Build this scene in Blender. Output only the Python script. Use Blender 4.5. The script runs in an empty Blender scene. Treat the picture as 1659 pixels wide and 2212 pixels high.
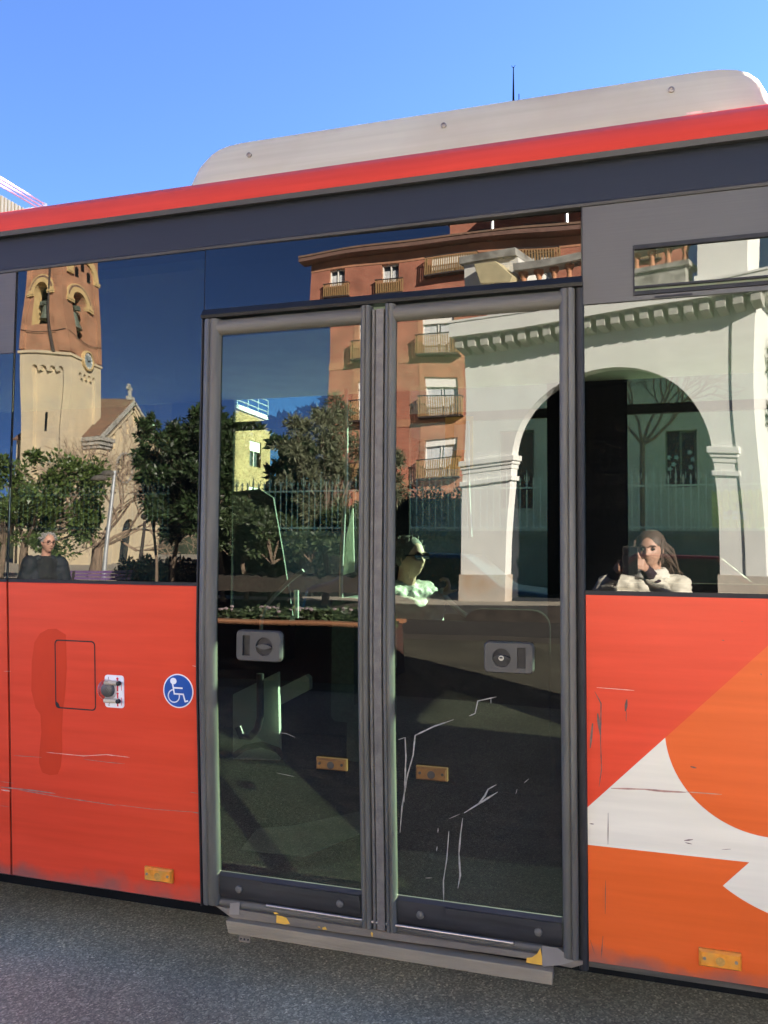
import bpy, bmesh, math, random
from mathutils import Vector as Vec, Matrix as Mat, noise as mnoise
from mathutils.geometry import tessellate_polygon
rnd = random.Random(7)
SC = bpy.context.scene
COL = SC.collection
R_ = math.radians

# ------------------------------------------------------------------ camera
# the phone's lens stands 2.6 m from the bus side (the plane y = 0), 1.55 m above the road
CAM = Vec((0.0, -2.6, 1.55))
FPX, CX, CY = 1736.0, 829.5, 1106.0             # calibrated on a 1659 x 2212 copy of the photograph
cR = Vec((0.95689016, 0.29034452, 0.00782802))
cU = Vec((0.00752944, -0.05173912, 0.99863225))
cF = Vec((-0.29035242, 0.95552244, 0.05169479))
cam = bpy.data.cameras.new('camera')
camo = bpy.data.objects.new('camera', cam)
COL.objects.link(camo)
camo.matrix_world = Mat(((cR.x, cU.x, -cF.x, CAM.x), (cR.y, cU.y, -cF.y, CAM.y), (cR.z, cU.z, -cF.z, CAM.z), (0, 0, 0, 1)))
cam.sensor_fit = 'HORIZONTAL'
cam.sensor_width = 36
cam.lens = 36 * FPX / 1659
cam.clip_start = 0.02
cam.clip_end = 3000
SC.camera = camo

# ------------------------------------------------------------------ sky, sun, exposure
SUN_AZ, SUN_EL = R_(45), R_(22)                 # azimuth from +x (along the bus, to the right) towards +y (beyond the bus)
sun_dir = Vec((math.cos(SUN_AZ) * math.cos(SUN_EL), math.sin(SUN_AZ) * math.cos(SUN_EL), math.sin(SUN_EL)))
w = bpy.data.worlds.new('World')
SC.world = w
w.use_nodes = True
nt = w.node_tree
nt.nodes.clear()
sky = nt.nodes.new('ShaderNodeTexSky')
sky.sky_type = 'NISHITA'
sky.sun_disc = False
sky.sun_elevation = SUN_EL
sky.sun_rotation = R_(90) - SUN_AZ
sky.air_density = 0.8
sky.dust_density = 0.0
sky.ozone_density = 5.0
sky.altitude = 8500
bg = nt.nodes.new('ShaderNodeBackground')
bg.inputs[1].default_value = 0.05
out = nt.nodes.new('ShaderNodeOutputWorld')
wb = nt.nodes.new('ShaderNodeMix'); wb.data_type = 'RGBA'; wb.blend_type = 'MULTIPLY'; wb.inputs[0].default_value = 1
wb.inputs[7].default_value = (1.0, 0.955, 0.955, 1)      # the camera's colour balance for blue sky
nt.links.new(sky.outputs[0], wb.inputs[6]); nt.links.new(wb.outputs[2], bg.inputs[0])
nt.links.new(bg.outputs[0], out.inputs[0])
sl = bpy.data.lights.new('sun', 'SUN')
sl.energy = 5.0
sl.angle = R_(0.5)
sl.color = (1.0, 0.92, 0.80)
so = bpy.data.objects.new('sun', sl)
COL.objects.link(so)
so.rotation_euler = sun_dir.to_track_quat('Z', 'Y').to_euler()
SC.view_settings.view_transform = 'Standard'
SC.view_settings.look = 'None'
SC.view_settings.exposure = 4.25
SC.view_settings.gamma = 1
SC.cycles.max_bounces = 12
SC.cycles.transparent_max_bounces = 24
SC.cycles.glossy_bounces = 6
SC.cycles.sample_clamp_indirect = 6
SC.cycles.use_denoising = True

# ------------------------------------------------------------------ measuring helpers
def ray(px, py):
    return cF * FPX + cR * (px - CX) - cU * (py - CY)
def at(px, py, y=0.0):
    """the point at distance y beyond the bus side on the sight line through a pixel"""
    d = ray(px, py)
    return CAM + d * ((y - CAM.y) / d.y)
def atx(px, py, x):
    d = ray(px, py)
    return CAM + d * ((x - CAM.x) / d.x)
def atz(px, py, z):
    d = ray(px, py)
    return CAM + d * ((z - CAM.z) / d.z)
ZB, KT = 1.430, 0.063                            # belt line; inward lean of the lower side
def ypan(z):
    return max(0.0, (ZB - z) * KT)
def ydoor(z):
    k = 0.079
    if z >= 1.4: return 0.0
    if z >= 1.0: return k * (1.4 - z) ** 2 / 0.8
    return k * (0.2 + 1.0 - z)
def on(px, py, f=ypan, off=0.0):
    y = 0.0
    for _ in range(12):
        p = at(px, py, y - off)
        y = f(p.z)
    return Vec((p.x, y - off, p.z))

# ------------------------------------------------------------------ mesh builder
class MB:
    def __init__(s):
        s.v, s.f, s.m = [], [], []
    def add(s, vs, fs, m=0):
        o = len(s.v)
        s.v += [Vec(v) for v in vs]
        s.f += [tuple(i + o for i in f) for f in fs]
        s.m += [m] * len(fs)
        return s
    def box(s, a, b, m=0):
        x0, y0, z0 = [min(a[i], b[i]) for i in range(3)]
        x1, y1, z1 = [max(a[i], b[i]) for i in range(3)]
        return s.add([(x0, y0, z0), (x1, y0, z0), (x1, y1, z0), (x0, y1, z0), (x0, y0, z1), (x1, y0, z1), (x1, y1, z1), (x0, y1, z1)],
                     [(0, 3, 2, 1), (4, 5, 6, 7), (0, 1, 5, 4), (1, 2, 6, 5), (2, 3, 7, 6), (3, 0, 4, 7)], m)
    def rbox(s, a, b, r=0.01, n=3, axis=1, m=0):
        """box with its four edges along `axis` rounded"""
        i, j = [k for k in range(3) if k != axis]
        lo = [min(a[k], b[k]) for k in range(3)]; hi = [max(a[k], b[k]) for k in range(3)]
        pts = []
        for cx, cy, a0 in ((hi[i] - r, hi[j] - r, 0), (lo[i] + r, hi[j] - r, 90), (lo[i] + r, lo[j] + r, 180), (hi[i] - r, lo[j] + r, 270)):
            for k in range(n + 1):
                t = R_(a0 + 90 * k / n)
                pts.append((cx + r * math.cos(t), cy + r * math.sin(t)))
        def P(p, q):
            v = [0, 0, 0]; v[i], v[j], v[axis] = p[0], p[1], q
            return v
        N = len(pts)
        vs = [P(p, lo[axis]) for p in pts] + [P(p, hi[axis]) for p in pts]
        fs = [tuple(range(N - 1, -1, -1)), tuple(range(N, 2 * N))] + [(k, (k + 1) % N, N + (k + 1) % N, N + k) for k in range(N)]
        if axis == 1: fs = [tuple(reversed(f)) for f in fs]
        return s.add(vs, fs, m)
    def hexa(s, p, m=0):
        """eight corners: bottom ring then top ring"""
        return s.add(p, [(0, 3, 2, 1), (4, 5, 6, 7), (0, 1, 5, 4), (1, 2, 6, 5), (2, 3, 7, 6), (3, 0, 4, 7)], m)
    def poly(s, pts, m=0):
        return s.add(pts, [tuple(range(len(pts)))], m)
    def prism(s, pts, d, m=0):
        """a flat outline (any polygon) pushed along the vector d"""
        d = Vec(d); n = len(pts); pts = [Vec(p) for p in pts]
        tr = tessellate_polygon([pts])
        fs = [tuple(t) for t in tr] + [tuple(n + i for i in reversed(t)) for t in tr]
        nn = Vec((0, 0, 0))
        for i in range(n): nn += pts[i].cross(pts[(i + 1) % n])
        t0 = tr[0]; nt_ = (pts[t0[1]] - pts[t0[0]]).cross(pts[t0[2]] - pts[t0[0]])
        side = [(i, (i + 1) % n, n + (i + 1) % n, n + i) for i in range(n)]
        if nt_.dot(nn) > 0: side = [tuple(reversed(f)) for f in side]
        return s.add(pts + [p + d for p in pts], fs + side, m)
    def tube(s, pts, r, n=8, m=0, caps=True):
        pts = [Vec(p) for p in pts]
        rs = r if isinstance(r, (list, tuple)) else [r] * len(pts)
        vs, fs = [], []
        up = None
        for i, p in enumerate(pts):
            t = (pts[min(i + 1, len(pts) - 1)] - pts[max(i - 1, 0)])
            t = t.normalized() if t.length > 1e-9 else Vec((0, 0, 1))
            if up is None:
                up = Vec((0, 0, 1)) if abs(t.z) < 0.9 else Vec((1, 0, 0))
            a = t.cross(up)
            if a.length < 1e-6: a = t.cross(Vec((0, 1, 0)))
            a.normalize(); b = t.cross(a).normalized(); up = -b if b.dot(up) < 0 else b
            a = t.cross(up).normalized(); b = t.cross(a)
            for k in range(n):
                q = 2 * math.pi * k / n
                vs.append(p + (a * math.cos(q) + b * math.sin(q)) * rs[i])
        for i in range(len(pts) - 1):
            for k in range(n):
                fs.append((i * n + k, i * n + (k + 1) % n, (i + 1) * n + (k + 1) % n, (i + 1) * n + k))
        if caps:
            fs.append(tuple(reversed(range(n)))); fs.append(tuple((len(pts) - 1) * n + k for k in range(n)))
        return s.add(vs, fs, m)
    def ball(s, c, r, nu=12, nv=8, m=0, fn=None):
        c = Vec(c); r = Vec((r, r, r)) if not hasattr(r, '__len__') else Vec(r)
        vs = [(0, 0, 1)]
        for j in range(1, nv):
            t = math.pi * j / nv
            for i in range(nu):
                q = 2 * math.pi * i / nu
                vs.append((math.sin(t) * math.cos(q), math.sin(t) * math.sin(q), math.cos(t)))
        vs.append((0, 0, -1))
        fs = [(0, 1 + i, 1 + (i + 1) % nu) for i in range(nu)]
        for j in range(nv - 2):
            for i in range(nu):
                a = 1 + j * nu
                fs.append((a + i, a + nu + i, a + nu + (i + 1) % nu, a + (i + 1) % nu))
        b = 1 + (nv - 2) * nu
        fs += [(b + i, len(vs) - 1, b + (i + 1) % nu) for i in range(nu)]
        pv = []
        for v in vs:
            p = Vec((v[0] * r.x, v[1] * r.y, v[2] * r.z))
            if fn: p = fn(Vec(v), p)
            pv.append(c + p)
        return s.add(pv, fs, m)
    def lathe(s, prof, c, n=16, m=0, axis='z'):
        """profile [(radius, height)] turned about an axis through c"""
        c = Vec(c); vs, fs = [], []
        for r, h in prof:
            for k in range(n):
                q = 2 * math.pi * k / n
                a, b = r * math.cos(q), r * math.sin(q)
                vs.append(c + (Vec((a, b, h)) if axis == 'z' else Vec((a, -h, b)) if axis == 'y' else Vec((h, a, b))))
        for i in range(len(prof) - 1):
            for k in range(n):
                fs.append((i * n + k, i * n + (k + 1) % n, (i + 1) * n + (k + 1) % n, (i + 1) * n + k))
        fs.append(tuple(reversed(range(n)))); fs.append(tuple((len(prof) - 1) * n + k for k in range(n)))
        return s.add(vs, fs, m)
    def sweep(s, sec, path, m=0, closed=False, caps=True):
        """section rings: path is a list of functions/offset callables mapping (a, b) to a point"""
        n = len(sec); vs, fs = [], []
        for p in path:
            vs += [p(a, b) for a, b in sec]
        K = n if closed else n - 1
        for i in range(len(path) - 1):
            for k in range(K):
                fs.append((i * n + k, (i + 1) * n + k, (i + 1) * n + (k + 1) % n, i * n + (k + 1) % n))
        if caps and closed:
            fs.append(tuple(range(n))); fs.append(tuple((len(path) - 1) * n + k for k in reversed(range(n))))
        return s.add(vs, fs, m)
    def wall(s, o, ux, uz, n, outer, holes=(), m=0):
        """flat wall in (u, v): outer outline, holes = (outline, depth, reveal material, back material or None)"""
        o, ux, uz, n = Vec(o), Vec(ux), Vec(uz), Vec(n)
        P = lambda q, d=0: o + ux * q[0] + uz * q[1] - n * d
        loops = [[Vec((q[0], q[1], 0)) for q in outer]] + [[Vec((q[0], q[1], 0)) for q in h[0]] for h in holes]
        flat = [q for l in loops for q in l]
        tr = tessellate_polygon(loops)
        fs = []
        for t in tr:
            a, b, c = [P(flat[i]) for i in t]
            fs.append(tuple(t) if (b - a).cross(c - a).dot(n) > 0 else tuple(reversed(t)))
        s.add([P(q) for q in flat], fs, m)
        for h in holes:
            pl, d, rm, bm_ = h; k = len(pl)
            s.add([P(q) for q in pl] + [P(q, d) for q in pl], [(i, (i + 1) % k, k + (i + 1) % k, k + i) for i in range(k)], rm)
            if bm_ is not None:
                tr = tessellate_polygon([[Vec((q[0], q[1], 0)) for q in pl]])
                s.add([P(q, d) for q in pl], [tuple(t) for t in tr], bm_)
        return s
    def build(s, name, mats, parent=None, mirror=False, smooth=False, bevel=0, fixn=True, sharp=40, bseg=2):
        me = bpy.data.meshes.new(name)
        off = wloc(parent)
        vs = [(v.x - off.x, (-v.y if mirror else v.y) - off.y, v.z - off.z) for v in s.v]
        fs = [tuple(reversed(f)) for f in s.f] if mirror else s.f
        me.from_pydata(vs, [], fs)
        for mt in (mats if isinstance(mats, (list, tuple)) else [mats]):
            me.materials.append(mt)
        for p, m in zip(me.polygons, s.m):
            p.material_index = m
        if fixn or bevel:
            b = bmesh.new(); b.from_mesh(me)
            if bevel:
                bmesh.ops.remove_doubles(b, verts=b.verts, dist=1e-5)
            if fixn: bmesh.ops.recalc_face_normals(b, faces=b.faces)
            if bevel:
                es = [e for e in b.edges if len(e.link_faces) == 2 and e.calc_face_angle(0) > R_(30)]
                bmesh.ops.bevel(b, geom=es, offset=bevel, segments=bseg, profile=0.5, affect='EDGES', clamp_overlap=True)
            b.to_mesh(me); b.free()
        if smooth:
            for p in me.polygons: p.use_smooth = True
            try: me.set_sharp_from_angle(angle=R_(sharp))
            except Exception: pass
        me.update()
        ob = bpy.data.objects.new(name, me)
        COL.objects.link(ob)
        if parent is not None: ob.parent = parent
        return ob

def build_each(mb, name, mats, parent=None, **k):
    """every separate piece of the builder becomes an object of its own"""
    par = list(range(len(mb.v)))
    def find(a):
        while par[a] != a:
            par[a] = par[par[a]]; a = par[a]
        return a
    for f in mb.f:
        for i in f[1:]: par[find(i)] = find(f[0])
    isl = {}
    for f, m in zip(mb.f, mb.m): isl.setdefault(find(f[0]), []).append((f, m))
    for fs in isl.values():
        q = MB(); mp = {}
        for f, m in fs:
            for i in f:
                if i not in mp: mp[i] = len(q.v); q.v.append(mb.v[i])
            q.f.append(tuple(mp[i] for i in f)); q.m.append(m)
        q.build(name, mats, parent, **k)
def wloc(o):
    p = Vec((0, 0, 0))
    while o is not None:
        p += o.location; o = o.parent
    return p
def tag(o, label, cat, group=None, kind=None):
    if label: o['label'] = label
    if cat: o['category'] = cat
    if group: o['group'] = group
    if kind: o['kind'] = kind
    return o
def thing(name, label, cat, loc, group=None):
    o = bpy.data.objects.new(name, None)
    o.empty_display_size = 0.2
    COL.objects.link(o); o.location = loc
    return tag(o, label, cat, group)
def struct(o):
    o['kind'] = 'structure'
    return o
def mir(p): return Vec((p[0], -p[1], p[2]))
def rect(u0, v0, u1, v1): return [(u0, v0), (u1, v0), (u1, v1), (u0, v1)]
def archhole(uc, v0, hw, vs, n=12, rise=1.0):
    return [(uc - hw, v0), (uc + hw, v0)] + [(uc + hw * math.cos(math.pi * k / n), vs + rise * hw * math.sin(math.pi * k / n)) for k in range(n + 1)]

# ------------------------------------------------------------------ materials
def newmat(name):
    m = bpy.data.materials.new(name); m.use_nodes = True
    return m, m.node_tree, m.node_tree.nodes['Principled BSDF']
def mat(name, col, rough=0.6, metal=0.0, var=0.12, scale=6.0, bump=0.0, bscale=None, stretch=None, coat=0.0, spec=None, detail=6, var2=None, sc2=1.0, rvar=0.0):
    """principled surface whose colour wanders between darker and lighter with a noise"""
    m, t, p = newmat(name)
    L = t.links.new
    tc = t.nodes.new('ShaderNodeTexCoord')
    mp = t.nodes.new('ShaderNodeMapping')
    L(tc.outputs['Object'], mp.inputs[0])
    if stretch: mp.inputs['Scale'].default_value = stretch
    nz = t.nodes.new('ShaderNodeTexNoise'); nz.inputs['Scale'].default_value = scale; nz.inputs['Detail'].default_value = detail
    L(mp.outputs[0], nz.inputs['Vector'])
    rp = t.nodes.new('ShaderNodeValToRGB')
    rp.color_ramp.elements[0].position = 0.3; rp.color_ramp.elements[1].position = 0.7
    rp.color_ramp.elements[0].color = (*[max(0, c * (1 - var)) for c in col], 1)
    rp.color_ramp.elements[1].color = (*[min(1, c * (1 + var)) for c in col], 1)
    L(nz.outputs[0], rp.inputs[0])
    src = rp.outputs[0]
    if var2:
        n2 = t.nodes.new('ShaderNodeTexNoise'); n2.inputs['Scale'].default_value = sc2; n2.inputs['Detail'].default_value = 4
        L(tc.outputs['Object'], n2.inputs['Vector'])
        r2 = t.nodes.new('ShaderNodeValToRGB'); r2.color_ramp.elements[0].position = 0.45; r2.color_ramp.elements[1].position = 0.72
        L(n2.outputs[0], r2.inputs[0])
        mx = t.nodes.new('ShaderNodeMix'); mx.data_type = 'RGBA'
        L(r2.outputs[0], mx.inputs[0]); L(src, mx.inputs[6]); mx.inputs[7].default_value = (*var2, 1)
        src = mx.outputs[2]
    L(src, p.inputs['Base Color'])
    p.inputs['Roughness'].default_value = rough
    if rvar:
        mr = t.nodes.new('ShaderNodeMapRange'); mr.inputs['To Min'].default_value = max(0, rough - rvar); mr.inputs['To Max'].default_value = min(1, rough + rvar)
        L(nz.outputs[0], mr.inputs[0]); L(mr.outputs[0], p.inputs['Roughness'])
    p.inputs['Metallic'].default_value = metal
    if coat: p.inputs['Coat Weight'].default_value = coat; p.inputs['Coat Roughness'].default_value = 0.12
    if spec is not None: p.inputs['Specular IOR Level'].default_value = spec
    if bump:
        b = t.nodes.new('ShaderNodeBump'); b.inputs['Strength'].default_value = bump; b.inputs['Distance'].default_value = 0.01
        nb = nz
        if bscale:
            nb = t.nodes.new('ShaderNodeTexNoise'); nb.inputs['Scale'].default_value = bscale; nb.inputs['Detail'].default_value = 5
            L(mp.outputs[0], nb.inputs['Vector'])
        L(nb.outputs[0], b.inputs['Height']); L(b.outputs[0], p.inputs['Normal'])
    return m
def brickmat(name, c1, c2, mortar, bw=0.29, bh=0.07, plane='xz', mort=0.012):
    m, t, p = newmat(name); L = t.links.new
    tc = t.nodes.new('ShaderNodeTexCoord'); sx = t.nodes.new('ShaderNodeSeparateXYZ'); cx = t.nodes.new('ShaderNodeCombineXYZ')
    L(tc.outputs['Object'], sx.inputs[0])
    ad = t.nodes.new('ShaderNodeMath'); ad.operation = 'ADD'
    L(sx.outputs[0], ad.inputs[0]); L(sx.outputs[1], ad.inputs[1])
    L(ad.outputs[0], cx.inputs[0]); L(sx.outputs[2], cx.inputs[1])
    br = t.nodes.new('ShaderNodeTexBrick'); L(cx.outputs[0], br.inputs['Vector'])
    br.inputs['Color1'].default_value = (*c1, 1); br.inputs['Color2'].default_value = (*c2, 1); br.inputs['Mortar'].default_value = (*mortar, 1)
    br.inputs['Scale'].default_value = 1; br.inputs['Brick Width'].default_value = bw; br.inputs['Row Height'].default_value = bh; br.inputs['Mortar Size'].default_value = mort
    nz = t.nodes.new('ShaderNodeTexNoise'); nz.inputs['Scale'].default_value = 0.9; nz.inputs['Detail'].default_value = 8
    L(tc.outputs['Object'], nz.inputs['Vector'])
    mr = t.nodes.new('ShaderNodeMapRange'); mr.inputs['From Min'].default_value = 0.3; mr.inputs['From Max'].default_value = 0.7; mr.inputs['To Min'].default_value = 0.72; mr.inputs['To Max'].default_value = 1.2
    L(nz.outputs[0], mr.inputs[0])
    mx = t.nodes.new('ShaderNodeMix'); mx.data_type = 'RGBA'; mx.blend_type = 'MULTIPLY'; mx.inputs[0].default_value = 1
    L(br.outputs[0], mx.inputs[6]); L(mr.outputs[0], mx.inputs[7]); L(mx.outputs[2], p.inputs['Base Color'])
    p.inputs['Roughness'].default_value = 0.9
    return m
def glassmat(name, refl=0.2, tint=(0.42, 0.60, 0.48), rough=0.0, wave=0.0, rcol=(1, 1, 1), dust=None):
    """tinted coated pane: part mirror, part green see-through"""
    m = bpy.data.materials.new(name); m.use_nodes = True; t = m.node_tree; t.nodes.clear(); L = t.links.new
    o = t.nodes.new('ShaderNodeOutputMaterial'); mx = t.nodes.new('ShaderNodeMixShader')
    tr = t.nodes.new('ShaderNodeBsdfTransparent'); tr.inputs[0].default_value = (*tint, 1)
    gl = t.nodes.new('ShaderNodeBsdfGlossy'); gl.inputs['Roughness'].default_value = rough; gl.inputs[0].default_value = (*rcol, 1)
    ge = t.nodes.new('ShaderNodeNewGeometry'); dt = t.nodes.new('ShaderNodeVectorMath'); dt.operation = 'DOT_PRODUCT'
    L(ge.outputs['Incoming'], dt.inputs[0]); L(ge.outputs['Normal'], dt.inputs[1])
    ab = t.nodes.new('ShaderNodeMath'); ab.operation = 'ABSOLUTE'; L(dt.outputs['Value'], ab.inputs[0])
    om = t.nodes.new('ShaderNodeMath'); om.operation = 'SUBTRACT'; om.inputs[0].default_value = 1; om.use_clamp = True; L(ab.outputs[0], om.inputs[1])
    pw = t.nodes.new('ShaderNodeMath'); pw.operation = 'POWER'; pw.inputs[1].default_value = 5; L(om.outputs[0], pw.inputs[0])
    mr = t.nodes.new('ShaderNodeMapRange'); mr.inputs['To Min'].default_value = refl; mr.inputs['To Max'].default_value = 1 if refl > 0 else 0
    L(pw.outputs[0], mr.inputs[0]); L(mr.outputs[0], mx.inputs[0]); L(tr.outputs[0], mx.inputs[1]); L(gl.outputs[0], mx.inputs[2]); L(mx.outputs[0], o.inputs[0])
    if dust:
        # a film of road dust, thicker towards the ground, in fine horizontal and vertical wipes
        lo_, hi_, za, zb = dust
        d = t.nodes.new('ShaderNodeBsdfDiffuse'); d.inputs[0].default_value = (0.40, 0.37, 0.31, 1)
        tcd = t.nodes.new('ShaderNodeTexCoord'); sx = t.nodes.new('ShaderNodeSeparateXYZ'); L(tcd.outputs['Object'], sx.inputs[0])
        m1 = t.nodes.new('ShaderNodeMapRange'); m1.inputs['From Min'].default_value = za; m1.inputs['From Max'].default_value = zb; m1.inputs['To Min'].default_value = lo_; m1.inputs['To Max'].default_value = hi_
        L(sx.outputs[2], m1.inputs[0])
        mpd = t.nodes.new('ShaderNodeMapping'); mpd.inputs['Scale'].default_value = (1.2, 1, 22); L(tcd.outputs['Object'], mpd.inputs[0])
        nd = t.nodes.new('ShaderNodeTexNoise'); nd.inputs['Scale'].default_value = 6; nd.inputs['Detail'].default_value = 9; L(mpd.outputs[0], nd.inputs['Vector'])
        nd2 = t.nodes.new('ShaderNodeTexNoise'); nd2.inputs['Scale'].default_value = 2.2; nd2.inputs['Detail'].default_value = 6; L(tcd.outputs['Object'], nd2.inputs['Vector'])
        mm_ = t.nodes.new('ShaderNodeMath'); mm_.operation = 'MULTIPLY'; L(nd.outputs[0], mm_.inputs[0]); L(nd2.outputs[0], mm_.inputs[1])
        mq = t.nodes.new('ShaderNodeMapRange'); mq.inputs['From Min'].default_value = 0.1; mq.inputs['From Max'].default_value = 0.42; mq.inputs['To Min'].default_value = 0.3; mq.inputs['To Max'].default_value = 1.8
        L(mm_.outputs[0], mq.inputs[0])
        ff = t.nodes.new('ShaderNodeMath'); ff.operation = 'MULTIPLY'; L(m1.outputs[0], ff.inputs[0]); L(mq.outputs[0], ff.inputs[1])
        md = t.nodes.new('ShaderNodeMixShader'); L(ff.outputs[0], md.inputs[0]); L(mx.outputs[0], md.inputs[1]); L(d.outputs[0], md.inputs[2]); L(md.outputs[0], o.inputs[0])
    if wave:
        tc = t.nodes.new('ShaderNodeTexCoord'); nz = t.nodes.new('ShaderNodeTexNoise'); nz.inputs['Scale'].default_value = 1.3; nz.inputs['Detail'].default_value = 0.6
        L(tc.outputs['Object'], nz.inputs['Vector'])
        b = t.nodes.new('ShaderNodeBump'); b.inputs['Strength'].default_value = 1; b.inputs['Distance'].default_value = wave
        L(nz.outputs[0], b.inputs['Height']); L(b.outputs[0], gl.inputs['Normal'])
    return m
def leafmat(name, c, var=0.5, rough=0.5):
    m, t, p = newmat(name); L = t.links.new
    g = t.nodes.new('ShaderNodeNewGeometry'); rp = t.nodes.new('ShaderNodeValToRGB')
    rp.color_ramp.elements[0].color = (*[x * (1 - var) for x in c], 1); rp.color_ramp.elements[1].color = (*[min(1, x * (1 + var)) for x in c], 1)
    L(g.outputs['Random Per Island'], rp.inputs[0]); L(rp.outputs[0], p.inputs['Base Color'])
    p.inputs['Roughness'].default_value = rough
    tl = t.nodes.new('ShaderNodeBsdfTranslucent'); L(rp.outputs[0], tl.inputs[0])
    mx = t.nodes.new('ShaderNodeMixShader'); mx.inputs[0].default_value = 0.22
    o = t.nodes['Material Output']
    L(p.outputs[0], mx.inputs[1]); L(tl.outputs[0], mx.inputs[2]); L(mx.outputs[0], o.inputs[0])
    return m

def paintmat(name, col, grime=True, rough=0.38, coat=0.06):
    """bus paint: fine dust streaks along the body, road dirt with a ragged upper edge near the skirt"""
    m, t, p = newmat(name); L = t.links.new
    tc = t.nodes.new('ShaderNodeTexCoord')
    mp = t.nodes.new('ShaderNodeMapping'); mp.inputs['Scale'].default_value = (0.6, 1, 9); L(tc.outputs['Object'], mp.inputs[0])
    nz = t.nodes.new('ShaderNodeTexNoise'); nz.inputs['Scale'].default_value = 3; nz.inputs['Detail'].default_value = 9; L(mp.outputs[0], nz.inputs['Vector'])
    rp = t.nodes.new('ShaderNodeValToRGB'); rp.color_ramp.elements[0].position = 0.3; rp.color_ramp.elements[1].position = 0.75
    rp.color_ramp.elements[0].color = (*[c * 0.89 for c in col], 1); rp.color_ramp.elements[1].color = (*[min(1, c * 1.05 + 0.008) for c in col], 1)
    L(nz.outputs[0], rp.inputs[0]); src = rp.outputs[0]
    if grime:
        sx = t.nodes.new('ShaderNodeSeparateXYZ'); L(tc.outputs['Object'], sx.inputs[0])
        n2 = t.nodes.new('ShaderNodeTexNoise'); n2.inputs['Scale'].default_value = 7; n2.inputs['Detail'].default_value = 9; L(tc.outputs['Object'], n2.inputs['Vector'])
        ma = t.nodes.new('ShaderNodeMath'); ma.operation = 'MULTIPLY_ADD'; ma.inputs[1].default_value = 0.22; L(n2.outputs[0], ma.inputs[0]); L(sx.outputs[2], ma.inputs[2])
        mr = t.nodes.new('ShaderNodeMapRange'); mr.inputs['From Min'].default_value = 0.375; mr.inputs['From Max'].default_value = 0.44; mr.inputs['To Min'].default_value = 0.75; mr.inputs['To Max'].default_value = 0
        L(ma.outputs[0], mr.inputs[0])
        mx = t.nodes.new('ShaderNodeMix'); mx.data_type = 'RGBA'; L(mr.outputs[0], mx.inputs[0]); L(src, mx.inputs[6]); mx.inputs[7].default_value = (0.16, 0.10, 0.085, 1)
        src = mx.outputs[2]
    L(src, p.inputs['Base Color']); p.inputs['Roughness'].default_value = rough
    p.inputs['Coat Weight'].default_value = coat; p.inputs['Specular IOR Level'].default_value = 0.4; p.inputs['Coat Roughness'].default_value = 0.22
    b = t.nodes.new('ShaderNodeBump'); b.inputs['Strength'].default_value = 0.35; b.inputs['Distance'].default_value = 0.005
    n3 = t.nodes.new('ShaderNodeTexNoise'); n3.inputs['Scale'].default_value = 1.6; n3.inputs['Detail'].default_value = 2; L(tc.outputs['Object'], n3.inputs['Vector'])
    L(n3.outputs[0], b.inputs['Height']); L(b.outputs[0], p.inputs['Normal'])
    return m

M = {}
M['red'] = paintmat('red_paint', (0.68, 0.050, 0.014))
M['orange'] = paintmat('orange_paint', (0.70, 0.105, 0.010))
M['white'] = paintmat('white_paint', (0.72, 0.67, 0.54), grime=False)
M['redroof'] = paintmat('red_roof_paint', (0.62, 0.042, 0.010), grime=False, rough=0.55, coat=0.0)
M['wetred'] = mat('stained_red', (0.56, 0.042, 0.010), 0.5, var=0.06, scale=8, spec=0.25)
M['black'] = mat('black_rubber', (0.012, 0.012, 0.013), 0.7, var=0.3, scale=20)
M['rubber'] = mat('worn_grey_rubber', (0.10, 0.092, 0.073), 0.55, var=0.30, scale=4, stretch=(8, 8, 0.7), bump=0.25, bscale=60, rvar=0.12)
M['rubber2'] = mat('worn_grey_rubber_cross', (0.098, 0.090, 0.072), 0.55, var=0.30, scale=4, stretch=(0.8, 8, 8), bump=0.25, bscale=60, rvar=0.12)
M['kick'] = mat('dark_kick_panel', (0.027, 0.026, 0.026), 0.5, var=0.35, scale=5, stretch=(0.8, 4, 5), bump=0.15)
M['sill'] = mat('dusty_sill', (0.165, 0.138, 0.100), 0.75, var=0.22, scale=6, stretch=(0.8, 4, 4), bump=0.2, bscale=50)
M['steel'] = mat('polished_steel', (0.45, 0.43, 0.40), 0.38, 1.0, var=0.1, scale=30)
M['yellow'] = mat('yellow_safety_paint', (0.72, 0.40, 0.05), 0.7, var=0.15, scale=25)
M['pod'] = mat('dusty_white_roof_cover', (0.48, 0.44, 0.315), 0.5, var=0.08, scale=2.5, stretch=(0.5, 2, 14), var2=(0.40, 0.33, 0.22), sc2=1.6)
M['bolt'] = mat('grey_bolt', (0.25, 0.23, 0.2), 0.4, 0.6)
M['amber'] = mat('amber_lens', (0.75, 0.27, 0.02), 0.3, var=0.18, scale=60, coat=0.4, var2=(0.5, 0.28, 0.06), sc2=30)
M['amberd'] = mat('glass_dimmed_amber_lens', (0.15, 0.066, 0.012), 0.5, var=0.2, scale=50)  # dimming by the tinted pane is put into this colour
M['greyp'] = mat('grey_plastic', (0.060, 0.056, 0.047), 0.55, var=0.08, scale=12)
M['greyd'] = mat('dark_grey_plastic', (0.022, 0.020, 0.018), 0.6, var=0.1, scale=12)
M['blue'] = mat('blue_sign_vinyl', (0.006, 0.07, 0.33), 0.4, var=0.05)
M['signw'] = mat('white_vinyl', (0.80, 0.80, 0.82), 0.45, var=0.03)
M['signr'] = mat('red_print', (0.65, 0.03, 0.05), 0.5, var=0.05)
M['clearp'] = mat('yellowed_plastic', (0.50, 0.45, 0.34), 0.4, var=0.15, scale=20)
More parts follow.
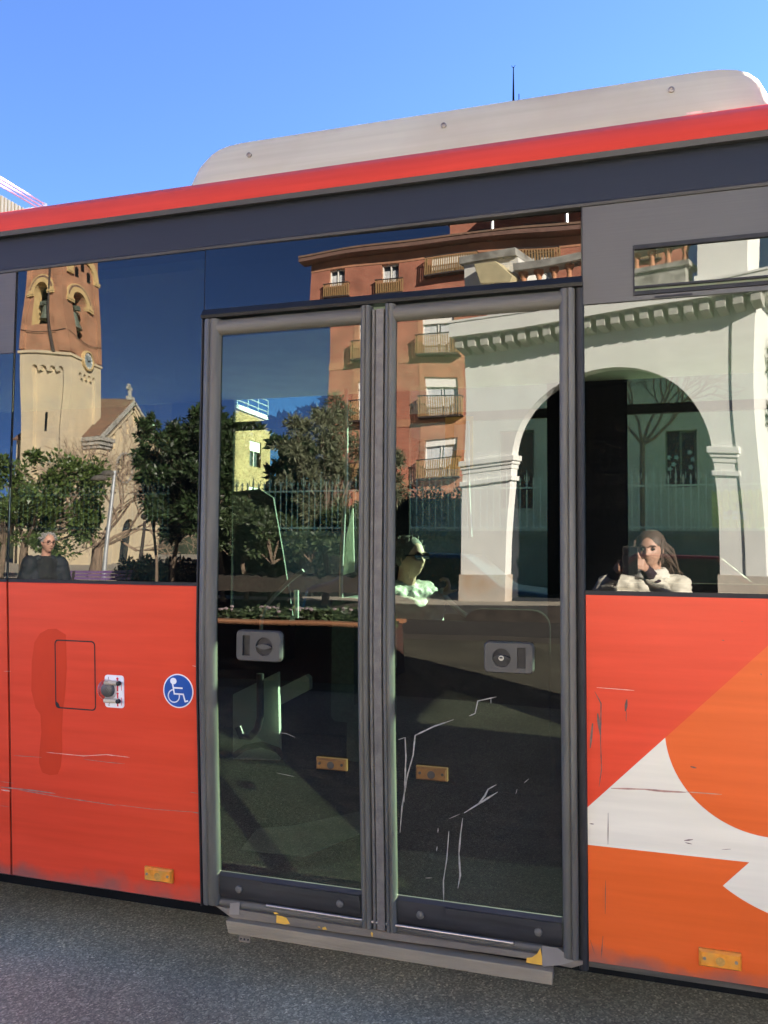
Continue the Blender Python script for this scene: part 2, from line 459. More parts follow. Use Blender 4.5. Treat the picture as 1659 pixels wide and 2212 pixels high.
M['scratch'] = mat('bare_scratch', (0.26, 0.17, 0.14), 0.6, var=0.4, scale=40)
M['scratchl'] = mat('pale_scratch', (0.62, 0.42, 0.36), 0.6, var=0.3, scale=40)
M['drip'] = mat('dried_drip', (0.26, 0.245, 0.22), 0.8, var=0.35, scale=60)
M['glass'] = glassmat('window_glass', 0.047, (0.20, 0.25, 0.215), wave=0.0068, dust=(0.012, 0.004, 1.4, 2.3))
M['glassl'] = glassmat('rear_window_glass', 0.047, (0.065, 0.082, 0.070), wave=0.0068, dust=(0.010, 0.004, 1.4, 2.3))
M['glassd'] = glassmat('door_glass', 0.047, (0.19, 0.235, 0.205), wave=0.0046, dust=(0.055, 0.004, 0.38, 1.2))
M['glasst'] = glassmat('transom_glass', 0.047, (0.012, 0.014, 0.014), wave=0.005, dust=(0.004, 0.004, 2, 3))
M['clear'] = glassmat('far_window_glass', 0.0, (0.70, 0.81, 0.73))
M['inner'] = glassmat('pane_inner_face', 0.0, (1, 1, 1))
def filmmat(name, col, rough, refl):
    m, t, p = newmat(name); L = t.links.new
    p.inputs['Base Color'].default_value = (*col, 1); p.inputs['Roughness'].default_value = 0.7
    gl = t.nodes.new('ShaderNodeBsdfGlossy'); gl.inputs['Roughness'].default_value = rough
    tc = t.nodes.new('ShaderNodeTexCoord'); mp = t.nodes.new('ShaderNodeMapping'); mp.inputs['Scale'].default_value = (0.7, 1, 60); L(tc.outputs['Object'], mp.inputs[0])
    nz = t.nodes.new('ShaderNodeTexNoise'); nz.inputs['Scale'].default_value = 4; nz.inputs['Detail'].default_value = 8; L(mp.outputs[0], nz.inputs['Vector'])
    b = t.nodes.new('ShaderNodeBump'); b.inputs['Strength'].default_value = 0.35; b.inputs['Distance'].default_value = 0.002
    L(nz.outputs[0], b.inputs['Height']); L(b.outputs[0], gl.inputs['Normal'])
    mr = t.nodes.new('ShaderNodeMapRange'); mr.inputs['From Min'].default_value = 0.3; mr.inputs['From Max'].default_value = 0.7; mr.inputs['To Min'].default_value = refl * 0.8; mr.inputs['To Max'].default_value = refl * 1.15
    L(nz.outputs[0], mr.inputs[0])
    mx = t.nodes.new('ShaderNodeMixShader'); L(mr.outputs[0], mx.inputs[0]); L(p.outputs[0], mx.inputs[1]); L(gl.outputs[0], mx.inputs[2])
    L(mx.outputs[0], t.nodes['Material Output'].inputs[0])
    return m
M['film'] = filmmat('brushed_dark_film', (0.042, 0.040, 0.038), 0.32, 0.030)
M['band'] = filmmat('glossy_dark_band', (0.003, 0.006, 0.012), 0.30, 0.012)
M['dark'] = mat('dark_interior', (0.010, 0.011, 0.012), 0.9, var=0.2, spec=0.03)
M['int'] = mat('grey_interior_trim', (0.50, 0.51, 0.48), 0.6, var=0.1)
M['intl'] = mat('pale_interior_panel', (0.60, 0.63, 0.58), 0.5, var=0.05)
def frostmat(name, col):
    m, t, p = newmat(name); L = t.links.new
    p.inputs['Base Color'].default_value = (*col, 1); p.inputs['Roughness'].default_value = 0.4
    tl = t.nodes.new('ShaderNodeBsdfTranslucent'); tl.inputs[0].default_value = (*col, 1)
    mx = t.nodes.new('ShaderNodeMixShader'); mx.inputs[0].default_value = 0.35
    L(p.outputs[0], mx.inputs[1]); L(tl.outputs[0], mx.inputs[2]); L(mx.outputs[0], t.nodes['Material Output'].inputs[0])
    return m
M['frost'] = frostmat('frosted_screen', (0.62, 0.66, 0.60))
M['floor'] = mat('speckled_bus_floor', (0.009, 0.0095, 0.009), 0.9, var=0.3, scale=60, spec=0.02)
M['seat'] = mat('dark_seat_fabric', (0.10, 0.135, 0.12), 0.8, var=0.4, scale=40)
M['pole'] = mat('pale_grab_rail', (0.50, 0.55, 0.52), 0.3, 0.3, var=0.05)
#==NEXT==
# ------------------------------------------------------------------ the road
def asphalt(name, K):
    m, t, p = newmat(name); L = t.links.new
    tc = t.nodes.new('ShaderNodeTexCoord')
    vo = t.nodes.new('ShaderNodeTexVoronoi'); vo.inputs['Scale'].default_value = 150; L(tc.outputs['Object'], vo.inputs['Vector'])
    rp = t.nodes.new('ShaderNodeValToRGB'); e = rp.color_ramp.elements
    e[0].position = 0.0; e[0].color = (K * 0.15, K * 0.141, K * 0.095, 1); e[1].position = 1.0; e[1].color = (K * 0.72, K * 0.67, K * 0.45, 1)
    k = e.new(0.55); k.color = (K * 0.27, K * 0.252, K * 0.170, 1); k = e.new(0.85); k.color = (K * 0.44, K * 0.41, K * 0.275, 1)
    L(vo.outputs['Color'], rp.inputs[0])
    nz = t.nodes.new('ShaderNodeTexNoise'); nz.inputs['Scale'].default_value = 1.1; nz.inputs['Detail'].default_value = 9; L(tc.outputs['Object'], nz.inputs['Vector'])
    mr = t.nodes.new('ShaderNodeMapRange'); mr.inputs['From Min'].default_value = 0.3; mr.inputs['From Max'].default_value = 0.7; mr.inputs['To Min'].default_value = 0.62; mr.inputs['To Max'].default_value = 1.22
    L(nz.outputs[0], mr.inputs[0])
    mx = t.nodes.new('ShaderNodeMix'); mx.data_type = 'RGBA'; mx.blend_type = 'MULTIPLY'; mx.inputs[0].default_value = 1
    L(rp.outputs[0], mx.inputs[6]); L(mr.outputs[0], mx.inputs[7]); L(mx.outputs[2], p.inputs['Base Color'])
    p.inputs['Roughness'].default_value = 0.75
    n2 = t.nodes.new('ShaderNodeTexNoise'); n2.inputs['Scale'].default_value = 190; n2.inputs['Detail'].default_value = 3; L(tc.outputs['Object'], n2.inputs['Vector'])
    b = t.nodes.new('ShaderNodeBump'); b.inputs['Strength'].default_value = 0.7; b.inputs['Distance'].default_value = 0.006
    L(n2.outputs[0], b.inputs['Height']); L(b.outputs[0], p.inputs['Normal'])
    return m
M['asphalt'] = asphalt('asphalt', 0.29)
M['shade_lift'] = asphalt('asphalt_lifted_in_shade', 1.4)  # paler copy of the asphalt that brightens the shaded strip by colour
M['earth'] = mat('distant_ground', (0.24, 0.21, 0.15), 0.95, var=0.3, scale=0.05)
g = MB(); g.add([(-900, -900, -0.02), (900, -900, -0.02), (900, 900, -0.02), (-900, 900, -0.02)], [(0, 1, 2, 3)])
struct(g.build('ground', M['earth']))
g = MB(); g.add([(-120, -10.6, 0), (120, -10.6, 0), (120, 6.0, 0), (-120, 6.0, 0)], [(0, 1, 2, 3)])
struct(g.build('road', M['asphalt']))
g = MB(); g.add([(-120, -3.3, 0.004), (120, -3.3, 0.004), (120, 5.9, 0.004), (-120, 5.9, 0.004)], [(0, 1, 2, 3)])
struct(g.build('shade_lift_strip', M['shade_lift']))  # lighter road colour laid where the bus shadow falls

# ------------------------------------------------------------------ the bus
bus = thing('city_bus', 'red and orange city bus with a double glass door, standing across the whole view', 'bus', (-0.8, 1.25, 0))
XL, XR = -7.6, 3.2                               # rear and front of the part that is built
XD0, XD1 = -1.488, -0.134                        # door opening
XJ = -2.334                                      # joint left of the door
ZS, ZW, ZG0, ZG1 = 0.276, 2.671, 2.818, 2.842    # skirt, top of the windows, gutter
W2 = 2.5                                         # width
def strip(mb, x0, x1, prof, m=0):
    """ribbon along x with the profile [(y, z)]"""
    vs = [(x, y, z) for x in (x0, x1) for y, z in prof]
    n = len(prof)
    mb.add(vs, [(k, n + k, n + k + 1, k + 1) for k in range(n - 1)], m)
def slab(mb, x0, x1, prof, th, m=0):
    """ribbon along x with thickness th inwards"""
    pts = list(prof) + [(y + th, z) for y, z in reversed(prof)]
    mb.prism([(x0, y, z) for y, z in pts], (x1 - x0, 0, 0), m)
lo = [(ypan(ZS) + 0.02, ZS - 0.012), (ypan(ZS), ZS), (ypan(0.8), 0.8), (ypan(1.2), 1.2), (0.0, ZB - 0.006), (0.004, ZB - 0.002)]
def hexp(z): return (ypan(z), z)
# lower side, left of the door
mb = MB(); slab(mb, XJ + 0.005, XD0 - 0.008, lo, 0.03); pl = mb.build('side_panel', M['red'], bus, smooth=True)
mb = MB(); slab(mb, XL, XJ - 0.005, lo, 0.03); mb.build('side_panel', M['red'], bus, smooth=True)
# livery right of the door: flat colour fields that meet edge to edge
def pq(px, py): p = on(px, py); return (p.x, p.z)
mb = MB()
def field(pts, m):
    pts = [Vec((x, ypan(z), z)) for x, z in pts]
    tr = tessellate_polygon([[Vec((p.x, p.z, 0)) for p in pts]])
    mb.add(pts, [tuple(t) for t in tr], m)
x0, x1 = XD1 + 0.006, XR
zt = ZB - 0.004
dg = [pq(1270.6, 1742.5), pq(1436.8, 1594.4), pq(1658.8, 1394.8)]
sl_ = (dg[2][1] - dg[0][1]) / (dg[2][0] - dg[0][0])
zl = dg[0][1] + sl_ * (x0 - dg[0][0]); xt = dg[0][0] + (zt - dg[0][1]) / sl_
ap = (dg[1][0], dg[0][1] + sl_ * (dg[1][0] - dg[0][0]))
import itertools
def circ(a, b, c):
    ax, ay = a; bx, by = b; cx, cy = c
    d = 2 * (ax * (by - cy) + bx * (cy - ay) + cx * (ay - by))
    ux = ((ax * ax + ay * ay) * (by - cy) + (bx * bx + by * by) * (cy - ay) + (cx * cx + cy * cy) * (ay - by)) / d
    uy = ((ax * ax + ay * ay) * (cx - bx) + (bx * bx + by * by) * (ax - cx) + (cx * cx + cy * cy) * (bx - ax)) / d
    return ux, uy, math.hypot(ax - ux, ay - uy)
c1 = circ(ap, pq(1486, 1710), pq(1659, 1809))
a0 = math.atan2(ap[1] - c1[1], ap[0] - c1[0]) % (2 * math.pi)
arc1 = []
for k in range(30):
    q = a0 + (1.5 * math.pi + 0.55 - a0) * k / 29
    arc1.append((c1[0] + c1[2] * math.cos(q), c1[1] + c1[2] * math.sin(q)))
wb0, wb1 = pq(1270.6, 1825), pq(1618.5, 1862.8)
s2 = (wb1[1] - wb0[1]) / (wb1[0] - wb0[0]); wl = (x0, wb0[1] + s2 * (x0 - wb0[0]))
nt1 = pq(1561.3, 1913.5); n2_ = pq(1659, 1972.3)
c2 = circ(nt1, pq(1608, 1946), n2_)
a1 = math.atan2(nt1[1] - c2[1], nt1[0] - c2[0]) % (2 * math.pi)
arc2 = []
for k in range(24):
    q = a1 + (1.5 * math.pi + 0.2 - a1) * k / 23
    arc2.append((c2[0] + c2[2] * math.cos(q), c2[1] + c2[2] * math.sin(q)))
arc2 = [a for a in arc2 if a[1] > ZS + 0.01]
field([(x0, zl), ap, (xt, zt), (x0, zt)], 0)
field([ap] + arc1[1:] + [(x1, arc1[-1][1]), (x1, zt), (xt, zt)], 1)
field([(x0, zl), wl, wb1, nt1] + arc2[1:] + [(x1, arc2[-1][1]), (x1, arc1[-1][1])] + list(reversed(arc1[1:])) + [ap], 2)
field([wl, (x0, ZS), (x1, ZS), (x1, arc2[-1][1])] + list(reversed(arc2[1:])) + [nt1, wb1], 1)
slab(mb, x0, x1, [(y + 0.002, z) for y, z in lo], 0.03, 0)
mb.build('side_panel', [M['red'], M['orange'], M['white']], bus)
mb = MB(); slab(mb, x0, x1, [(ypan(ZS) + 0.012, ZS - 0.022), (ypan(ZS) - 0.001, ZS - 0.001)], 0.02)
mb.build('skirt_edge', M['rubber2'], bus)
# seals: belt line, joint, door surround
mb = MB()
for a, b in ((XL, XJ - 0.005), (XJ + 0.005, XD0 - 0.004), (XD1 + 0.003, XR)):
    mb.box((a, 0.003, ZB - 0.004), (b, 0.05, ZB + 0.010))
build_each(mb, 'belt_seal', M['black'], bus)
mb = MB(); slab(mb, XJ - 0.006, XJ + 0.006, [(ypan(z) + 0.008, z) for z in (ZS, 0.9, ZB, ZW)], 0.03)
mb.build('panel_joint', M['black'], bus)
# band above the windows, gutter, roof edge
mb = MB(); slab(mb, XL, XR, [(0.0, ZW + 0.012), (0.006, 2.73), (0.022, ZG0 + 0.004)], 0.03); mb.build('window_band', M['band'], bus, smooth=True)
mb = MB()
mb.sweep([(0.004, -0.007), (-0.004, -0.004), (-0.006, 0.004), (-0.001, 0.012), (0.02, 0.012), (0.02, -0.007)], [lambda a, b, x=x: Vec((x, a, ZW + b)) for x in (XL, XR)], closed=True)
mb.build('band_bead', M['kick'], bus, smooth=True)
yr, zr0, zr1 = 0.13, at(829, 390, -0.012).z, at(829, 342, 0.12).z
mb = MB()
mb.sweep([(0.024, at(829, 405, 0.02).z - 0.003), (-0.006, at(829, 402, -0.006).z), (-0.012, zr0), (0.03, zr0)], [lambda a, b, x=x: Vec((x, a, b)) for x in (XL, XR)], closed=True)
mb.build('rain_gutter', mat('dark_gutter', (0.035, 0.034, 0.037), 0.5, var=0.1), bus)
mb = MB(); slab(mb, XL, XR, [(-0.008, zr0 + 0.002), (0.004, zr0 + 0.03), (0.04, zr0 + (zr1 - zr0) * 0.6), (0.12, zr1), (0.3, zr1 + 0.035), (1.25, zr1 + 0.07)], 0.04)
mb.build('roof_edge', M['redroof'], bus, smooth=True)
mb = MB(); slab(mb, XL, XR, [(1.29, zr1 + 0.07), (2.2, zr1 + 0.035), (2.5, zr0)], 0.04); mb.build('roof', M['redroof'], bus, smooth=True)
# scuffs on the roof edge
mb = MB()
for px, py, L_, h in ((1500, 243, 0.05, 0.006), (1545, 240, 0.02, 0.003), (1285, 297, 0.012, 0.003), (1320, 296, 0.008, 0.003), (285, 447, 0.012, 0.003)):
    p = on(px, py, lambda z: 0.04 + max(0, (z - zr0) - (zr1 - zr0) * 0.6) / ((zr1 - zr0) * 0.4) * 0.08, 0.002)
    mb.box((p.x - L_ / 2, p.y - 0.001, p.z - h / 2), (p.x + L_ / 2, p.y, p.z + h / 2))
build_each(mb, 'paint_scuff', M['scratchl'], bus)

# air-conditioner cover on the roof
pb = lambda px, py: at(px, py, 0.36)
xa, xb = at(408, 400, 0.40).x, at(1672, 215, 0.36).x
zb_, zm, zt_ = at(900, 345, 0.36).z - 0.03, at(900, 308, 0.388).z, at(900, 251, 0.53).z
secp = [(0.36, zb_), (0.36, zb_ + 0.03), (0.37, zm - 0.03), (0.388, zm), (0.425, zm + (zt_ - zm) * 0.5), (0.475, zt_ - 0.03), (0.53, zt_ - .004), (0.66, zt_ + 0.010), (1.0, zt_ + 0.02), (1.6, zt_ + 0.02), (2.1, zt_ - 0.03), (2.2, zb_)]
rings = []
Lp = xb - xa
ends = [(0.0, 0.0, 0.05), (0.001, 0.50, 0.045), (0.010, 0.66, 0.035), (0.03, 0.79, 0.025), (0.062, 0.89, 0.015), (0.10, 0.95, 0.008), (0.15, 0.985, 0.003), (0.21, 1.0, 0.0)]
for d, k, ins in ends: rings.append((xa + d, k, ins))
for d, k, ins in reversed(ends): rings.append((xb - d, k, ins))
def podring(x, k, ins):
    def f(y, z):
        zz = zb_ + (z - zb_) * max(k, 0.02)
        if y < 1.3: yy = y + ins * (0.35 + 0.2 * (1 - k))
        else: yy = y - ins * 0.4
        return Vec((x, min(yy, 1.25) if y < 1.3 else yy, zz))
    return f
mb = MB(); mb.sweep(secp, [podring(*r) for r in rings], closed=True)
pod = mb.build('roof_pod', M['pod'], bus, smooth=True, sharp=24)
for px, py in ((538, 335), (958, 271), (1450, 194)):
    yq = 0.388 + 0.10 * max(0, min(1, (at(px, py, 0.45).z - zm) / (zt_ - zm)))
    p = at(px, py, yq - 0.026)
    mb = MB(); mb.lathe([(0.011, -0.01), (0.011, 0.004), (0.006, 0.006), (0.005, 0.003)], p, 12, axis='y')
    mb.build('bolt', M['bolt'], pod, smooth=True)
mb = MB(); mb.box((xa + 0.12, 0.42, zr1 + 0.02), (xb - 0.12, 2.1, zb_ + 0.01)); mb.build('pod_plinth', M['black'], bus)

# ---------------- panes
def pane(name, x0, x1, z0, z1, mt, parent, yaw=0.0, y=0.0, th=0.006):
    """flat pane; yaw tips it a few millimetres so that its mirror image turns a little"""
    xm = (x0 + x1) / 2
    mb = MB()
    q = [(x, y + (x - xm) * math.tan(yaw), z) for x, z in ((x0, z0), (x1, z0), (x1, z1), (x0, z1))]
    mb.add(q, [(0, 1, 2, 3)], 0)
    mb.add([(a, b + th, c) for a, b, c in q], [(3, 2, 1, 0)], 1)
    mb.add(q + [(a, b + th, c) for a, b, c in q], [(0, 4, 5, 1), (1, 5, 6, 2), (2, 6, 7, 3), (3, 7, 4, 0)], 2)
    return mb.build(name, [mt, M['inner'], M['black']], parent, fixn=False)
pane('window_pane', XJ + 0.006, XD0 - 0.002, ZB + 0.010, ZW - 0.006, M['glassl'], bus)
zf = at(20, 762).z
pane('window_pane', -3.9, XJ - 0.006, ZB + 0.010, zf - 0.003, M['glassl'], bus)
mb = MB(); mb.box((-3.9, 0.0, zf), (XJ - 0.006, 0.012, ZW - 0.006)); mb.box((-3.95, 0, ZB + 0.01), (-3.9, 0.03, ZW - 0.006)); mb.build('tinted_panel', M['film'], bus)
pane('window_pane', -7.6, -3.955, ZB + 0.010, ZW - 0.006, M['glassl'], bus)
ZH0, ZH1 = 2.404, 2.440                          # drip rail over the door
pane('transom_pane', XD0 + 0.002, XD1 - 0.004, ZH1 - 0.02, ZW - 0.006, M['glasst'], bus, yaw=R_(0.85), y=0.008)
# right window: brushed film with a hopper opening, clear pane below
z_f = at(1260, 658).z
hx0 = at(1370, 590).x; hz1 = at(1400, 528).z; hz0 = at(1400, 637).z
mb = MB()
xr_ = 2.4
mb.box((XD1 + 0.002, 0.0, z_f), (hx0, 0.012, ZW - 0.006)); mb.box((hx0, 0.0, hz1), (xr_, 0.012, ZW - 0.006)); mb.box((hx0, 0.0, z_f), (xr_, 0.012, hz0))
mb.build('tinted_panel', M['film'], bus)
mb = MB()
hm = hz0 + (hz1 - hz0) * 0.20
mb.box((hx0 - 0.001, -0.003, hz0 + 0.002), (xr_, 0.01, hz0 + 0.014)); mb.box((hx0 - 0.001, -0.003, hz0 + 0.024), (xr_, 0.01, hz0 + 0.030))
mb.box((hx0 + 0.06, -0.002, hz0 - 0.012), (hx0 + 0.17, 0.01, hz0 - 0.006)); mb.box((hx0 - 0.001, -0.003, hz1 - 0.012), (xr_, 0.01, hz1 + 0.001)); mb.box((hx0 - 0.004, -0.002, hz0), (hx0 + 0.001, 0.01, hz1))
mb.build('hopper_frame', M['black'], bus)
mb = MB(); mb.box((hx0 + 0.001, 0.002, hz0 + 0.030), (xr_, 0.012, hm)); mb.build('hopper_rail', M['film'], bus)
pane('hopper_pane', hx0 + 0.001, xr_, hm, hz1 - 0.012, M['glass'], bus, y=0.004)
pane('window_pane', XD1 + 0.006, xr_, ZB + 0.010, z_f - 0.004, M['glass'], bus)
mb = MB(); mb.box((XD1 - 0.002, -0.001, ZB), (XD1 + 0.002, 0.03, ZW)); mb.box((XD0 - 0.0005, 0.001, ZH1), (XD0 + 0.0015, 0.03, ZW)); mb.box((xr_, 0, ZB), (XR, 0.03, ZW)); build_each(mb, 'pillar_seal', M['black'], bus)

# ---------------- door
def zpath(z0, z1, n=14): return [z0 + (z1 - z0) * k / (n - 1) for k in range(n)]
def stile(mb, x0, x1, z0, z1, h=0.02, ridges=None, m=0, y0=0.0):
    """upright rubber moulding: half-rounded section of height h following the door's curve"""
    w_ = x1 - x0
    sec = ridges or [(0, 0.011), (0.0, 0.0), (0.08, -0.55), (0.25, -0.9), (0.5, -1.0), (0.75, -0.9), (0.92, -0.55), (1, 0.0), (1, 0.011)]
    mb.sweep(sec, [lambda a, b, z=z: Vec((x0 + a * w_, y0 + ydoor(z) + (b * h if b <= 0 else b), z)) for z in zpath(z0, z1)], m, closed=True)
def rail(mb, x0, x1, zc0, zc1, h=0.02, m=0, y0=0.0, sec=None):
    sec = sec or [(0, 0.02), (0.0, 0.0), (0.1, -0.6), (0.3, -0.95), (0.55, -1.0), (0.8, -0.75), (0.95, -0.35), (1, 0.0), (1, 0.02)]
    mb.sweep(sec, [lambda a, b, x=x: Vec((x, y0 + ydoor(zc0 + a * (zc1 - zc0)) + (b * h if b <= 0 else b), zc0 + a * (zc1 - zc0))) for x in (x0, x1)], m, closed=True)
ZGT0, ZGT1 = at(478, 724).z, at(1208, 667).z     # glass tops
ZGT = (ZGT0 + ZGT1) / 2
GL = (-1.417, -0.878); GR = (-0.752, -0.206)
ZGB, ZKB = 0.402, 0.305
mb = MB()
mb.prism([(XD0 - 0.001, 0.02, ZH0), (XD0 - 0.001, -0.022, ZH0), (XD0 - 0.001, -0.026, ZH0 + 0.01), (XD0 - 0.001, -0.006, ZH1), (XD0 - 0.001, 0.02, ZH1)], (XD1 - XD0 + 0.002, 0, 0))
mb.build('drip_rail', mat('dark_drip_rail', (0.010, 0.010, 0.010), 0.42, var=0.2, scale=5), bus)
mb = MB()
stile(mb, XD0 - 0.007, XD0 + 0.004, ZS - 0.005, ZH0 - 0.001, 0.012)
stile(mb, XD1 - 0.024, XD1 + 0.005, ZS - 0.03, ZH0 - 0.001, 0.014, y0=0.006)
build_each(mb, 'door_seal', M['black'], bus, smooth=True)
def leaf(gx, xo0, xo1, label=None):
    mb = MB()
    stile(mb, xo0, gx[0], ZKB - 0.022, ZH0 - 0.004, 0.026, ridges=[(0, 0.011), (0, 0.008), (0.06, -0.5), (0.2, -0.9), (0.38, -1.0), (0.46, -0.72), (0.52, -0.86), (0.72, -0.9), (0.9, -0.62), (1, -0.18), (1, 0.011)])
    stile(mb, gx[1], xo1, ZKB - 0.022, ZH0 - 0.004, 0.026, ridges=[(0, 0.011), (0, -0.18), (0.1, -0.62), (0.28, -0.9), (0.48, -0.86), (0.54, -0.72), (0.62, -1.0), (0.8, -0.9), (0.94, -0.5), (1, 0.008), (1, 0.011)])
    rail(mb, gx[0] - 0.012, gx[1] + 0.012, ZGT, ZH0 - 0.004, 0.022, 1, 0.002)
    rail(mb, gx[0] - 0.012, gx[1] + 0.012, ZKB - 0.03, ZKB, 0.012, 1, 0.004)
    lf = mb.build('door_leaf', [M['rubber'], M['rubber2']], bus, smooth=True, sharp=50)
    # curved pane
    zs = [ZGB + 0.003 + (1.42 - ZGB) * k / 20 for k in range(21)] + [ZGT]
    mb = MB()
    n = len(zs)
    fr = [(x, ydoor(z) + 0.004, z) for z in zs for x in gx]
    mb.add(fr, [(2 * k, 2 * k + 1, 2 * k + 3, 2 * k + 2) for k in range(n - 1)], 0)
    mb.add([(x, y + 0.006, z) for x, y, z in fr], [(2 * k + 2, 2 * k + 3, 2 * k + 1, 2 * k) for k in range(n - 1)], 1)
    mb.build('glass_pane', [M['glassd'], M['inner']], lf, fixn=False, smooth=True)
    # kick panel with two bolts
    mb = MB()
    zk = [ZKB + 0.002, ZKB + 0.02, (ZKB + ZGB) / 2, ZGB - 0.012, ZGB]
    yk = [0.002, -0.008, -0.010, -0.008, 0.003]
    mb.sweep([(z, b) for z, b in zip(zk, yk)] + [(ZGB, 0.010), (ZKB, 0.010)], [lambda a, b, x=x: Vec((x, ydoor(a) + b, a)) for x in (gx[0] + 0.002, gx[1] - 0.002)], closed=True)
    mb.box((gx[0] + 0.17, ydoor(ZGB) - 0.0135, ZGB - 0.034), (gx[1] - 0.004, ydoor(ZGB) + 0.0, ZGB - 0.014), 0)
    mb.build('kick_panel', [M['kick']], lf, smooth=True)
    for f_ in (0.15, 0.86):
        x = gx[0] + (gx[1] - gx[0]) * f_
        z = ZKB + 0.047
        mb = MB(); mb.lathe([(0.013, -0.004), (0.013, 0.006), (0.008, 0.010), (0.003, 0.010)], (x, ydoor(z) - 0.009, z), 14, axis='y')
        mb.build('bolt', M['rubber2'], lf, smooth=True)
    return lf
leafL = leaf(GL, XD0 + 0.005, -0.836)
leafR = leaf(GR, -0.790, XD1 - 0.022)
mb = MB()
stile(mb, -0.8365, -0.8200, ZKB - 0.02, ZH0 - 0.02, 0.019); stile(mb, -0.8195, -0.7895, ZKB - 0.02, ZH0 - 0.02, 0.021, ridges=[(0, .02), (0, -.3), (.05, -.95), (.3, -1), (.7, -1), (.95, -.95), (1, -.3), (1, .02)])
build_each(mb, 'centre_seal', mat('dusty_centre_rubber', (0.135, 0.122, 0.102), 0.65, var=0.2, scale=30, bump=0.4, bscale=120), bus, smooth=True)
# emergency-handle plates on the panes
def plate(lf, x0, z1, x1, z0, flip):
    mb = MB()
    zc = (z0 + z1) / 2; y = ydoor(zc) + 0.003
    w_, h_ = x1 - x0, z1 - z0
    sx = (lambda u: x0 + u * w_) if not flip else (lambda u: x1 - u * w_)
    # rounded plate with a knob well and a slot let into it
    rr = 0.16 * h_
    out_ = []
    for cx, cz, a in ((x1 - rr, z1 - rr, 0), (x0 + rr, z1 - rr, 90), (x0 + rr, z0 + rr, 180), (x1 - rr, z0 + rr, 270)):
        out_ += [(cx + rr * math.cos(R_(a + 22.5 * k)), cz + rr * math.sin(R_(a + 22.5 * k))) for k in range(5)]
    kc = (sx(0.645), z0 + 0.49 * h_); kr = 0.32 * h_
    well = [(kc[0] + kr * math.cos(2 * math.pi * k / 24), kc[1] + kr * math.sin(2 * math.pi * k / 24)) for k in range(24)]
    sa, sb = sorted((sx(0.14), sx(0.315)))
    slot = [(sa, z0 + 0.16 * h_), (sb, z0 + 0.16 * h_), (sb, z1 - 0.14 * h_), (sa, z1 - 0.14 * h_)]
    yf = y - 0.022
    mb.wall((0, yf, 0), (1, 0, 0), (0, 0, 1), (0, -1, 0), out_, [(well, 0.010, 0, 1), (slot, 0.012, 1, 1)], 0)
    n = len(out_)
    mid = [(sum(p[0] for p in out_) / n, sum(p[1] for p in out_) / n)][0]
    out2 = [(mid[0] + (p[0] - mid[0]) * 1.06, mid[1] + (p[1] - mid[1]) * 1.08) for p in out_]
    vs = [(p[0], yf, p[1]) for p in out_] + [(p[0], yf + 0.010, p[1]) for p in out2] + [(p[0], y, p[1]) for p in out2]
    mb.add(vs, [(k, (k + 1) % n, n + (k + 1) % n, n + k) for k in range(n)] + [(n + k, n + (k + 1) % n, 2 * n + (k + 1) % n, 2 * n + k) for k in range(n)], 0)
    # the turning grip: a lens-shaped bar across the well
    g_ = []
    for k in range(13): g_.append((kc[0] - kr * 0.93 + kr * 1.86 * k / 12, kc[1] + 0.30 * kr * math.sin(math.pi * k / 12) ** 0.8))
    for k in range(12, -1, -1): g_.append((kc[0] - kr * 0.93 + kr * 1.86 * k / 12, kc[1] - 0.26 * kr * math.sin(math.pi * k / 12) ** 0.8))
    mb.prism([(a, yf - 0.006, b) for a, b in g_[:-1]], (0, 0.016, 0), 2)
    if flip:
        mb.lathe([(0.0085, -0.004), (0.0085, 0.002), (0.003, 0.003)], (kc[0] , yf - 0.006, kc[1]), 14, 3, axis='y')
        mb.box((kc[0] - 0.005, yf - 0.0105, kc[1] - 0.001), (kc[0] + 0.005, yf - 0.009, kc[1] + 0.004), 1)
    mb.build('handle_plate', [M['greyp'], M['greyd'], M['greyp'] if not flip else M['greyd'], M['clearp']], lf, fixn=False)
pL = [on(512, 1357, ydoor), on(612, 1433, ydoor)]
pR = [on(1044, 1381, ydoor), on(1157, 1459, ydoor)]
plate(leafL, pL[0].x + 0.008, pL[0].z - 0.008, pL[1].x - 0.006, pL[1].z + 0.008, False)
plate(leafR, pR[0].x + 0.008, pR[0].z - 0.008, pR[1].x - 0.008, pR[1].z + 0.008, True)
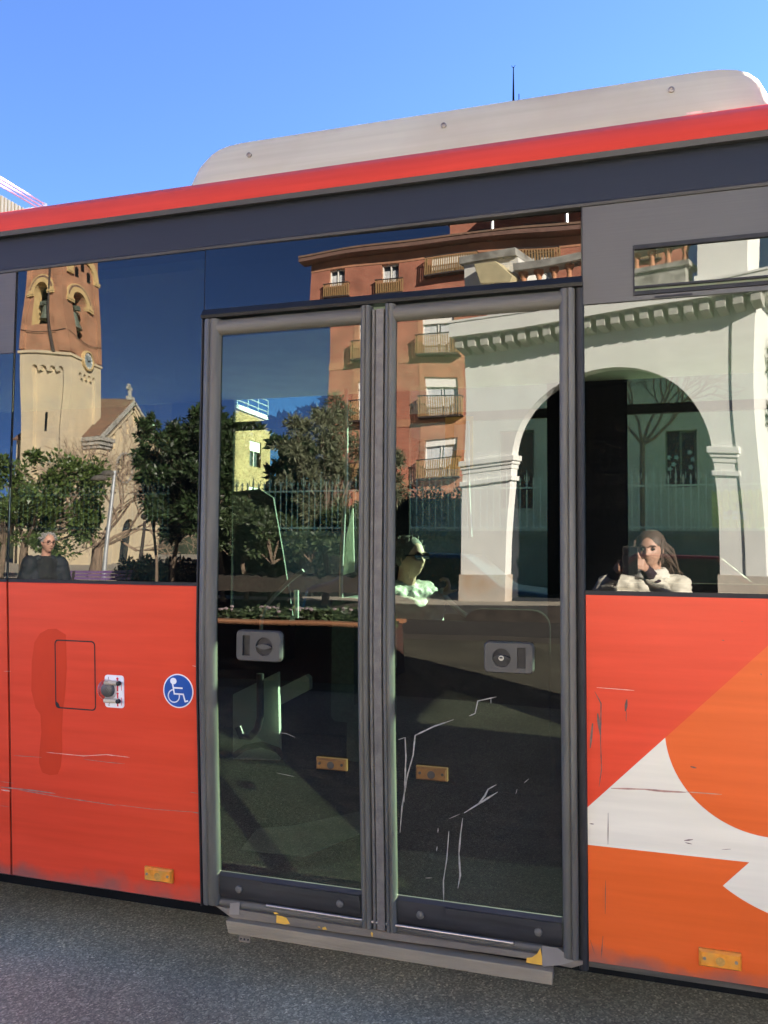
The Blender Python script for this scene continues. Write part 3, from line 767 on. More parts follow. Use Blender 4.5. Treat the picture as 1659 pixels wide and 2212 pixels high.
# amber reflectors; the door ones are coloured darker as if behind glass
def marker(parent, cx, cz, w_, h_, f, off, mats, name='side_marker', two=True):
    mb = MB()
    y = f(cz) + off
    ti = (f(cz + h_ / 2) - f(cz - h_ / 2)) / h_
    def Y_(z): return y + (z - cz) * ti
    b = [(cx - w_ / 2, cz - h_ / 2), (cx + w_ / 2, cz - h_ / 2), (cx + w_ / 2, cz + h_ / 2), (cx - w_ / 2, cz + h_ / 2)]
    q = 0.006
    f_ = [(cx - w_ / 2 + q, cz - h_ / 2 + q), (cx + w_ / 2 - q, cz - h_ / 2 + q), (cx + w_ / 2 - q, cz + h_ / 2 - q), (cx - w_ / 2 + q, cz + h_ / 2 - q)]
    vs = [(a, Y_(z), z) for a, z in b] + [(a, Y_(z) - 0.012, z) for a, z in b] + [(a, Y_(z) - 0.020, z) for a, z in f_]
    mb.add(vs, [(0, 1, 5, 4), (1, 2, 6, 5), (2, 3, 7, 6), (3, 0, 4, 7)], 1)
    mb.add(vs, [(4, 5, 9, 8), (5, 6, 10, 9), (6, 7, 11, 10), (7, 4, 8, 11), (8, 9, 10, 11)], 0)
    if two:
        for s_ in (-1, 1):
            mb.lathe([(0.0048, -0.002), (0.0048, 0.003), (0.002, 0.003)], (cx + s_ * (w_ / 2 - 0.015), Y_(cz) - 0.0205, cz + 0.002), 10, 2, axis='y')
        mb.lathe([(0.013, -0.002), (0.013, 0.0008), (0.006, 0.0012)], (cx, Y_(cz) - 0.0204, cz - 0.002), 16, 3, axis='y')
    return mb.build(name, mats, parent)
mm = [M['amber'], M['amber'], M['bolt'], mat('dusty_lens_centre', (0.45, 0.24, 0.05), 0.5, var=0.25, scale=80)]
a, b = on(685, 1632, ydoor), on(751, 1667, ydoor)
marker(leafL, (a.x + b.x) / 2, (a.z + b.z) / 2, abs(b.x - a.x), abs(b.z - a.z) * 0.86, ydoor, 0.003, [M['amberd'], M['amberd'], M['greyd'], M['greyd']], 'side_reflector')
a, b = on(900, 1650, ydoor), on(968, 1690, ydoor)
marker(leafR, (a.x + b.x) / 2, (a.z + b.z) / 2, abs(b.x - a.x), abs(b.z - a.z) * 0.84, ydoor, 0.003, [M['amberd'], M['amberd'], M['greyd'], M['greyd']], 'side_reflector')
a, b = on(317, 1870), on(374, 1906)
marker(bus, (a.x + b.x) / 2, (a.z + b.z) / 2, abs(b.x - a.x) + 0.006, 0.050, ypan, 0.002, mm)
a, b = on(1508, 2050), on(1602, 2090)
marker(bus, (a.x + b.x) / 2, (a.z + b.z) / 2, 0.118, 0.052, ypan, 0.002, mm)
# dried drips down the right pane
def lines(name, lst, mt, parent, f, wd=0.004, off=0.002):
    mb = MB()
    for ln in lst:
        k = ln[0] if isinstance(ln[0], float) else 1.0
        pts = [on(px, py, f, off) for px, py in (ln[1:] if isinstance(ln[0], float) else ln)]
        fine = []
        for p, q in zip(pts, pts[1:]):
            n = max(2, int((q - p).length / 0.02))
            fine += [p.lerp(q, j / n) for j in range(n)]
        fine.append(pts[-1])
        vs, fs = [], []
        for i, p in enumerate(fine):
            t = (fine[min(i + 1, len(fine) - 1)] - fine[max(i - 1, 0)]); t.y = 0; t.normalize()
            n_ = Vec((t.z, 0, -t.x)); hw = wd * k * (0.35 + 0.5 * abs(mnoise.noise((p.x * 40, p.z * 40, 3)))  + 0.25 * rnd.random())
            hw *= min(1, 0.3 + i * 0.5, 0.3 + (len(fine) - 1 - i) * 0.5)
            for s_ in (-1, 1):
                z = p.z + n_.z * hw * s_
                vs.append((p.x + n_.x * hw * s_, f(z) - off + 0.0003 * 0, z))
        fs = [(2 * i, 2 * i + 1, 2 * i + 3, 2 * i + 2) for i in range(len(fine) - 1)]
        mb.add(vs, fs)
    return build_each(mb, name, mt, parent)
def c3(x, y): return ((1480 + x / 1.8429) / 1.8228, (2600 + y / 1.8429) / 1.8228)
dl = [[(165, 575), (212, 560), (218, 700), (205, 1030)], [(175, 1250), (190, 1060), (230, 830), (270, 690), (285, 545), (420, 480), (565, 430)], [0.8, (675, 405), (720, 385), (740, 295), (875, 265)],
      [0.6, (835, 275), (835, 312)], [(595, 1655), (612, 1560), (603, 1400), (615, 1260), (630, 1145)], [(640, 1108), (740, 1045), (885, 955)], [(735, 1050), (790, 985), (815, 935), (875, 902)],
      [0.8, (492, 1752), (490, 1600), (515, 1440), (530, 1240)], [0.6, (440, 1385), (445, 1350)], [0.6, (1075, 890), (1110, 860)], [0.6, (1015, 970), (1025, 935)], [0.5, (450, 1250), (452, 1215)], [0.4, (530, 1150), (610, 1115)], [0.4, (360, 1580), (410, 1578)]]
lines('dried_drip', [[l[0]] + [c3(*p) for p in l[1:]] if isinstance(l[0], float) else [c3(*p) for p in l] for l in dl], M['drip'], leafR, ydoor, 0.0040, -0.001)
def c2_(x, y): return ((780 + x / 1.8436) / 1.8228, (2350 + y / 1.8436) / 1.8228)
lines('dried_drip', [[0.4, c2_(570, 985), c2_(640, 992), c2_(705, 1020)], [0.3, c2_(570, 1278), c2_(700, 1305)]], M['drip'], leafL, ydoor, 0.004, -0.001)
# sill below the leaves: chamfered apron, steel strip, yellow paint remnants
ys = ydoor(0.27)
mb = MB()
sp = [on(440, 1950, ydoor), on(470, 1953, ydoor), on(503, 1979, ydoor), on(1150, 2069, ydoor), on(1228, 2082, ydoor), on(1270, 2072, ydoor)]
zt0 = ZKB - 0.026
mb.prism([(XD0 + 0.012, ys - 0.012, zt0), (sp[1].x, ys - 0.012, sp[1].z - 0.004), (sp[2].x, ys - 0.012, sp[2].z), (sp[3].x, ys - 0.012, sp[3].z + 0.0), (sp[4].x + 0.01, ys - 0.012, sp[4].z - 0.006), (XD1 - 0.012, ys - 0.012, zt0 - 0.012), (XD1 - 0.012, ys - 0.012, zt0)], (0, 0.06, 0))
sill = mb.build('door_sill', M['sill'], bus, bevel=0.004)
p0, p1 = on(573, 1958, ydoor, 0.02), on(1108, 2040, ydoor, 0.02)
mb = MB(); mb.tube([(p0.x, ys - 0.014, p0.z), (p1.x, ys - 0.014, p1.z)], 0.0055, 10); mb.build('steel_strip', M['steel'], sill, smooth=True)
mb = MB()
def c5(x, y): return on((760 + x / 2.242) / 1.8228, (3380 + y / 2.242) / 1.8228, ydoor, 0.0)
for pl_ in ([(750, 487), (800, 497), (838, 512), (870, 562), (820, 566), (750, 552)], [(722, 465), (745, 462), (775, 480), (735, 480)], [(1152, 596), (1180, 588), (1196, 614), (1160, 612)], [(1112, 588), (1130, 586), (1140, 600)], [(1585, 634), (1600, 645), (1594, 680), (1580, 650)]):
    q = [c5(*p) for p in pl_]
    mb.prism([(p.x, ys - 0.0135, p.z) for p in q], (0, 0.001, 0))
def c7(x, y): return on((1500 + x / 1.0886) / 1.8228, (3300 + y / 1.0886) / 1.8228, ydoor, 0.0)
q = [c7(*p) for p in [(627, 505), (650, 503), (672, 487), (685, 465), (692, 500), (693, 535), (625, 524)]]
mb.prism([(p.x, ys - 0.0135, p.z) for p in q], (0, 0.001, 0))
build_each(mb, 'yellow_paint', M['yellow'], sill)
mb = MB(); q = [c5(340, 385), c5(425, 378), c5(422, 482), c5(335, 480)]; mb.prism([(p.x, ys - 0.0132, p.z) for p in q], (0, 0.001, 0))
q = [c7(692, 455), c7(760, 465), c7(828, 520), c7(770, 535), c7(694, 542)]; mb.prism([(p.x, ys - 0.0132, p.z) for p in q], (0, 0.001, 0)); build_each(mb, 'end_plate', mat('paler_sill_plate', (0.22, 0.195, 0.16), 0.7, var=0.15), sill)
# ramp edge: a bar hanging a little skew below the sill
yb = ys - 0.035
b0, b1 = at(487, 1988, yb), at(1193, 2100, yb); c0, c1b = at(492, 2016, yb), at(1193, 2129, yb)
mb = MB(); mb.hexa([(c0.x, yb, c0.z), (c1b.x, yb, c1b.z), (c1b.x, yb + 0.05, c1b.z), (c0.x, yb + 0.05, c0.z), (b0.x, yb, b0.z), (b1.x, yb, b1.z), (b1.x, yb + 0.05, b1.z), (b0.x, yb + 0.05, b0.z)])
bar = mb.build('ramp_edge', mat('scuffed_ramp_bar', (0.27, 0.222, 0.145), 0.65, var=0.2, scale=5, stretch=(0.6, 4, 4), bump=0.3, bscale=40), bus, bevel=0.003)
mb = MB(); p = at(531, 2025, yb + 0.02); mb.box((p.x - 0.022, yb + 0.01, p.z - 0.012), (p.x + 0.022, yb + 0.015, p.z + 0.03)); 
for k in (-1, 0, 1): mb.lathe([(0.003, 0), (0.003, 0.003)], (p.x + k * 0.014, yb + 0.0105, p.z - 0.002), 8, 1, axis='y')
mb.build('bracket', [M['sill'], M['black']], bar)
mb = MB(); q0, q1 = at(510, 1990, yb + 0.045), at(1186, 2096, yb + 0.045); mb.box((q0.x, yb + 0.03, min(q0.z, q1.z) + 0.004), (q1.x, yb + 0.12, min(q0.z, q1.z) + 0.013)); mb.build('ramp_plate', M['kick'], bus)

# ---------------- fittings on the left panel
def rrect(x0, z0, x1, z1, r, n=4):
    o = []
    for cx, cz, a in ((x1 - r, z1 - r, 0), (x0 + r, z1 - r, 90), (x0 + r, z0 + r, 180), (x1 - r, z0 + r, 270)):
        o += [(cx + r * math.cos(R_(a + 90 * k / n)), cz + r * math.sin(R_(a + 90 * k / n))) for k in range(n + 1)]
    return o
def flat(mb, pts, f, off, th=0.001, m=0):
    """a thin sticker following the lean of the side"""
    P = [Vec((x, f(z) - off, z)) for x, z in pts]
    mb.prism(P, (0, th, 0), m)
def ringpoly(mb, o_, i_, f, off, m=0):
    n = len(o_)
    vs = [(x, f(z) - off, z) for x, z in o_] + [(x, f(z) - off, z) for x, z in i_]
    mb.add(vs, [(k, (k + 1) % n, n + (k + 1) % n, n + k) for k in range(n)], m)
ha, hb = on(118, 1381), on(208, 1536)
mb = MB(); ringpoly(mb, rrect(ha.x, hb.z, hb.x, ha.z, 0.016), rrect(ha.x + 0.005, hb.z + 0.005, hb.x - 0.005, ha.z - 0.005, 0.013), ypan, 0.0012)
flat(mb, [(ha.x + 0.004, hb.z + 0.004), (ha.x + 0.022, hb.z + 0.003), (ha.x + 0.014, hb.z + 0.02), (ha.x + 0.004, hb.z + 0.026)], ypan, 0.0014, 0.0004)
hatch = mb.build('flap_gap', M['black'], bus)
mb = MB()
def c6(x, y): p = on((x / 1.58) / 1.8228, (2250 + y / 1.58) / 1.8228); return (p.x, p.z)
flat(mb, [c6(*q) for q in [(300, 358), (350, 356), (410, 395), (416, 600), (405, 760), (392, 870), (385, 1000), (388, 1120), (378, 1215), (360, 1262), (310, 1268), (262, 1250), (243, 1190), (247, 1110), (258, 1000), (252, 890), (222, 850), (195, 740), (198, 560), (215, 440), (250, 385)]], ypan, 0.0006, 0.0004)
mb.build('paint_stain', M['wetred'], bus)
# valve plate with knob
va, vb = on(227, 1457), on(269, 1530)
mb = MB()
o_ = rrect(va.x, vb.z, vb.x, va.z, 0.012)
flat(mb, o_, ypan, 0.003, 0.0028, 0)
zc = (va.z + vb.z) / 2; yv_ = ypan(zc)
for dz, in ((0.031,), (-0.025,)):
    flat(mb, rect(vb.x - 0.030, zc + dz - 0.030, vb.x - 0.024, zc + dz + 0.022), ypan, 0.0036, 0.0005, 1)
    flat(mb, rect(vb.x - 0.011, zc + dz - 0.026, vb.x - 0.009, zc + dz + 0.004), ypan, 0.0036, 0.0005, 1)
    flat(mb, rect(vb.x - 0.032, zc + dz + 0.016, vb.x - 0.022, zc + dz + 0.020), ypan, 0.0037, 0.0005, 1)
vp = mb.build('valve_plate', [M['signw'], M['signr']], bus)
mb = MB()
for s_ in (1, -1):
    mb.tube([(va.x + 0.006, yv_ - 0.012, zc + s_ * 0.033 - 0.001), (vb.x - 0.016, yv_ - 0.012, zc + s_ * 0.033 + 0.001)], 0.0085, 10, 0)
    mb.lathe([(0.0085, -0.004), (0.0085, 0.006), (0.005, 0.008)], (vb.x - 0.014, yv_ - 0.016, zc + s_ * 0.033), 12, 1, axis='y')
kx, kz = on(236, 1489).x, on(236, 1489).z
mb.lathe([(0.027, -0.02), (0.027, 0.002), (0.022, 0.006), (0.006, 0.007)], (kx, yv_ - 0.012, kz), 20, 2, axis='y')
mb.build('valve_knob', [M['clearp'], M['black'], mat('dull_grey_knob', (0.085, 0.08, 0.075), 0.6, var=0.2)], vp, smooth=True)
mb = MB(); mb.lathe([(0.040, -0.006), (0.038, 0.006), (0.030, 0.014), (0.008, 0.020)], (kx - 0.004, yv_ - 0.008, kz), 24, 0, axis='y'); mb.build('clear_cap', glassmat('cloudy_cap', 0.03, (0.82, 0.80, 0.78), 0.4), vp, smooth=True)
def text(name, s_, size, loc, mt, parent, rot=(math.pi / 2, 0, 0), ext=0.0004, align='CENTER'):
    cu = bpy.data.curves.new(name, 'FONT'); cu.body = s_; cu.size = size; cu.extrude = ext; cu.align_x = align; cu.align_y = 'CENTER'
    ob = bpy.data.objects.new(name, cu); COL.objects.link(ob); ob.data.materials.append(mt)
    ob.rotation_euler = rot; ob.location = Vec(loc) - wloc(parent)
    bpy.context.view_layer.update()
    me = bpy.data.meshes.new_from_object(ob.evaluated_get(bpy.context.evaluated_depsgraph_get()))
    me.transform(ob.matrix_world); me.name = name
    bpy.data.objects.remove(ob)
    ob = bpy.data.objects.new(name, me); COL.objects.link(ob); ob.parent = parent
    return ob
M['printd'] = mat('dark_print', (0.12, 0.03, 0.04), 0.6)
text('numeral', '1', 0.016, (va.x + 0.018, ypan(va.z) - 0.0042, va.z - 0.013), M['printd'], vp)
text('numeral', '2', 0.016, (va.x + 0.018, ypan(vb.z) - 0.0042, vb.z + 0.012), M['printd'], vp)
# wheelchair sign
wa, wb_ = on(353, 1493), on(418, 1493); wt, wbm = on(386, 1455), on(386, 1530)
wc = ((wa.x + wb_.x) / 2, (wt.z + wbm.z) / 2); wr = (wb_.x - wa.x) / 2
cp = lambda r, n=48: [(wc[0] + r * math.cos(2 * math.pi * k / n), wc[1] + r * math.sin(2 * math.pi * k / n)) for k in range(n)]
mb = MB(); flat(mb, cp(wr), ypan, 0.001, 0.0008, 1); flat(mb, cp(wr * 0.93), ypan, 0.0014, 0.0008, 0)
ws = mb.build('wheelchair_sign', [M['blue'], M['signw']], bus)
mb = MB()
def wq(x, y): return (wc[0] + (x - 1313) / 217 * wr, wc[1] - (y - 433) / 250 * wr)
def bar2(pts, wd):
    for p, q in zip(pts, pts[1:]):
        a = Vec((p[0], p[1], 0)); b = Vec((q[0], q[1], 0)); t = (b - a).normalized(); n_ = Vec((-t.y, t.x, 0)) * wd / 2
        a -= t * wd * 0.35; b += t * wd * 0.35
        flat(mb, [(v.x, v.y) for v in (a - n_, b - n_, b + n_, a + n_)], ypan, 0.0019, 0.0006)
lw = wr * 0.09
hc = wq(1246, 292); flat(mb, [(hc[0] + wr * 0.21 * math.cos(2 * math.pi * k / 24), hc[1] + wr * 0.19 * math.sin(2 * math.pi * k / 24)) for k in range(24)], ypan, 0.0019, 0.0006)
bar2([wq(1235, 335), wq(1258, 478), wq(1385, 478), wq(1412, 582), wq(1448, 570)], lw)
bar2([wq(1250, 390), wq(1370, 390)], lw)
arc_ = []
for k in range(25):
    q = R_(105 + 262 * k / 24)
    arc_.append(wq(1250 + 80 * math.cos(q), 510 - 92 * math.sin(q)))
bar2(arc_, lw * 0.8)
mb.build('pictogram', M['signw'], ws)
# scratches and scuffs along the panels
lines('scratch', [[1.0, (0, 1700), (60, 1706), (120, 1714)], [0.8, (40, 1706), (130, 1722), (250, 1740)], [0.5, (250, 1738), (330, 1748), (430, 1755)], [0.5, (180, 1640), (235, 1647), (270, 1650)], [0.5, (30, 1632), (90, 1636)], [1.5, (415, 1754), (430, 1757)], [0.5, (0, 1688), (30, 1692)],
      [0.5, (0, 1740), (20, 1743)], [0.7, (410, 1711), (428, 1714)]], M['scratch'], bus, ypan, 0.0035, 0.0012)
lines('scratch', [[0.6, (100, 1625), (180, 1633), (230, 1630), (280, 1636)], [0.8, (415, 1438), (427, 1440)], [1.6, (2, 1706), (22, 1709)], [0.6, (8, 1450), (24, 1450)]], M['scratchl'], bus, ypan, 0.003, 0.0012)
def c4(x, y): return ((2224 + x / 1.2775) / 1.8228, (2300 + y / 1.2775) / 1.8228)
lines('scratch', [[0.7, c4(160, 520), c4(250, 527), c4(350, 535)]], M['scratchl'], bus, ypan, 0.0025, 0.0012)
lines('scratch', [[1.2, c4(232, 1027), c4(400, 1032), c4(500, 1042), c4(610, 1047)], [0.8, c4(610, 1045), c4(790, 1058)]], mat('pinkish_rub', (0.42, 0.24, 0.18), 0.7, var=0.3, scale=50), bus, ypan, 0.004, 0.0012)
lines('scratch', [[2.2, c4(165, 650), c4(178, 760)], [2.4, c4(140, 700), c4(128, 825)], [0.8, c4(150, 540), c4(182, 600), c4(180, 800), c4(185, 930), c4(172, 1020)], [2.8, c4(312, 580), c4(305, 640)], [1.0, c4(310, 640), c4(308, 690)], [0.6, c4(205, 1490), c4(203, 1660)], [0.8, c4(192, 1770), c4(183, 1880)], [1.0, c4(125, 1205), c4(147, 1207)],
      [0.6, c4(218, 1150), c4(217, 1310)], [2.0, c4(632, 918), c4(662, 925)], [1.0, c4(600, 1290), c4(645, 1285)], [0.8, c4(605, 1300), c4(640, 1308)], [0.8, c4(790, 1335), c4(835, 1333)], [0.5, c4(128, 1790), c4(150, 1860)], [0.8, c4(790, 282), c4(803, 284)], [0.8, c4(985, 450), c4(990, 458)], [0.6, c4(888, 188), c4(894, 188)]],
      mat('dark_scuff', (0.14, 0.085, 0.07), 0.7, var=0.4, scale=60), bus, ypan, 0.0035, 0.0012)

# ---------------- inside
mb = MB(); mb.box((XL, 0.10, 0.30), (XR, W2 - 0.04, 0.345)); mb.build('bus_floor', M['floor'], bus)
mb = MB(); mb.box((XD0, 0.10, 0.346), (XD1, 0.66, 0.349)); mb.build('floor_darkening_sheet', mat('painted_floor_shade', (0.003, 0.003, 0.003), .9, var=.2, spec=0.02), bus)  # black sheet laid over the sunlit floor strip to darken it
mb = MB(); mb.box((XL, 0.06, 2.62), (XR, W2 - 0.04, 2.66)); mb.build('ceiling', M['int'], bus)
mb = MB()
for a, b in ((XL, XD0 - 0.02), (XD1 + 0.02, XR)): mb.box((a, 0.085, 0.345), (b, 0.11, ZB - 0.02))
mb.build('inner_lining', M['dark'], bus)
def fx(px): return at(px, 1150, W2 - 0.05).x
zl_, zu_ = at(1000, 1327, W2 - 0.05).z, at(700, 838, W2 - 0.05).z
zh0, zh1 = at(700, 922, W2 - 0.05).z, at(700, 903, W2 - 0.05).z
wins = [(XL + 0.3, -5.0), (-4.9, fx(365)), (fx(500), fx(772)), (fx(883), fx(1182)), (fx(1357), fx(1700)), (fx(1740), XR - 0.2)]
mb = MB()
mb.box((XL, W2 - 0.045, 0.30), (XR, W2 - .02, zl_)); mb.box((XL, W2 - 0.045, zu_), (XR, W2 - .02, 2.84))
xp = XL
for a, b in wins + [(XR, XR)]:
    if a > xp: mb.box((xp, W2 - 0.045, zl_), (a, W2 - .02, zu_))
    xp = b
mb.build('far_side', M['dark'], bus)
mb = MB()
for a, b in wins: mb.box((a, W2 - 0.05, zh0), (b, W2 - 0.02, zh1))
mb.box((fx(1357), W2 - 0.06, zl_), (XR - 0.2, W2 - 0.01, zl_ + 0.22)); build_each(mb, 'window_bar_and_sun_panel', M['black'], bus)  # last box is an added panel that keeps sun off the floor
for a, b in wins:
    mb = MB(); mb.box((a, W2 - 0.035, zl_), (b, W2 - 0.029, zu_)); mb.build('far_window', M['clear'], bus)
mb = MB(); mb.box((XL - 0.03, 0.02, 0.3), (XL, W2, 2.85)); mb.build('rear_wall', M['red'], bus)
mb = MB(); mb.box((XR, 0.02, 0.3), (XR + 0.03, W2, 1.2)); mb.box((XR, 0.02, 1.2), (XR + 0.03, 0.2, 2.85)); mb.box((XR, W2 - 0.2, 1.2), (XR + 0.03, W2, 2.85)); mb.build('front_wall', M['red'], bus)
# pale lower lining of the far side, wheel box, partition
def ip(px, py, y): return at(px, py, y)
mb = MB(); mb.prism([ip(503, 1500, 1.42), ip(600, 1452, 1.42), ip(604, 1642, 1.42), ip(503, 1640, 1.42)], (0, 0.03, 0)); mb.build('pale_lining', M['frost'], bus)
mb = MB(); mb.prism([ip(528, 1712, 1.38), ip(560, 1712, 1.38), ip(554, 1812, 1.38), ip(522, 1830, 1.38), ip(512, 1770, 1.38)], (0, 0.03, 0)); mb.build('pale_post', M['frost'], bus)
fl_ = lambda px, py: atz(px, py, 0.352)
mb = MB(); mb.prism([fl_(520, 1835), fl_(655, 1850), fl_(778, 1800), fl_(778, 1752), fl_(640, 1782), fl_(555, 1790)], (0, 0, -0.004)); mb.build('floor_sun_patch', mat('painted_floor_sun', (0.15, 0.155, 0.145), .9, var=.15, spec=0.05), bus)  # sun patch on the floor, painted as a paler sheet
# padded backrest for a wheelchair, black foot, bent rails
mb = MB()
q = [ip(503, 1062, 1.7), ip(560, 1056, 1.7), ip(590, 1075, 1.7), ip(612, 1200, 1.7), ip(632, 1330, 1.7), ip(545, 1330, 1.7), ip(505, 1330, 1.7)]
mb.prism(q, (0, 0.014, 0)); mb.build('backrest_pad', M['seat'], bus)
mb = MB(); a = ip(545, 1330, 1.72); b = ip(625, 1425, 1.72); mb.box((a.x, 1.72, b.z), (b.x, 1.8, a.z)); mb.build('pad_foot', M['dark'], bus)
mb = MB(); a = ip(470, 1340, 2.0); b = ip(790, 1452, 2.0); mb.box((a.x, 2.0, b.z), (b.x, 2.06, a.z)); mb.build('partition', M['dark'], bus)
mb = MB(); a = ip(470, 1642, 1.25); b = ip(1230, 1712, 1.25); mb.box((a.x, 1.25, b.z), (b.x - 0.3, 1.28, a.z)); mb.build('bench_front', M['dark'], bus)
def rail_(pts, r, mt, name='grab_rail'):
    mb = MB(); mb.tube(pts, r, 10); return mb.build(name, mt, bus, smooth=True)
rail_([ip(655, 1232, 1.5), ip(625, 1255, 1.5), ip(595, 1285, 1.5), ip(575, 1310, 1.5), ip(565, 1340, 1.5), ip(563, 1380, 1.5)], 0.011, M['pole'])
rail_([ip(640, 1275, 1.9), ip(640, 1335, 1.9)], 0.016, M['pole'])
rail_([ip(622, 1276, 2.1), ip(622, 1340, 2.1)], 0.02, M['pole'])
rail_([ip(748, 840, 1.9), ip(748, 1060, 1.9), ip(744, 1085, 1.9), ip(737, 1240, 1.9), ip(737, 1330, 1.9)], 0.012, M['pole'])
mb = MB(); mb.prism([ip(762, 1090, 1.95), ip(765, 1235, 1.95), ip(738, 1243, 1.95), ip(748, 1160, 1.95)], (0, 0.012, 0)); mb.build('pale_shield', M['frost'], bus)
rail_([ip(562, 1455, 1.25), ip(562, 1550, 1.25), ip(556, 1575, 1.25), ip(540, 1592, 1.25), ip(522, 1590, 1.25), ip(514, 1570, 1.25)], 0.019, mat('black_rail', (0.03, 0.03, 0.03), 0.3, var=0.1))
rail_([ip(505, 1632, 1.0), ip(530, 1615, 1.0), ip(565, 1608, 1.0), ip(600, 1620, 1.0), ip(622, 1645, 1.0)], 0.014, M['dark'])
mb = MB(); mb.prism([ip(505, 1535, 1.8), ip(660, 1458, 1.8), ip(668, 1465, 1.8), ip(668, 1490, 1.8), ip(505, 1575, 1.8)], (0, 0.05, 0)); mb.build('sloping_ledge', M['intl'], bus)
rail_([ip(951, 1272, 1.84), ip(965, 1293, 1.84), ip(990, 1318, 1.84), ip(1014, 1334, 1.84), ip(1030, 1370, 1.84)], 0.015, M['pole'])
rail_([ip(1010, 910, 1.2), ip(1012, 1060, 1.2), ip(1017, 1160, 1.2)], 0.008, M['pole'], 'hanging_strap')
mb = MB(); a = ip(1003, 1168, 1.2); 
mb.build('x', M['pole'], bus) if False else None
# two dark headrests and a seat row under the far windows
for px, y, dx in ((1092, 1.2, 0.0), (1300, 1.6, 0.1)):
    p = ip(px, 1345, y)
    mb = MB(); mb.rbox((p.x - 0.20, p.y, p.z - 0.75), (p.x + 0.20, p.y + 0.09, p.z + 0.06), 0.08, 5, axis=1); mb.rbox((p.x - 0.2, p.y + 0.05, p.z - 0.8), (p.x + 0.2, p.y + 0.5, p.z - 0.68), 0.04, 3, axis=1)
    mb.build('seat', M['dark'], bus, smooth=True)
mb = MB(); a = ip(858, 1338, 1.55); c = ip(1228, 1720, 1.55); mb.box((a.x, 1.55, c.z), (c.x, 1.59, a.z)); mb.build('partition', M['dark'], bus)
# notice on the far window
a, b = ip(962, 902, W2 - 0.06), ip(1022, 1012, W2 - 0.06)
mb = MB(); mb.box((a.x, W2 - 0.062, b.z), (b.x, W2 - 0.060, a.z), 0); mb.box((a.x + 0.06, W2 - 0.064, b.z + 0.12), (b.x - 0.02, W2 - 0.0625, a.z - 0.05), 1); mb.build('window_notice', [M['yellow'], M['signw']], bus)
# underside and wheels
mb = MB(); mb.box((XL, 0.16, 0.20), (XR, W2 - 0.1, 0.30)); mb.build('underbody', M['dark'], bus)
for x in (-5.2, 2.2):
    for y in (0.14, W2 - 0.44):
        mb = MB(); mb.lathe([(0.20, 0.0), (0.46, 0.02), (0.48, 0.06), (0.48, 0.24), (0.46, 0.28), (0.2, 0.30)], (x, y + 0.3, 0.48), 40, 0, axis='y')
        wh = mb.build('wheel', M['black'], bus, smooth=True)
        mb = MB(); mb.lathe([(0.26, 0.0), (0.24, 0.012), (0.12, -0.02), (0.1, 0.03), (0.03, 0.035)], (x, y + (0.0 if y < 1 else 0.3), 0.48), 24, 0, axis='y'); mb.build('rim', M['bolt'], wh, smooth=True)
# ------------------------------------------------------------------ the square behind the photographer, seen mirrored in the glass
# built in mirror-image coordinates (y > 0 as the panes show it) and turned over to y < 0, where it really stands
M['plaster'] = mat('white_render', (0.83, 0.83, 0.78), 0.9, var=0.05, scale=2, bump=0.25, bscale=30)
M['plasterd'] = mat('greyer_base_render', (0.58, 0.52, 0.44), 0.9, var=0.12, scale=3, bump=0.4, bscale=40, var2=(0.50, 0.36, 0.24), sc2=1.5)
M['stone'] = mat('weathered_grey_stone', (0.38, 0.37, 0.33), 0.95, var=0.25, scale=5, bump=0.5, var2=(0.16, 0.15, 0.13), sc2=3.5)
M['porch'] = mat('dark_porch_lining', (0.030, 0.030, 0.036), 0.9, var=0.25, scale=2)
M['bracket'] = mat('grey_bracket_render', (0.42, 0.41, 0.37), 0.9, var=0.15, scale=4)
M['terra'] = mat('terracotta', (0.50, 0.24, 0.13), 0.85, var=0.2, scale=6)
M['brick'] = brickmat('red_brick', (0.40, 0.125, 0.07), (0.33, 0.095, 0.055), (0.36, 0.20, 0.14))
M['brickt'] = brickmat('brown_tower_brick', (0.40, 0.175, 0.085), (0.32, 0.13, 0.065), (0.36, 0.22, 0.14), mort=0.015)
M['bricky'] = brickmat('yellow_brick', (0.31, 0.145, 0.065), (0.27, 0.12, 0.05), (0.45, 0.32, 0.18))
M['bandor'] = mat('orange_render', (0.43, 0.205, 0.115), 0.9, var=0.14, scale=3, var2=(0.30, 0.15, 0.09), sc2=0.8)
M['ochre'] = mat('ochre_render', (0.50, 0.36, 0.165), 0.9, var=0.12, scale=2)
M['cream'] = mat('cream_render', (0.54, 0.45, 0.30), 0.9, var=0.10, scale=0.8, bump=0.2, var2=(0.44, 0.38, 0.28), sc2=0.5, stretch=(1, 1, 0.35))
M['tile'] = mat('roof_tile', (0.20, 0.115, 0.075), 0.9, var=0.3, scale=5, var2=(0.15, 0.11, 0.075), sc2=1.2, bump=0.8)
M['tiled'] = mat('dark_roof_tile', (0.16, 0.09, 0.07), 0.9, var=0.3, scale=5, bump=0.8)
M['slat'] = mat('varnished_slats', (0.32, 0.20, 0.085), 0.6, var=0.15, scale=10)
M['iron'] = mat('dark_iron', (0.035, 0.025, 0.022), 0.6)
M['shut'] = mat('white_shutter', (0.78, 0.76, 0.70), 0.6, var=0.05)
M['curt'] = mat('pale_curtain', (0.55, 0.57, 0.58), 0.9, var=0.3, scale=8, stretch=(4, 4, 0.2))
M['room'] = mat('dark_room', (0.02, 0.025, 0.03), 0.3, var=0.2)
M['awn'] = mat('green_awning', (0.03, 0.20, 0.16), 0.7, var=0.2)
M['galv'] = mat('galvanised_post', (0.55, 0.57, 0.58), 0.35, 0.6, var=0.1)
M['bark'] = mat('grey_brown_bark', (0.16, 0.115, 0.08), 0.95, var=0.4, scale=12, bump=0.8, stretch=(1, 1, 0.3))
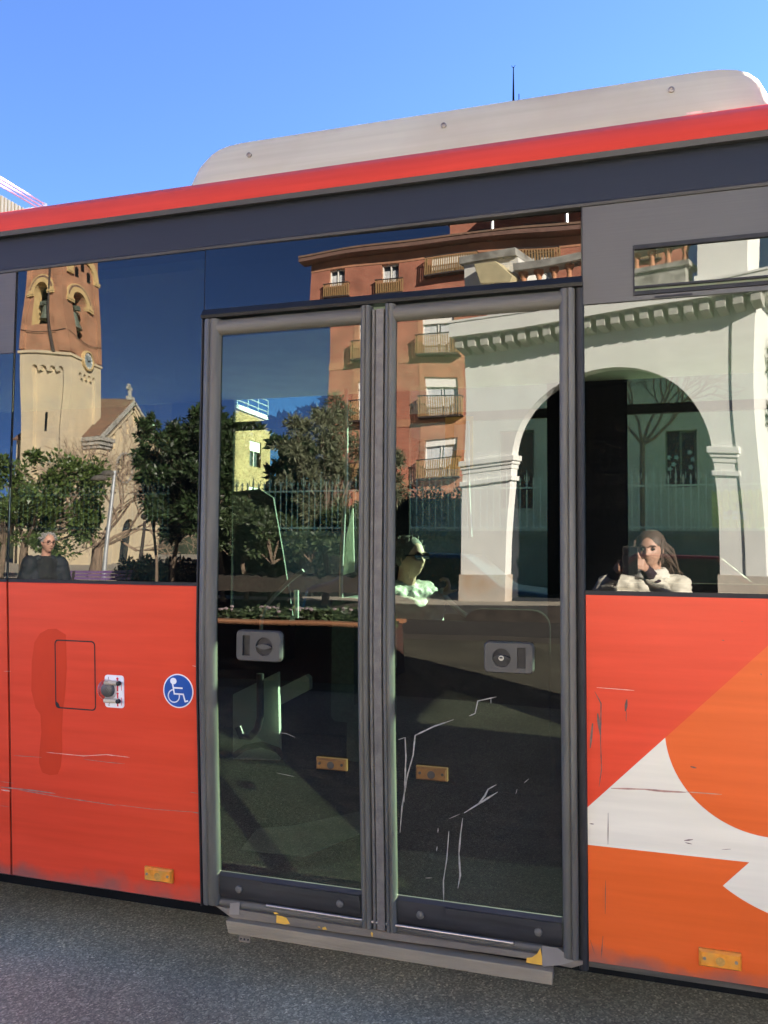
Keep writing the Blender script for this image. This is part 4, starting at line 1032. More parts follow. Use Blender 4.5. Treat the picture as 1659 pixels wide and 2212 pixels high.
M['barkp'] = mat('pale_twigs', (0.26, 0.19, 0.135), 0.9, var=0.2, scale=12)
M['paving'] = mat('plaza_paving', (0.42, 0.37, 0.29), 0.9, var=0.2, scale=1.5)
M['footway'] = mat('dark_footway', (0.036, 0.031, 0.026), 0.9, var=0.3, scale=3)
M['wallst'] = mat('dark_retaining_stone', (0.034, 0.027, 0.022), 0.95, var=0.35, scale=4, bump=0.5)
M['clockf'] = mat('blue_grey_clock_face', (0.20, 0.25, 0.27), 0.6, var=0.1)
M['bell'] = mat('bronze_bell', (0.16, 0.19, 0.15), 0.5, 0.5, var=0.3)
M['purple'] = mat('purple_paint', (0.16, 0.09, 0.22), 0.5, var=0.15)
M['soil'] = mat('leaf_litter', (0.032, 0.022, 0.014), 0.98, var=0.4, scale=20, bump=0.8)
Q = at
YP = 12.5
ZT = Q(1055, 1302, 13.9).z                          # level of the raised square
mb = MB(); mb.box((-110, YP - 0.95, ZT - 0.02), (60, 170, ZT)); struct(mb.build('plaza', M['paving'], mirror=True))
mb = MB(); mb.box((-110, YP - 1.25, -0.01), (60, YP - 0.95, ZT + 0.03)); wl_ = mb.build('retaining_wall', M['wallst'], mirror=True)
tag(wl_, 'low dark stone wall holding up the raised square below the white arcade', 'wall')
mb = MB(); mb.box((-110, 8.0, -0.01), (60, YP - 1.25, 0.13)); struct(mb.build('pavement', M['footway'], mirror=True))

# ---- white arcade building
def arcade():
    # the front stands turned by some 19 degrees to the bus, its right end nearer
    A0 = Q(1001, 1150, 14.0); th = R_(-19.4)
    e = Vec((math.cos(th), math.sin(th), 0)); dn = Vec((-math.sin(th), math.cos(th), 0))     # along the front; into the building
    O = Vec((A0.x, A0.y, 0))
    def sz(px, py, d=0.0):
        r = ray(px, py); t = ((O + dn * d) - CAM).dot(dn) / r.dot(dn); p = CAM + r * t
        return ((p - O).dot(e), p.z)
    root = thing('arcade_building', 'white rendered building with one wide arch, bracketed eave and balustrade above', 'building', mir(O + e * 2.6 + dn * 2 + Vec((0, 0, ZT))))
    def bld(mb, name, mt, **k):
        mb.v = [O + e * v.x + dn * v.y + Vec((0, 0, v.z)) for v in mb.v]
        return mb.build(name, mt, root, mirror=True, **k)
    xl = 0.0; xr = sz(1640, 1000)[0]
    xp1 = sz(1104, 1150)[0]; xp2 = sz(1534, 1150)[0]
    zs = sz(1106, 992)[1]; za = sz(1375, 788)[1]
    PR = 0.44
    zf0, zf1 = sz(1010, 727, -PR)[1], sz(1010, 694, -PR)[1]
    T = 0.27
    hw = (xp2 - xp1) / 2; xc = (xp1 + xp2) / 2
    N = 28
    arch = [(xc + hw * math.cos(math.pi * k / N), zs + (za - zs) * math.sin(math.pi * k / N)) for k in range(N + 1)]
    outl = [(xl, ZT), (xp1, ZT)] + list(reversed(arch)) + [(xp2, ZT), (xr, ZT), (xr, zf0 + 0.05), (xl, zf0 + 0.05)]
    mb = MB()
    mb.wall((0, 0, 0), (1, 0, 0), (0, 0, 1), (0, -1, 0), outl)
    path = [(xp1, ZT)] + list(reversed(arch)) + [(xp2, ZT)]
    for (a, b), (c, d) in zip(path, path[1:]):
        mb.add([(a, 0, b), (c, 0, d), (c, T, d), (a, T, b)], [(0, 1, 2, 3)])
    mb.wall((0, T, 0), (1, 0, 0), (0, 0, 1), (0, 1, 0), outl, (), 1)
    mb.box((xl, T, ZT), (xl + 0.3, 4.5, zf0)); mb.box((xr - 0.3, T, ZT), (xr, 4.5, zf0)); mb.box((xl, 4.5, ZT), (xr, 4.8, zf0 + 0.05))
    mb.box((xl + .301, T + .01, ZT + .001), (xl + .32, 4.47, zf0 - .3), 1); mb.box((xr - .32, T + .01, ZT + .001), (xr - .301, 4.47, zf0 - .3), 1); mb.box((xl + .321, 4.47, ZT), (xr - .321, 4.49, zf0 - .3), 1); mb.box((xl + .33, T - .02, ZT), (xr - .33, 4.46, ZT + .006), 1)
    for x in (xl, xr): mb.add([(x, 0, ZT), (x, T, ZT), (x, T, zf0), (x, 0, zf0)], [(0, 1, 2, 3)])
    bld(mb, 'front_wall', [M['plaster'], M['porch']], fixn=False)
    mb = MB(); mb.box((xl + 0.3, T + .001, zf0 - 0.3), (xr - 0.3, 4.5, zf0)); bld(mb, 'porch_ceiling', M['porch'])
    xq = sz(1591, 1000)[0]
    mb = MB(); mb.box((xq, -0.03, ZT), (xr + 0.004, -0.001, zf0 - 0.02)); bld(mb, 'pilaster', M['plaster'])
    zi = [sz(1050, r)[1] for r in (992, 1004, 1011, 1036, 1046)]
    for a, b in ((xl, xp1), (xp2, xq - 0.02)):
        mb = MB()
        for z1, z0, q in ((zi[0], zi[1], 0.085), (zi[1], zi[2], 0.05), (zi[2], zi[2] - 0.09, 0.02), (zi[3], zi[4], 0.05)):
            mb.box((a - q, -q, z0), (b + q, T + 0.02, z1))
        bld(mb, 'impost', M['plaster'], bevel=0.012)
    zb = sz(1050, 1238)[1]
    for a, b in ((xl, xp1), (xp2, xr)):
        mb = MB(); mb.box((a - 0.03, -0.04, ZT), (b + 0.03, T + 0.02, zb)); bld(mb, 'plinth', M['plasterd'])
    mb = MB(); mb.box((xl - 0.05, -PR, zf0), (xr + 0.3, 4.9, zf1)); mb.box((xl - 0.06, -PR - 0.02, zf1 - .03), (xr + 0.3, 0.2, zf1 + 0.01)); bld(mb, 'eave', M['plaster'])
    x = xl + 0.02
    while x < xr + .1:
        mb = MB(); mb.prism([(x, -PR + .09, zf0), (x, -PR + .09, zf0 - 0.20), (x, -0.05, zf0 - 0.27), (x, 0, zf0 - 0.27), (x, 0, zf0)], (0.155, 0, 0))
        bld(mb, 'bracket', M['bracket'])
        x += 0.272
    # parapet with balustrade on the right, a roof hut with a covered machine on the left
    zp0 = zf1 + 0.012; zp1 = sz(1400, 574, 0.1)[1]
    xs, xe, xh = sz(1152, 590)[0], sz(1486, 580)[0], sz(1036, 590)[0]
    mb = MB(); mb.box((xs, -0.02, zp0), (xe, 0.4, zp1 - 0.10)); mb.box((xs - 0.04, -0.09, zp1 - 0.10), (xe + 0.08, 0.46, zp1)); bld(mb, 'parapet', M['stone'], bevel=0.01)
    prof = [(0.085, 0), (0.085, 0.04), (0.06, 0.06), (0.06, 0.10), (0.05, 0.18), (0.045, 0.24), (0.06, 0.27), (0.055, 0.29), (0.095, 0.36), (0.095, 0.42)]
    x = xs + 0.12
    while x < xe - 0.05:
        mb = MB(); mb.lathe(prof, (x, 0.2, zp1), 12); bld(mb, 'baluster', M['terra'], smooth=True)
        x += 0.315
    mb = MB(); mb.box((xs, 0.02, zp1 + 0.42), (xe + 0.1, 0.42, zp1 + 0.58)); bld(mb, 'handrail', M['stone'], bevel=0.01)
    hz = sz(1100, 560, .3)[1]
    mb = MB(); mb.box((xh, 0.3, zp0), (xs - 0.02, 1.8, hz), 0); mb.box((xh - 0.08, 0.2, hz), (xs - .01, 1.9, hz + .16), 1); bld(mb, 'roof_hut', [M['shut'], M['stone']])
    q = [sz(*p) for p in ((1082, 612), (1144, 604), (1150, 588), (1118, 558), (1070, 568))]
    mb = MB(); mb.prism([(p[0], 0.02, p[1]) for p in q], (0.03, 0.26, 0)); bld(mb, 'machine_cover', mat('pale_beige_cover', (0.58, 0.50, 0.30), .8), bevel=0.015)
    a, b = sz(1512, 560, .1)[0], sz(1613, 560, .1)[0]
    mb = MB(); mb.box((a, 0.05, zp0), (b, 1.0, zp1 + 2.6)); mb.box((a - 0.05, 0, zp0), (b + 0.02, 1.05, sz(1550, 578)[1])); bld(mb, 'chimney', M['plaster'])
    return root
arcade()

# ---- red brick flats
def flats():
    Y0 = 38.4
    p0 = Q(712, 780, Y0); th = R_(-4.2)
    ux = Vec((math.cos(th), math.sin(th), 0)); n = Vec((math.sin(th), -math.cos(th), 0))
    O = Vec((p0.x, Y0, 0))
    H = 17.05
    root = thing('brick_flats', 'red brick block of flats with orange bands, slatted balconies and tiled roof', 'building', mir(O + ux * 10 - n * 5))
    P = lambda s, z, d=0: O + ux * s - n * d + Vec((0, 0, z))
    def boxs(mb, s0, s1, z0, z1, d0, d1, m=0):
        mb.hexa([P(s0, z0, d0), P(s1, z0, d0), P(s1, z0, d1), P(s0, z0, d1), P(s0, z1, d0), P(s1, z1, d0), P(s1, z1, d1), P(s0, z1, d1)], m)
    cols = [2.55, 6.35, 10.6, 14.4]
    zw = [(11.85, 13.85), (8.75, 10.7), (5.65, 7.6), (2.6, 4.5)]
    top = [(1.75, 0.95, 15.95 + 0.15, 17.05 - 0.35), (4.75, 0.95, 15.95 + 0.15, 16.7), (8.3, 2.3, 15.3, 16.75), (12.5, 2.0, 15.2, 16.7), (16.5, 1.2, 15.6, 16.7)]
    H = 18.6; 
    zt = [Q(735, 593, Y0).z, Q(735, 627, Y0).z]
    dz = zt[1] - 0.1
    hole, wins = [], []
    for c in cols:
        for a, b in zw:
            wins.append((c, 1.75, a, b, True))
    zt0 = Q(690, 632, Y0).z; zt1 = Q(690, 594, Y0).z
    for s, wd in ((1.75, 0.95), (4.75, 0.95), (8.3, 2.4), (12.5, 1.6), (16.5, 1.2)):
        wins.append((s, wd, zt0, zt1 + (0.25 if wd > 2 else 0), wd <= 2.5))
    HT = Q(660, 577, Y0).z + 0.05
    wins = [w_ for w_ in wins if w_[3] < HT - 0.2]
    zw_top = max(w_[3] for w_ in wins if w_[1] > 1.7)
    for c, wd, a, b, bal in wins: hole.append((rect(c - wd / 2, a, c + wd / 2, b), 0.28, 1, None))
    mb = MB(); mb.wall(O, ux, (0, 0, 1), n, rect(0, ZT, 18.6, HT), hole, 0)
    mb.add([P(0, ZT), P(0, ZT, 12), P(0, HT, 12), P(0, HT)], [(0, 1, 2, 3)], 0); mb.add([P(18.6, ZT), P(18.6, ZT, 12), P(18.6, HT, 12), P(18.6, HT)], [(0, 1, 2, 3)], 0); mb.add([P(0, ZT, 12), P(18.6, ZT, 12), P(18.6, HT, 12), P(0, HT, 12)], [(0, 1, 2, 3)], 0)
    mb.build('brick_wall', [M['brick'], M['bandor']], root, mirror=True, fixn=False)
    # orange render: surrounds between windows, thin courses
    mb = MB()
    for c in cols:
        zz = ZT
        for a, b in sorted(zw):
            if b > HT - 0.2: continue
            boxs(mb, c - 1.15, c + 1.15, zz, a - 0.001, -0.03, 0.0); 
            boxs(mb, c - 1.15, c - 0.876, a, b, -0.03, 0); boxs(mb, c + 0.876, c + 1.15, a, b, -0.03, 0)
            zz = b + 0.001
    for a, b in zw:
        if a < HT: boxs(mb, -0.02, 18.6, a - 0.42, a - 0.05, -0.034, 0)
    boxs(mb, -0.02, 18.6, HT - 0.55, HT - 0.02, -0.032, 0)
    mb.build('orange_band', M['bandor'], root, mirror=True)
    for i, (c, wd, a, b, bal) in enumerate(wins):
        mb = MB()
        f_ = 0.06
        boxs(mb, c - wd / 2, c + wd / 2, a, a + f_, 0.16, 0.24); boxs(mb, c - wd / 2, c + wd / 2, b - f_, b, 0.16, 0.24)
        for s in (c - wd / 2, c - f_ / 2, c + wd / 2 - f_): boxs(mb, s, s + f_, a + f_, b - f_, 0.16, 0.24)
        wn = mb.build('window', M['shut'], root, mirror=True)
        mb = MB(); boxs(mb, c - wd / 2 + 0.001, c + wd / 2 - 0.001, a + 0.01, b - 0.01, 0.25, 0.27, 0)
        boxs(mb, c - wd / 2 + 0.05, c - wd * 0.05, a + 0.05, b - 0.3, 0.23, 0.245, 1); boxs(mb, c + wd * 0.06, c + wd / 2 - 0.12, a + 0.05, b - 0.3, 0.23, 0.245, 1)
        mb.build('pane', [M['room'], M['curt']], wn, mirror=True)
        sh = 0.45 if wd < 2 else 1.3
        if wd > 1.2:
            if i % 4 != 3 or wd > 2:
                mb = MB(); boxs(mb, c - wd / 2 + 0.02, c + wd / 2 - 0.02, b - sh * (0.7 + 0.5 * ((i * 7) % 3) / 3), b - 0.001, 0.08, 0.13); mb.build('shutter', M['shut'], wn, mirror=True)
        if bal:
            bw, bd, bh = (wd / 2 + 0.28, 0.55, 1.0) if wd > 1.2 else (wd / 2 + 0.3, 0.3, 0.75)
            mb = MB(); a0_ = a; a = a - (0.62 if wd < 1.2 else 0); boxs(mb, c - bw, c + bw, a - 0.14, a - 0.06, -bd, -0.036, 1)
            k = -bw + 0.03
            while k < bw:
                boxs(mb, c + k, c + k + 0.065, a - 0.06, a + bh * 0.88, -bd + 0.03, -bd + 0.055, 0); k += 0.125
            for k in range(1, int(bd / 0.13)):
                for s in (-bw + 0.02, bw - 0.05): boxs(mb, c + s, c + s + 0.03, a - 0.06, a + bh * 0.88, -bd + k * 0.13, -bd + k * 0.13 + 0.06, 0)
            boxs(mb, c - bw, c + bw, a + bh * 0.9, a + bh * 0.9 + 0.05, -bd, -bd + 0.06, 1)
            for s in (-bw, bw - 0.05): boxs(mb, c + s, c + s + 0.05, a + bh * 0.9, a + bh * 0.9 + 0.05, -bd + 0.061, -0.036, 1)
            mb.build('balcony', [M['slat'], M['iron']], root, mirror=True)
    # roof: eave, tiled slope, set-back storey, awning frame
    mb = MB(); boxs(mb, -0.6, 19, HT, HT + 0.22, -0.75, 0.2, 0)
    mb.hexa([P(-0.6, HT + 0.22, -0.8), P(19, HT + 0.22, -0.8), P(19, HT + 1.3, 3.2), P(1.2, HT + 1.3, 3.2), P(-0.6, HT + 0.32, -0.8), P(19, HT + 0.32, -0.8), P(19, HT + 1.42, 3.2), P(1.2, HT + 1.42, 3.2)], 1)
    mb.build('roof', [M['tiled'], M['tile']], root, mirror=True)
    mb = MB(); boxs(mb, 7.3, 18, HT + 0.6, HT + 3.0, 3.2, 9, 0); boxs(mb, 8.5, 9.9, HT + 1.8, HT + 2.05, 3.17, 3.2, 1); boxs(mb, 11.5, 13.2, HT + 1.8, HT + 2.05, 3.17, 3.2, 1); boxs(mb, 6.9, 18.3, HT + 3.0, HT + 3.18, 2.7, 9.4, 2)
    mb.build('upper_storey', [M['brick'], M['room'], M['tiled']], root, mirror=True)
    mb = MB()
    za = HT + 2.2
    pA, pB = P(10.5, za + 0.8, -0.6), P(18, za + 1.6, -0.6)
    mb.tube([pA, pB], 0.06, 8); 
    for s in (10.6, 14.0, 17.6): mb.tube([P(s, HT + 0.4, -0.55), P(s, za + 0.8 + (s - 10.5) * 0.07, -0.55)], 0.09, 8)
    aw = mb.build('awning_frame', M['galv'], root, mirror=True)
    mb = MB(); mb.hexa([P(10.8, za + 0.65, -0.5), P(18, za + 1.4, -0.5), P(18, za + 2.3, 3.0), P(10.8, za + 1.6, 3.0), P(10.8, za + 0.68, -0.5), P(18, za + 1.43, -0.5), P(18, za + 2.33, 3.0), P(10.8, za + 1.63, 3.0)]); mb.build('awning', M['awn'], root, mirror=True)
flats()

# ---- church: bell tower and gabled front
def church():
    Yt = 62.0
    c = Q(134, 763, Yt); X0 = c.x
    wL = Q(134, 763, Yt).x - Q(42, 766, Yt).x
    dR = atx(211.5, 800, X0).y - Yt
    zc = c.z; ztop = zc + 26
    root = thing('church', 'cream church with a gabled front and a tall square brick bell tower with clock', 'church', mir((X0 - 6, Yt + 6, ZT)))
    U = lambda px, py: (Q(px, py, Yt).x - (X0 - wL), Q(px, py, Yt).z)     # on the left face
    V = lambda px, py: (atx(px, py, X0).y - Yt, atx(px, py, X0).z)        # on the right face
    oL, oR = Vec((X0 - wL, Yt, 0)), Vec((X0, Yt, 0))
    def holeL(pxa, pxb, rs, rb):
        a, b = U(pxa, rs)[0], U(pxb, rs)[0]
        return archhole((a + b) / 2, U((pxa + pxb) / 2, rb)[1], (b - a) / 2, U((pxa + pxb) / 2, rs)[1])
    def holeR(pxa, pxb, rs, rb):
        a, b = V(pxa, rs)[0], V(pxb, rs)[0]
        return archhole((a + b) / 2, V((pxa + pxb) / 2, rb)[1], (b - a) / 2, V((pxa + pxb) / 2, rs)[1])
    hl = holeL(70, 106, 641, 712); hr = holeR(156, 184, 662, 735)
    nich = []
    mb = MB()
    mb.wall(oL, (1, 0, 0), (0, 0, 1), (0, -1, 0), rect(0, zc, wL, ztop), [(hl, 1.3, 1, None)], 0)
    mb.wall(oR, (0, 1, 0), (0, 0, 1), (1, 0, 0), rect(0, zc, dR, ztop), [(hr, 1.3, 0, None)], 0)
    mb.add([oL + Vec((0, 0, zc)), oL + Vec((0, dR, zc)), oL + Vec((0, dR, ztop)), oL + Vec((0, 0, ztop))], [(0, 1, 2, 3)], 0)
    mb.add([oL + Vec((0, dR, zc)), oR + Vec((0, dR, zc)), oR + Vec((0, dR, ztop)), oL + Vec((0, dR, ztop))], [(0, 1, 2, 3)], 0)
    # raised corner strips
    for a, b in ((0, 0.13), (0.80, 1.0)):
        mb.box((X0 - wL + a * wL, Yt - 0.14, zc + 0.3), (X0 - wL + b * wL, Yt - 0.001, ztop))
    mb.box((X0 + 0.001, Yt - 0.14, zc + 0.3), (X0 + 0.14, Yt + 0.10 * dR, ztop)); mb.box((X0 + 0.001, Yt + 0.86 * dR, zc + 0.3), (X0 + 0.14, Yt + dR, ztop))
    tw = mb.build('bell_tower', [M['brickt'], M['ochre']], root, mirror=True, fixn=False)
    # dark belfry floor and back so that the openings read as rooms
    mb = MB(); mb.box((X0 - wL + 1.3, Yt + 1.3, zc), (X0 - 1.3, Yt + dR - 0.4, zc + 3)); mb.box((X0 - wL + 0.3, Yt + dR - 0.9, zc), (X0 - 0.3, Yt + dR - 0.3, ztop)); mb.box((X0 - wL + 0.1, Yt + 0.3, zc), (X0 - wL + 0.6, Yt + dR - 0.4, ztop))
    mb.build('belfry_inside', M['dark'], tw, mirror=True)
    for q in ((X0 - wL * 0.48, Yt + 0.75, U(88, 680)[1]), (X0 - 0.9, Yt + dR * 0.40, V(170, 690)[1])):
        mb = MB(); mb.lathe([(0.75, -0.9), (0.62, -0.6), (0.48, -0.1), (0.42, 0.35), (0.25, 0.55), (0.05, 0.6)], q, 16); mb.box((q[0] - 0.9, q[1] - 0.15, q[2] + 0.6), (q[0] + 0.9, q[1] + 0.15, q[2] + 1.0)); mb.box((q[0] - 0.08, q[1] - 0.9, q[2] + 0.5), (q[0] + 0.08, q[1] + 0.9, q[2] + 0.7))
        mb.build('bell', M['bell'], tw, mirror=True, smooth=True)
    # arch rings, imposts
    def ring(o, ux, n, h, wd, proud, mt, name='arch_ring', zig=True):
        mb = MB()
        a = [p for p in h[2:]]; uc = (h[0][0] + h[1][0]) / 2; hw_ = (h[1][0] - h[0][0]) / 2; vs = h[2][1]
        K = len(a)
        o_ = [(uc + (p[0] - uc) * (hw_ + wd) / hw_, vs + (p[1] - vs) * (hw_ + wd) / hw_) for p in a]
        ux, n, o = Vec(ux), Vec(n), Vec(o)
        PP = lambda p, d: o + ux * p[0] + Vec((0, 0, p[1])) + n * d
        for i in range(K - 1):
            mb.hexa([PP(a[i], 0.001), PP(a[i + 1], 0.001), PP(o_[i + 1], 0.001), PP(o_[i], 0.001), PP(a[i], proud), PP(a[i + 1], proud), PP(o_[i + 1], proud), PP(o_[i], proud)], 0)
        for s in (-1, 1):
            u0, u1 = sorted((uc + s * hw_ * 0.98, uc + s * (hw_ + wd * 1.12)))
            for z0, z1, e in ((vs - 0.18, vs, proud + 0.12), (vs - 0.34, vs - 0.2, proud + 0.06)):
                mb.hexa([PP((u0, z0), -0.3), PP((u1, z0), -0.3), PP((u1, z0), e), PP((u0, z0), e), PP((u0, z1), -0.3), PP((u1, z1), -0.3), PP((u1, z1), e), PP((u0, z1), e)], 0)
        if zig:
            for i in range(1, K - 1):
                for j in (0.0, 0.5):
                    f = i + j
                    if f > K - 2: continue
                    t = math.pi * f / (K - 1)
                    r = hw_ + wd * 0.72
                    q = (uc + r * math.cos(t), vs + r * math.sin(t)); e = wd * 0.11
                    mb.hexa([PP((q[0] - e, q[1] - e), proud), PP((q[0] + e, q[1] - e), proud), PP((q[0] + e, q[1] + e), proud), PP((q[0] - e, q[1] + e), proud), PP((q[0] - e, q[1] - e), proud + 0.02), PP((q[0] + e, q[1] - e), proud + 0.02), PP((q[0] + e, q[1] + e), proud + 0.02), PP((q[0] - e, q[1] + e), proud + 0.02)], 1)
        return mb.build(name, [M['ochre'], M['tiled']], tw, mirror=True)
    ring(oL, (1, 0, 0), (0, -1, 0), hl, (hl[1][0] - hl[0][0]) * 0.42, 0.22, None)
    ring(oR, (0, 1, 0), (1, 0, 0), hr, (hr[1][0] - hr[0][0]) * 0.40, 0.22, None)
    # blind arch higher up on the right face and on the left
    uc, vz = dR * 0.56, V(185, 606)[1]
    hb = archhole(uc, vz, dR * 0.30, vz)
    ring(oR, (0, 1, 0), (1, 0, 0), hb, dR * 0.14, 0.25, None, zig=False)
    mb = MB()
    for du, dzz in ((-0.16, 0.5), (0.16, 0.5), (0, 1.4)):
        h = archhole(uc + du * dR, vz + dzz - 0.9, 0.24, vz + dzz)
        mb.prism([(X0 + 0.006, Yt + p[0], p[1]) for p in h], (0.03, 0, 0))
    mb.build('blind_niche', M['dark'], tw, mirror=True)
    mb = MB(); mb.box((X0 - wL - 0.15, Yt - 0.2, zc - 0.12), (X0 + 0.2, Yt + dR + 0.1, zc + 0.14)); mb.build('string_course', M['cream'], tw, mirror=True, bevel=0.03)
    px = U(110, 650)[0]; mb = MB(); mb.tube([oL + Vec((px, -0.22, zc + 0.1)), oL + Vec((px, -0.22, ztop))], 0.11, 8); mb.build('downpipe', M['iron'], tw, mirror=True)
    mb = MB()
    for k in range(12):
        t0, t1 = k / 12, (k + 1) / 12
        za_ = lambda t: zc + 2.2 - 0.9 * math.sin(math.pi * t) * 0.5
        mb.tube([oR + Vec((0.17, t0 * dR, za_(t0))), oR + Vec((0.17, t1 * dR, za_(t1)))], 0.035, 5); mb.tube([oL + Vec((t0 * wL, -0.17, za_(t0))), oL + Vec((t1 * wL, -0.17, za_(t1)))], 0.035, 5)
    mb.build('cable', M['iron'], tw, mirror=True)
    # spire roof out of the frame
    mb = MB(); a = Vec((X0 - wL / 2, Yt + dR / 2, ztop + 5)); q = [Vec((X0 - wL - .3, Yt - .3, ztop)), Vec((X0 + .3, Yt - .3, ztop)), Vec((X0 + .3, Yt + dR + .3, ztop)), Vec((X0 - wL - .3, Yt + dR + .3, ztop))]
    mb.add(q + [a], [(0, 1, 4), (1, 2, 4), (2, 3, 4), (3, 0, 4), (3, 2, 1, 0)]); mb.build('tower_roof', M['tile'], tw, mirror=True)
    # clock
    cv = V(173.5, 776); rr = (V(173.5, 757)[1] - V(173.5, 795)[1]) / 2
    pc = oR + Vec((0.0, cv[0], cv[1]))
    mb = MB(); mb.lathe([(rr * 1.22, 0.0), (rr * 1.22, 0.36), (rr * 1.02, 0.42), (rr * 1.0, 0.2)], pc, 40, 0, axis='x'); mb.lathe([(rr, 0.0), (rr, 0.24), (0.01, 0.24)], pc, 40, 1, axis='x')
    for k in range(12):
        t = R_(30 * k); d = Vec((0, math.sin(t), math.cos(t)))
        s_ = Vec((0, math.cos(t), -math.sin(t)))
        a, b = pc + d * rr * 0.68 + Vec((0.25, 0, 0)), pc + d * rr * 0.93 + Vec((0.25, 0, 0))
        wv = s_ * rr * (0.05 if k % 3 else 0.08)
        mb.prism([a - wv, a + wv, b + wv * 1.6, b - wv * 1.6], (0.02, 0, 0), 2)
    # as the photograph's mirror image shows them: one hand up to the left, one out to the right
    for ang, ln, wd in ((-42, 0.85, 0.045), (70, 0.55, 0.06)):
        t = R_(ang); d = Vec((0, math.sin(t), math.cos(t))); s_ = Vec((0, math.cos(t), -math.sin(t))) * rr * wd
        a, b = pc - d * rr * 0.15 + Vec((0.29, 0, 0)), pc + d * rr * ln + Vec((0.29, 0, 0))
        mb.prism([a - s_, a + s_, b + s_ * 0.5, b - s_ * 0.5], (0.02, 0, 0), 3)
    mb.build('clock', [M['ochre'], M['clockf'], M['shut'], M['iron']], tw, mirror=True)
    # cream lower shaft with recessed panels that end in little arches
    def scallop(u0, u1, vb, vt, nA):
        w_ = (u1 - u0) / nA; o = [(u0, vb), (u1, vb)]
        for k in range(nA - 1, -1, -1):
            uc_ = u0 + (k + 0.5) * w_; hw_ = w_ * 0.33
            if k < nA - 1: o += [(uc_ + w_ * 0.5, vt - 2.2 * hw_), (uc_ + hw_ * 1.15, vt - 2.0 * hw_)]
            o += [(uc_ + hw_ * math.cos(math.pi * j / 6), vt - hw_ + hw_ * math.sin(math.pi * j / 6)) for j in range(7)]
            if k > 0: o += [(uc_ - hw_ * 1.15, vt - 2.0 * hw_)]
        return o
    # the shaft widens a little towards the ground
    sL = scallop(U(62, 800)[0], U(117, 800)[0], ZT + 3, U(90, 792)[1], 4)
    sR = scallop(V(148, 805)[0], V(198, 820)[0], ZT + 3, V(172, 808)[1], 4)
    mb = MB()
    mb.wall(oL, (1, 0, 0), (0, 0, 1), (0, -1, 0), rect(0, ZT, wL, zc - 0.12), [(sL, 0.35, 0, 0)], 0)
    mb.wall(oR, (0, 1, 0), (0, 0, 1), (1, 0, 0), rect(0, ZT, dR, zc - 0.12), [(sR, 0.35, 0, 0)], 0)
    mb.add([oL + Vec((0, 0, ZT)), oL + Vec((0, dR, ZT)), oL + Vec((0, dR, zc)), oL + Vec((0, 0, zc))], [(0, 1, 2, 3)], 0)
    mb.add([oL + Vec((0, dR, ZT)), oR + Vec((0, dR, ZT)), oR + Vec((0, dR, zc)), oL + Vec((0, dR, zc))], [(0, 1, 2, 3)], 0)
    zsl = U(85, 900)[1]
    mb.box((X0 - wL * 0.56, Yt + 0.30, zsl - 1.2), (X0 - wL * 0.52, Yt + 0.349, zsl + 0.6), 1)
    mb.build('tower_shaft', [M['cream'], M['dark']], root, mirror=True, fixn=False)
    # nave
    XG = X0 + 1.6
    f = lambda px, py: atx(px, py, XG)
    e0 = f(206, 938); apx = f(287, 866)
    ya, yc_ = e0.y, apx.y; yb = 2 * yc_ - ya; ze, za_ = e0.z, apx.z
    L_ = 10
    wd = yb - ya
    rose = f(264, 1010)
    hs = []
    rr = 1.55; ry, rz = rose.y - 0, rose.z
    ry = min(ry, yc_)
    for k in range(6):
        t = R_(60 * k + 30); hs.append(([(ry + rr * 0.66 * math.cos(t) + rr * 0.28 * math.cos(j * math.pi / 6), rz + rr * 0.66 * math.sin(t) + rr * 0.28 * math.sin(j * math.pi / 6)) for j in range(12)], 0.3, 0, 1))
    hs.append(([(ry + rr * 0.26 * math.cos(j * math.pi / 6), rz + rr * 0.26 * math.sin(j * math.pi / 6)) for j in range(12)], 0.3, 0, 1))
    sl2 = (za_ - ze) / (yc_ - ya)
    for k in range(9):
        if k == 4: u = yc_
        else: u = ya + wd * (0.09 + 0.82 * k / 8)
        zz = ze + sl2 * (min(u - ya, yb - u)) - 1.25
        hs.append((archhole(u, zz - 1.5, 0.30, zz - 0.25, 8), 0.22, 0, 0))
    hs.append((archhole(ya + wd * 0.5, ZT + 0.02, 1.1, ZT + 3.2, 10), 0.5, 0, 1))
    mb = MB()
    O = Vec((XG, 0, 0))
    mb.wall(O, (0, 1, 0), (0, 0, 1), (1, 0, 0), [(ya, ZT), (yb, ZT), (yb, ze), (yc_, za_), (ya, ze)], hs, 0)
    mb.add([(XG, ya, ZT), (XG - L_, ya, ZT), (XG - L_, ya, ze), (XG, ya, ze)], [(0, 1, 2, 3)], 0); mb.add([(XG, yb, ZT), (XG - L_, yb, ZT), (XG - L_, yb, ze), (XG, yb, ze)], [(0, 1, 2, 3)], 0)
    mb.build('nave_wall', [M['cream'], M['room']], root, mirror=True, fixn=False)
    mb = MB(); 
    ring_n = 40
    for k in range(ring_n):
        t0, t1 = 2 * math.pi * k / ring_n, 2 * math.pi * (k + 1) / ring_n
        pt = lambda t, r, d: (XG + d, ry + r * math.cos(t), rz + r * math.sin(t))
        mb.hexa([pt(t0, rr, 0.001), pt(t1, rr, 0.001), pt(t1, rr * 1.13, 0.001), pt(t0, rr * 1.13, 0.001), pt(t0, rr, 0.18), pt(t1, rr, 0.18), pt(t1, rr * 1.13, 0.18), pt(t0, rr * 1.13, 0.18)])
    mb.build('rose_window', M['stone'], root, mirror=True)
    # raking cornice, roof, eave blocks, cross
    mb = MB()
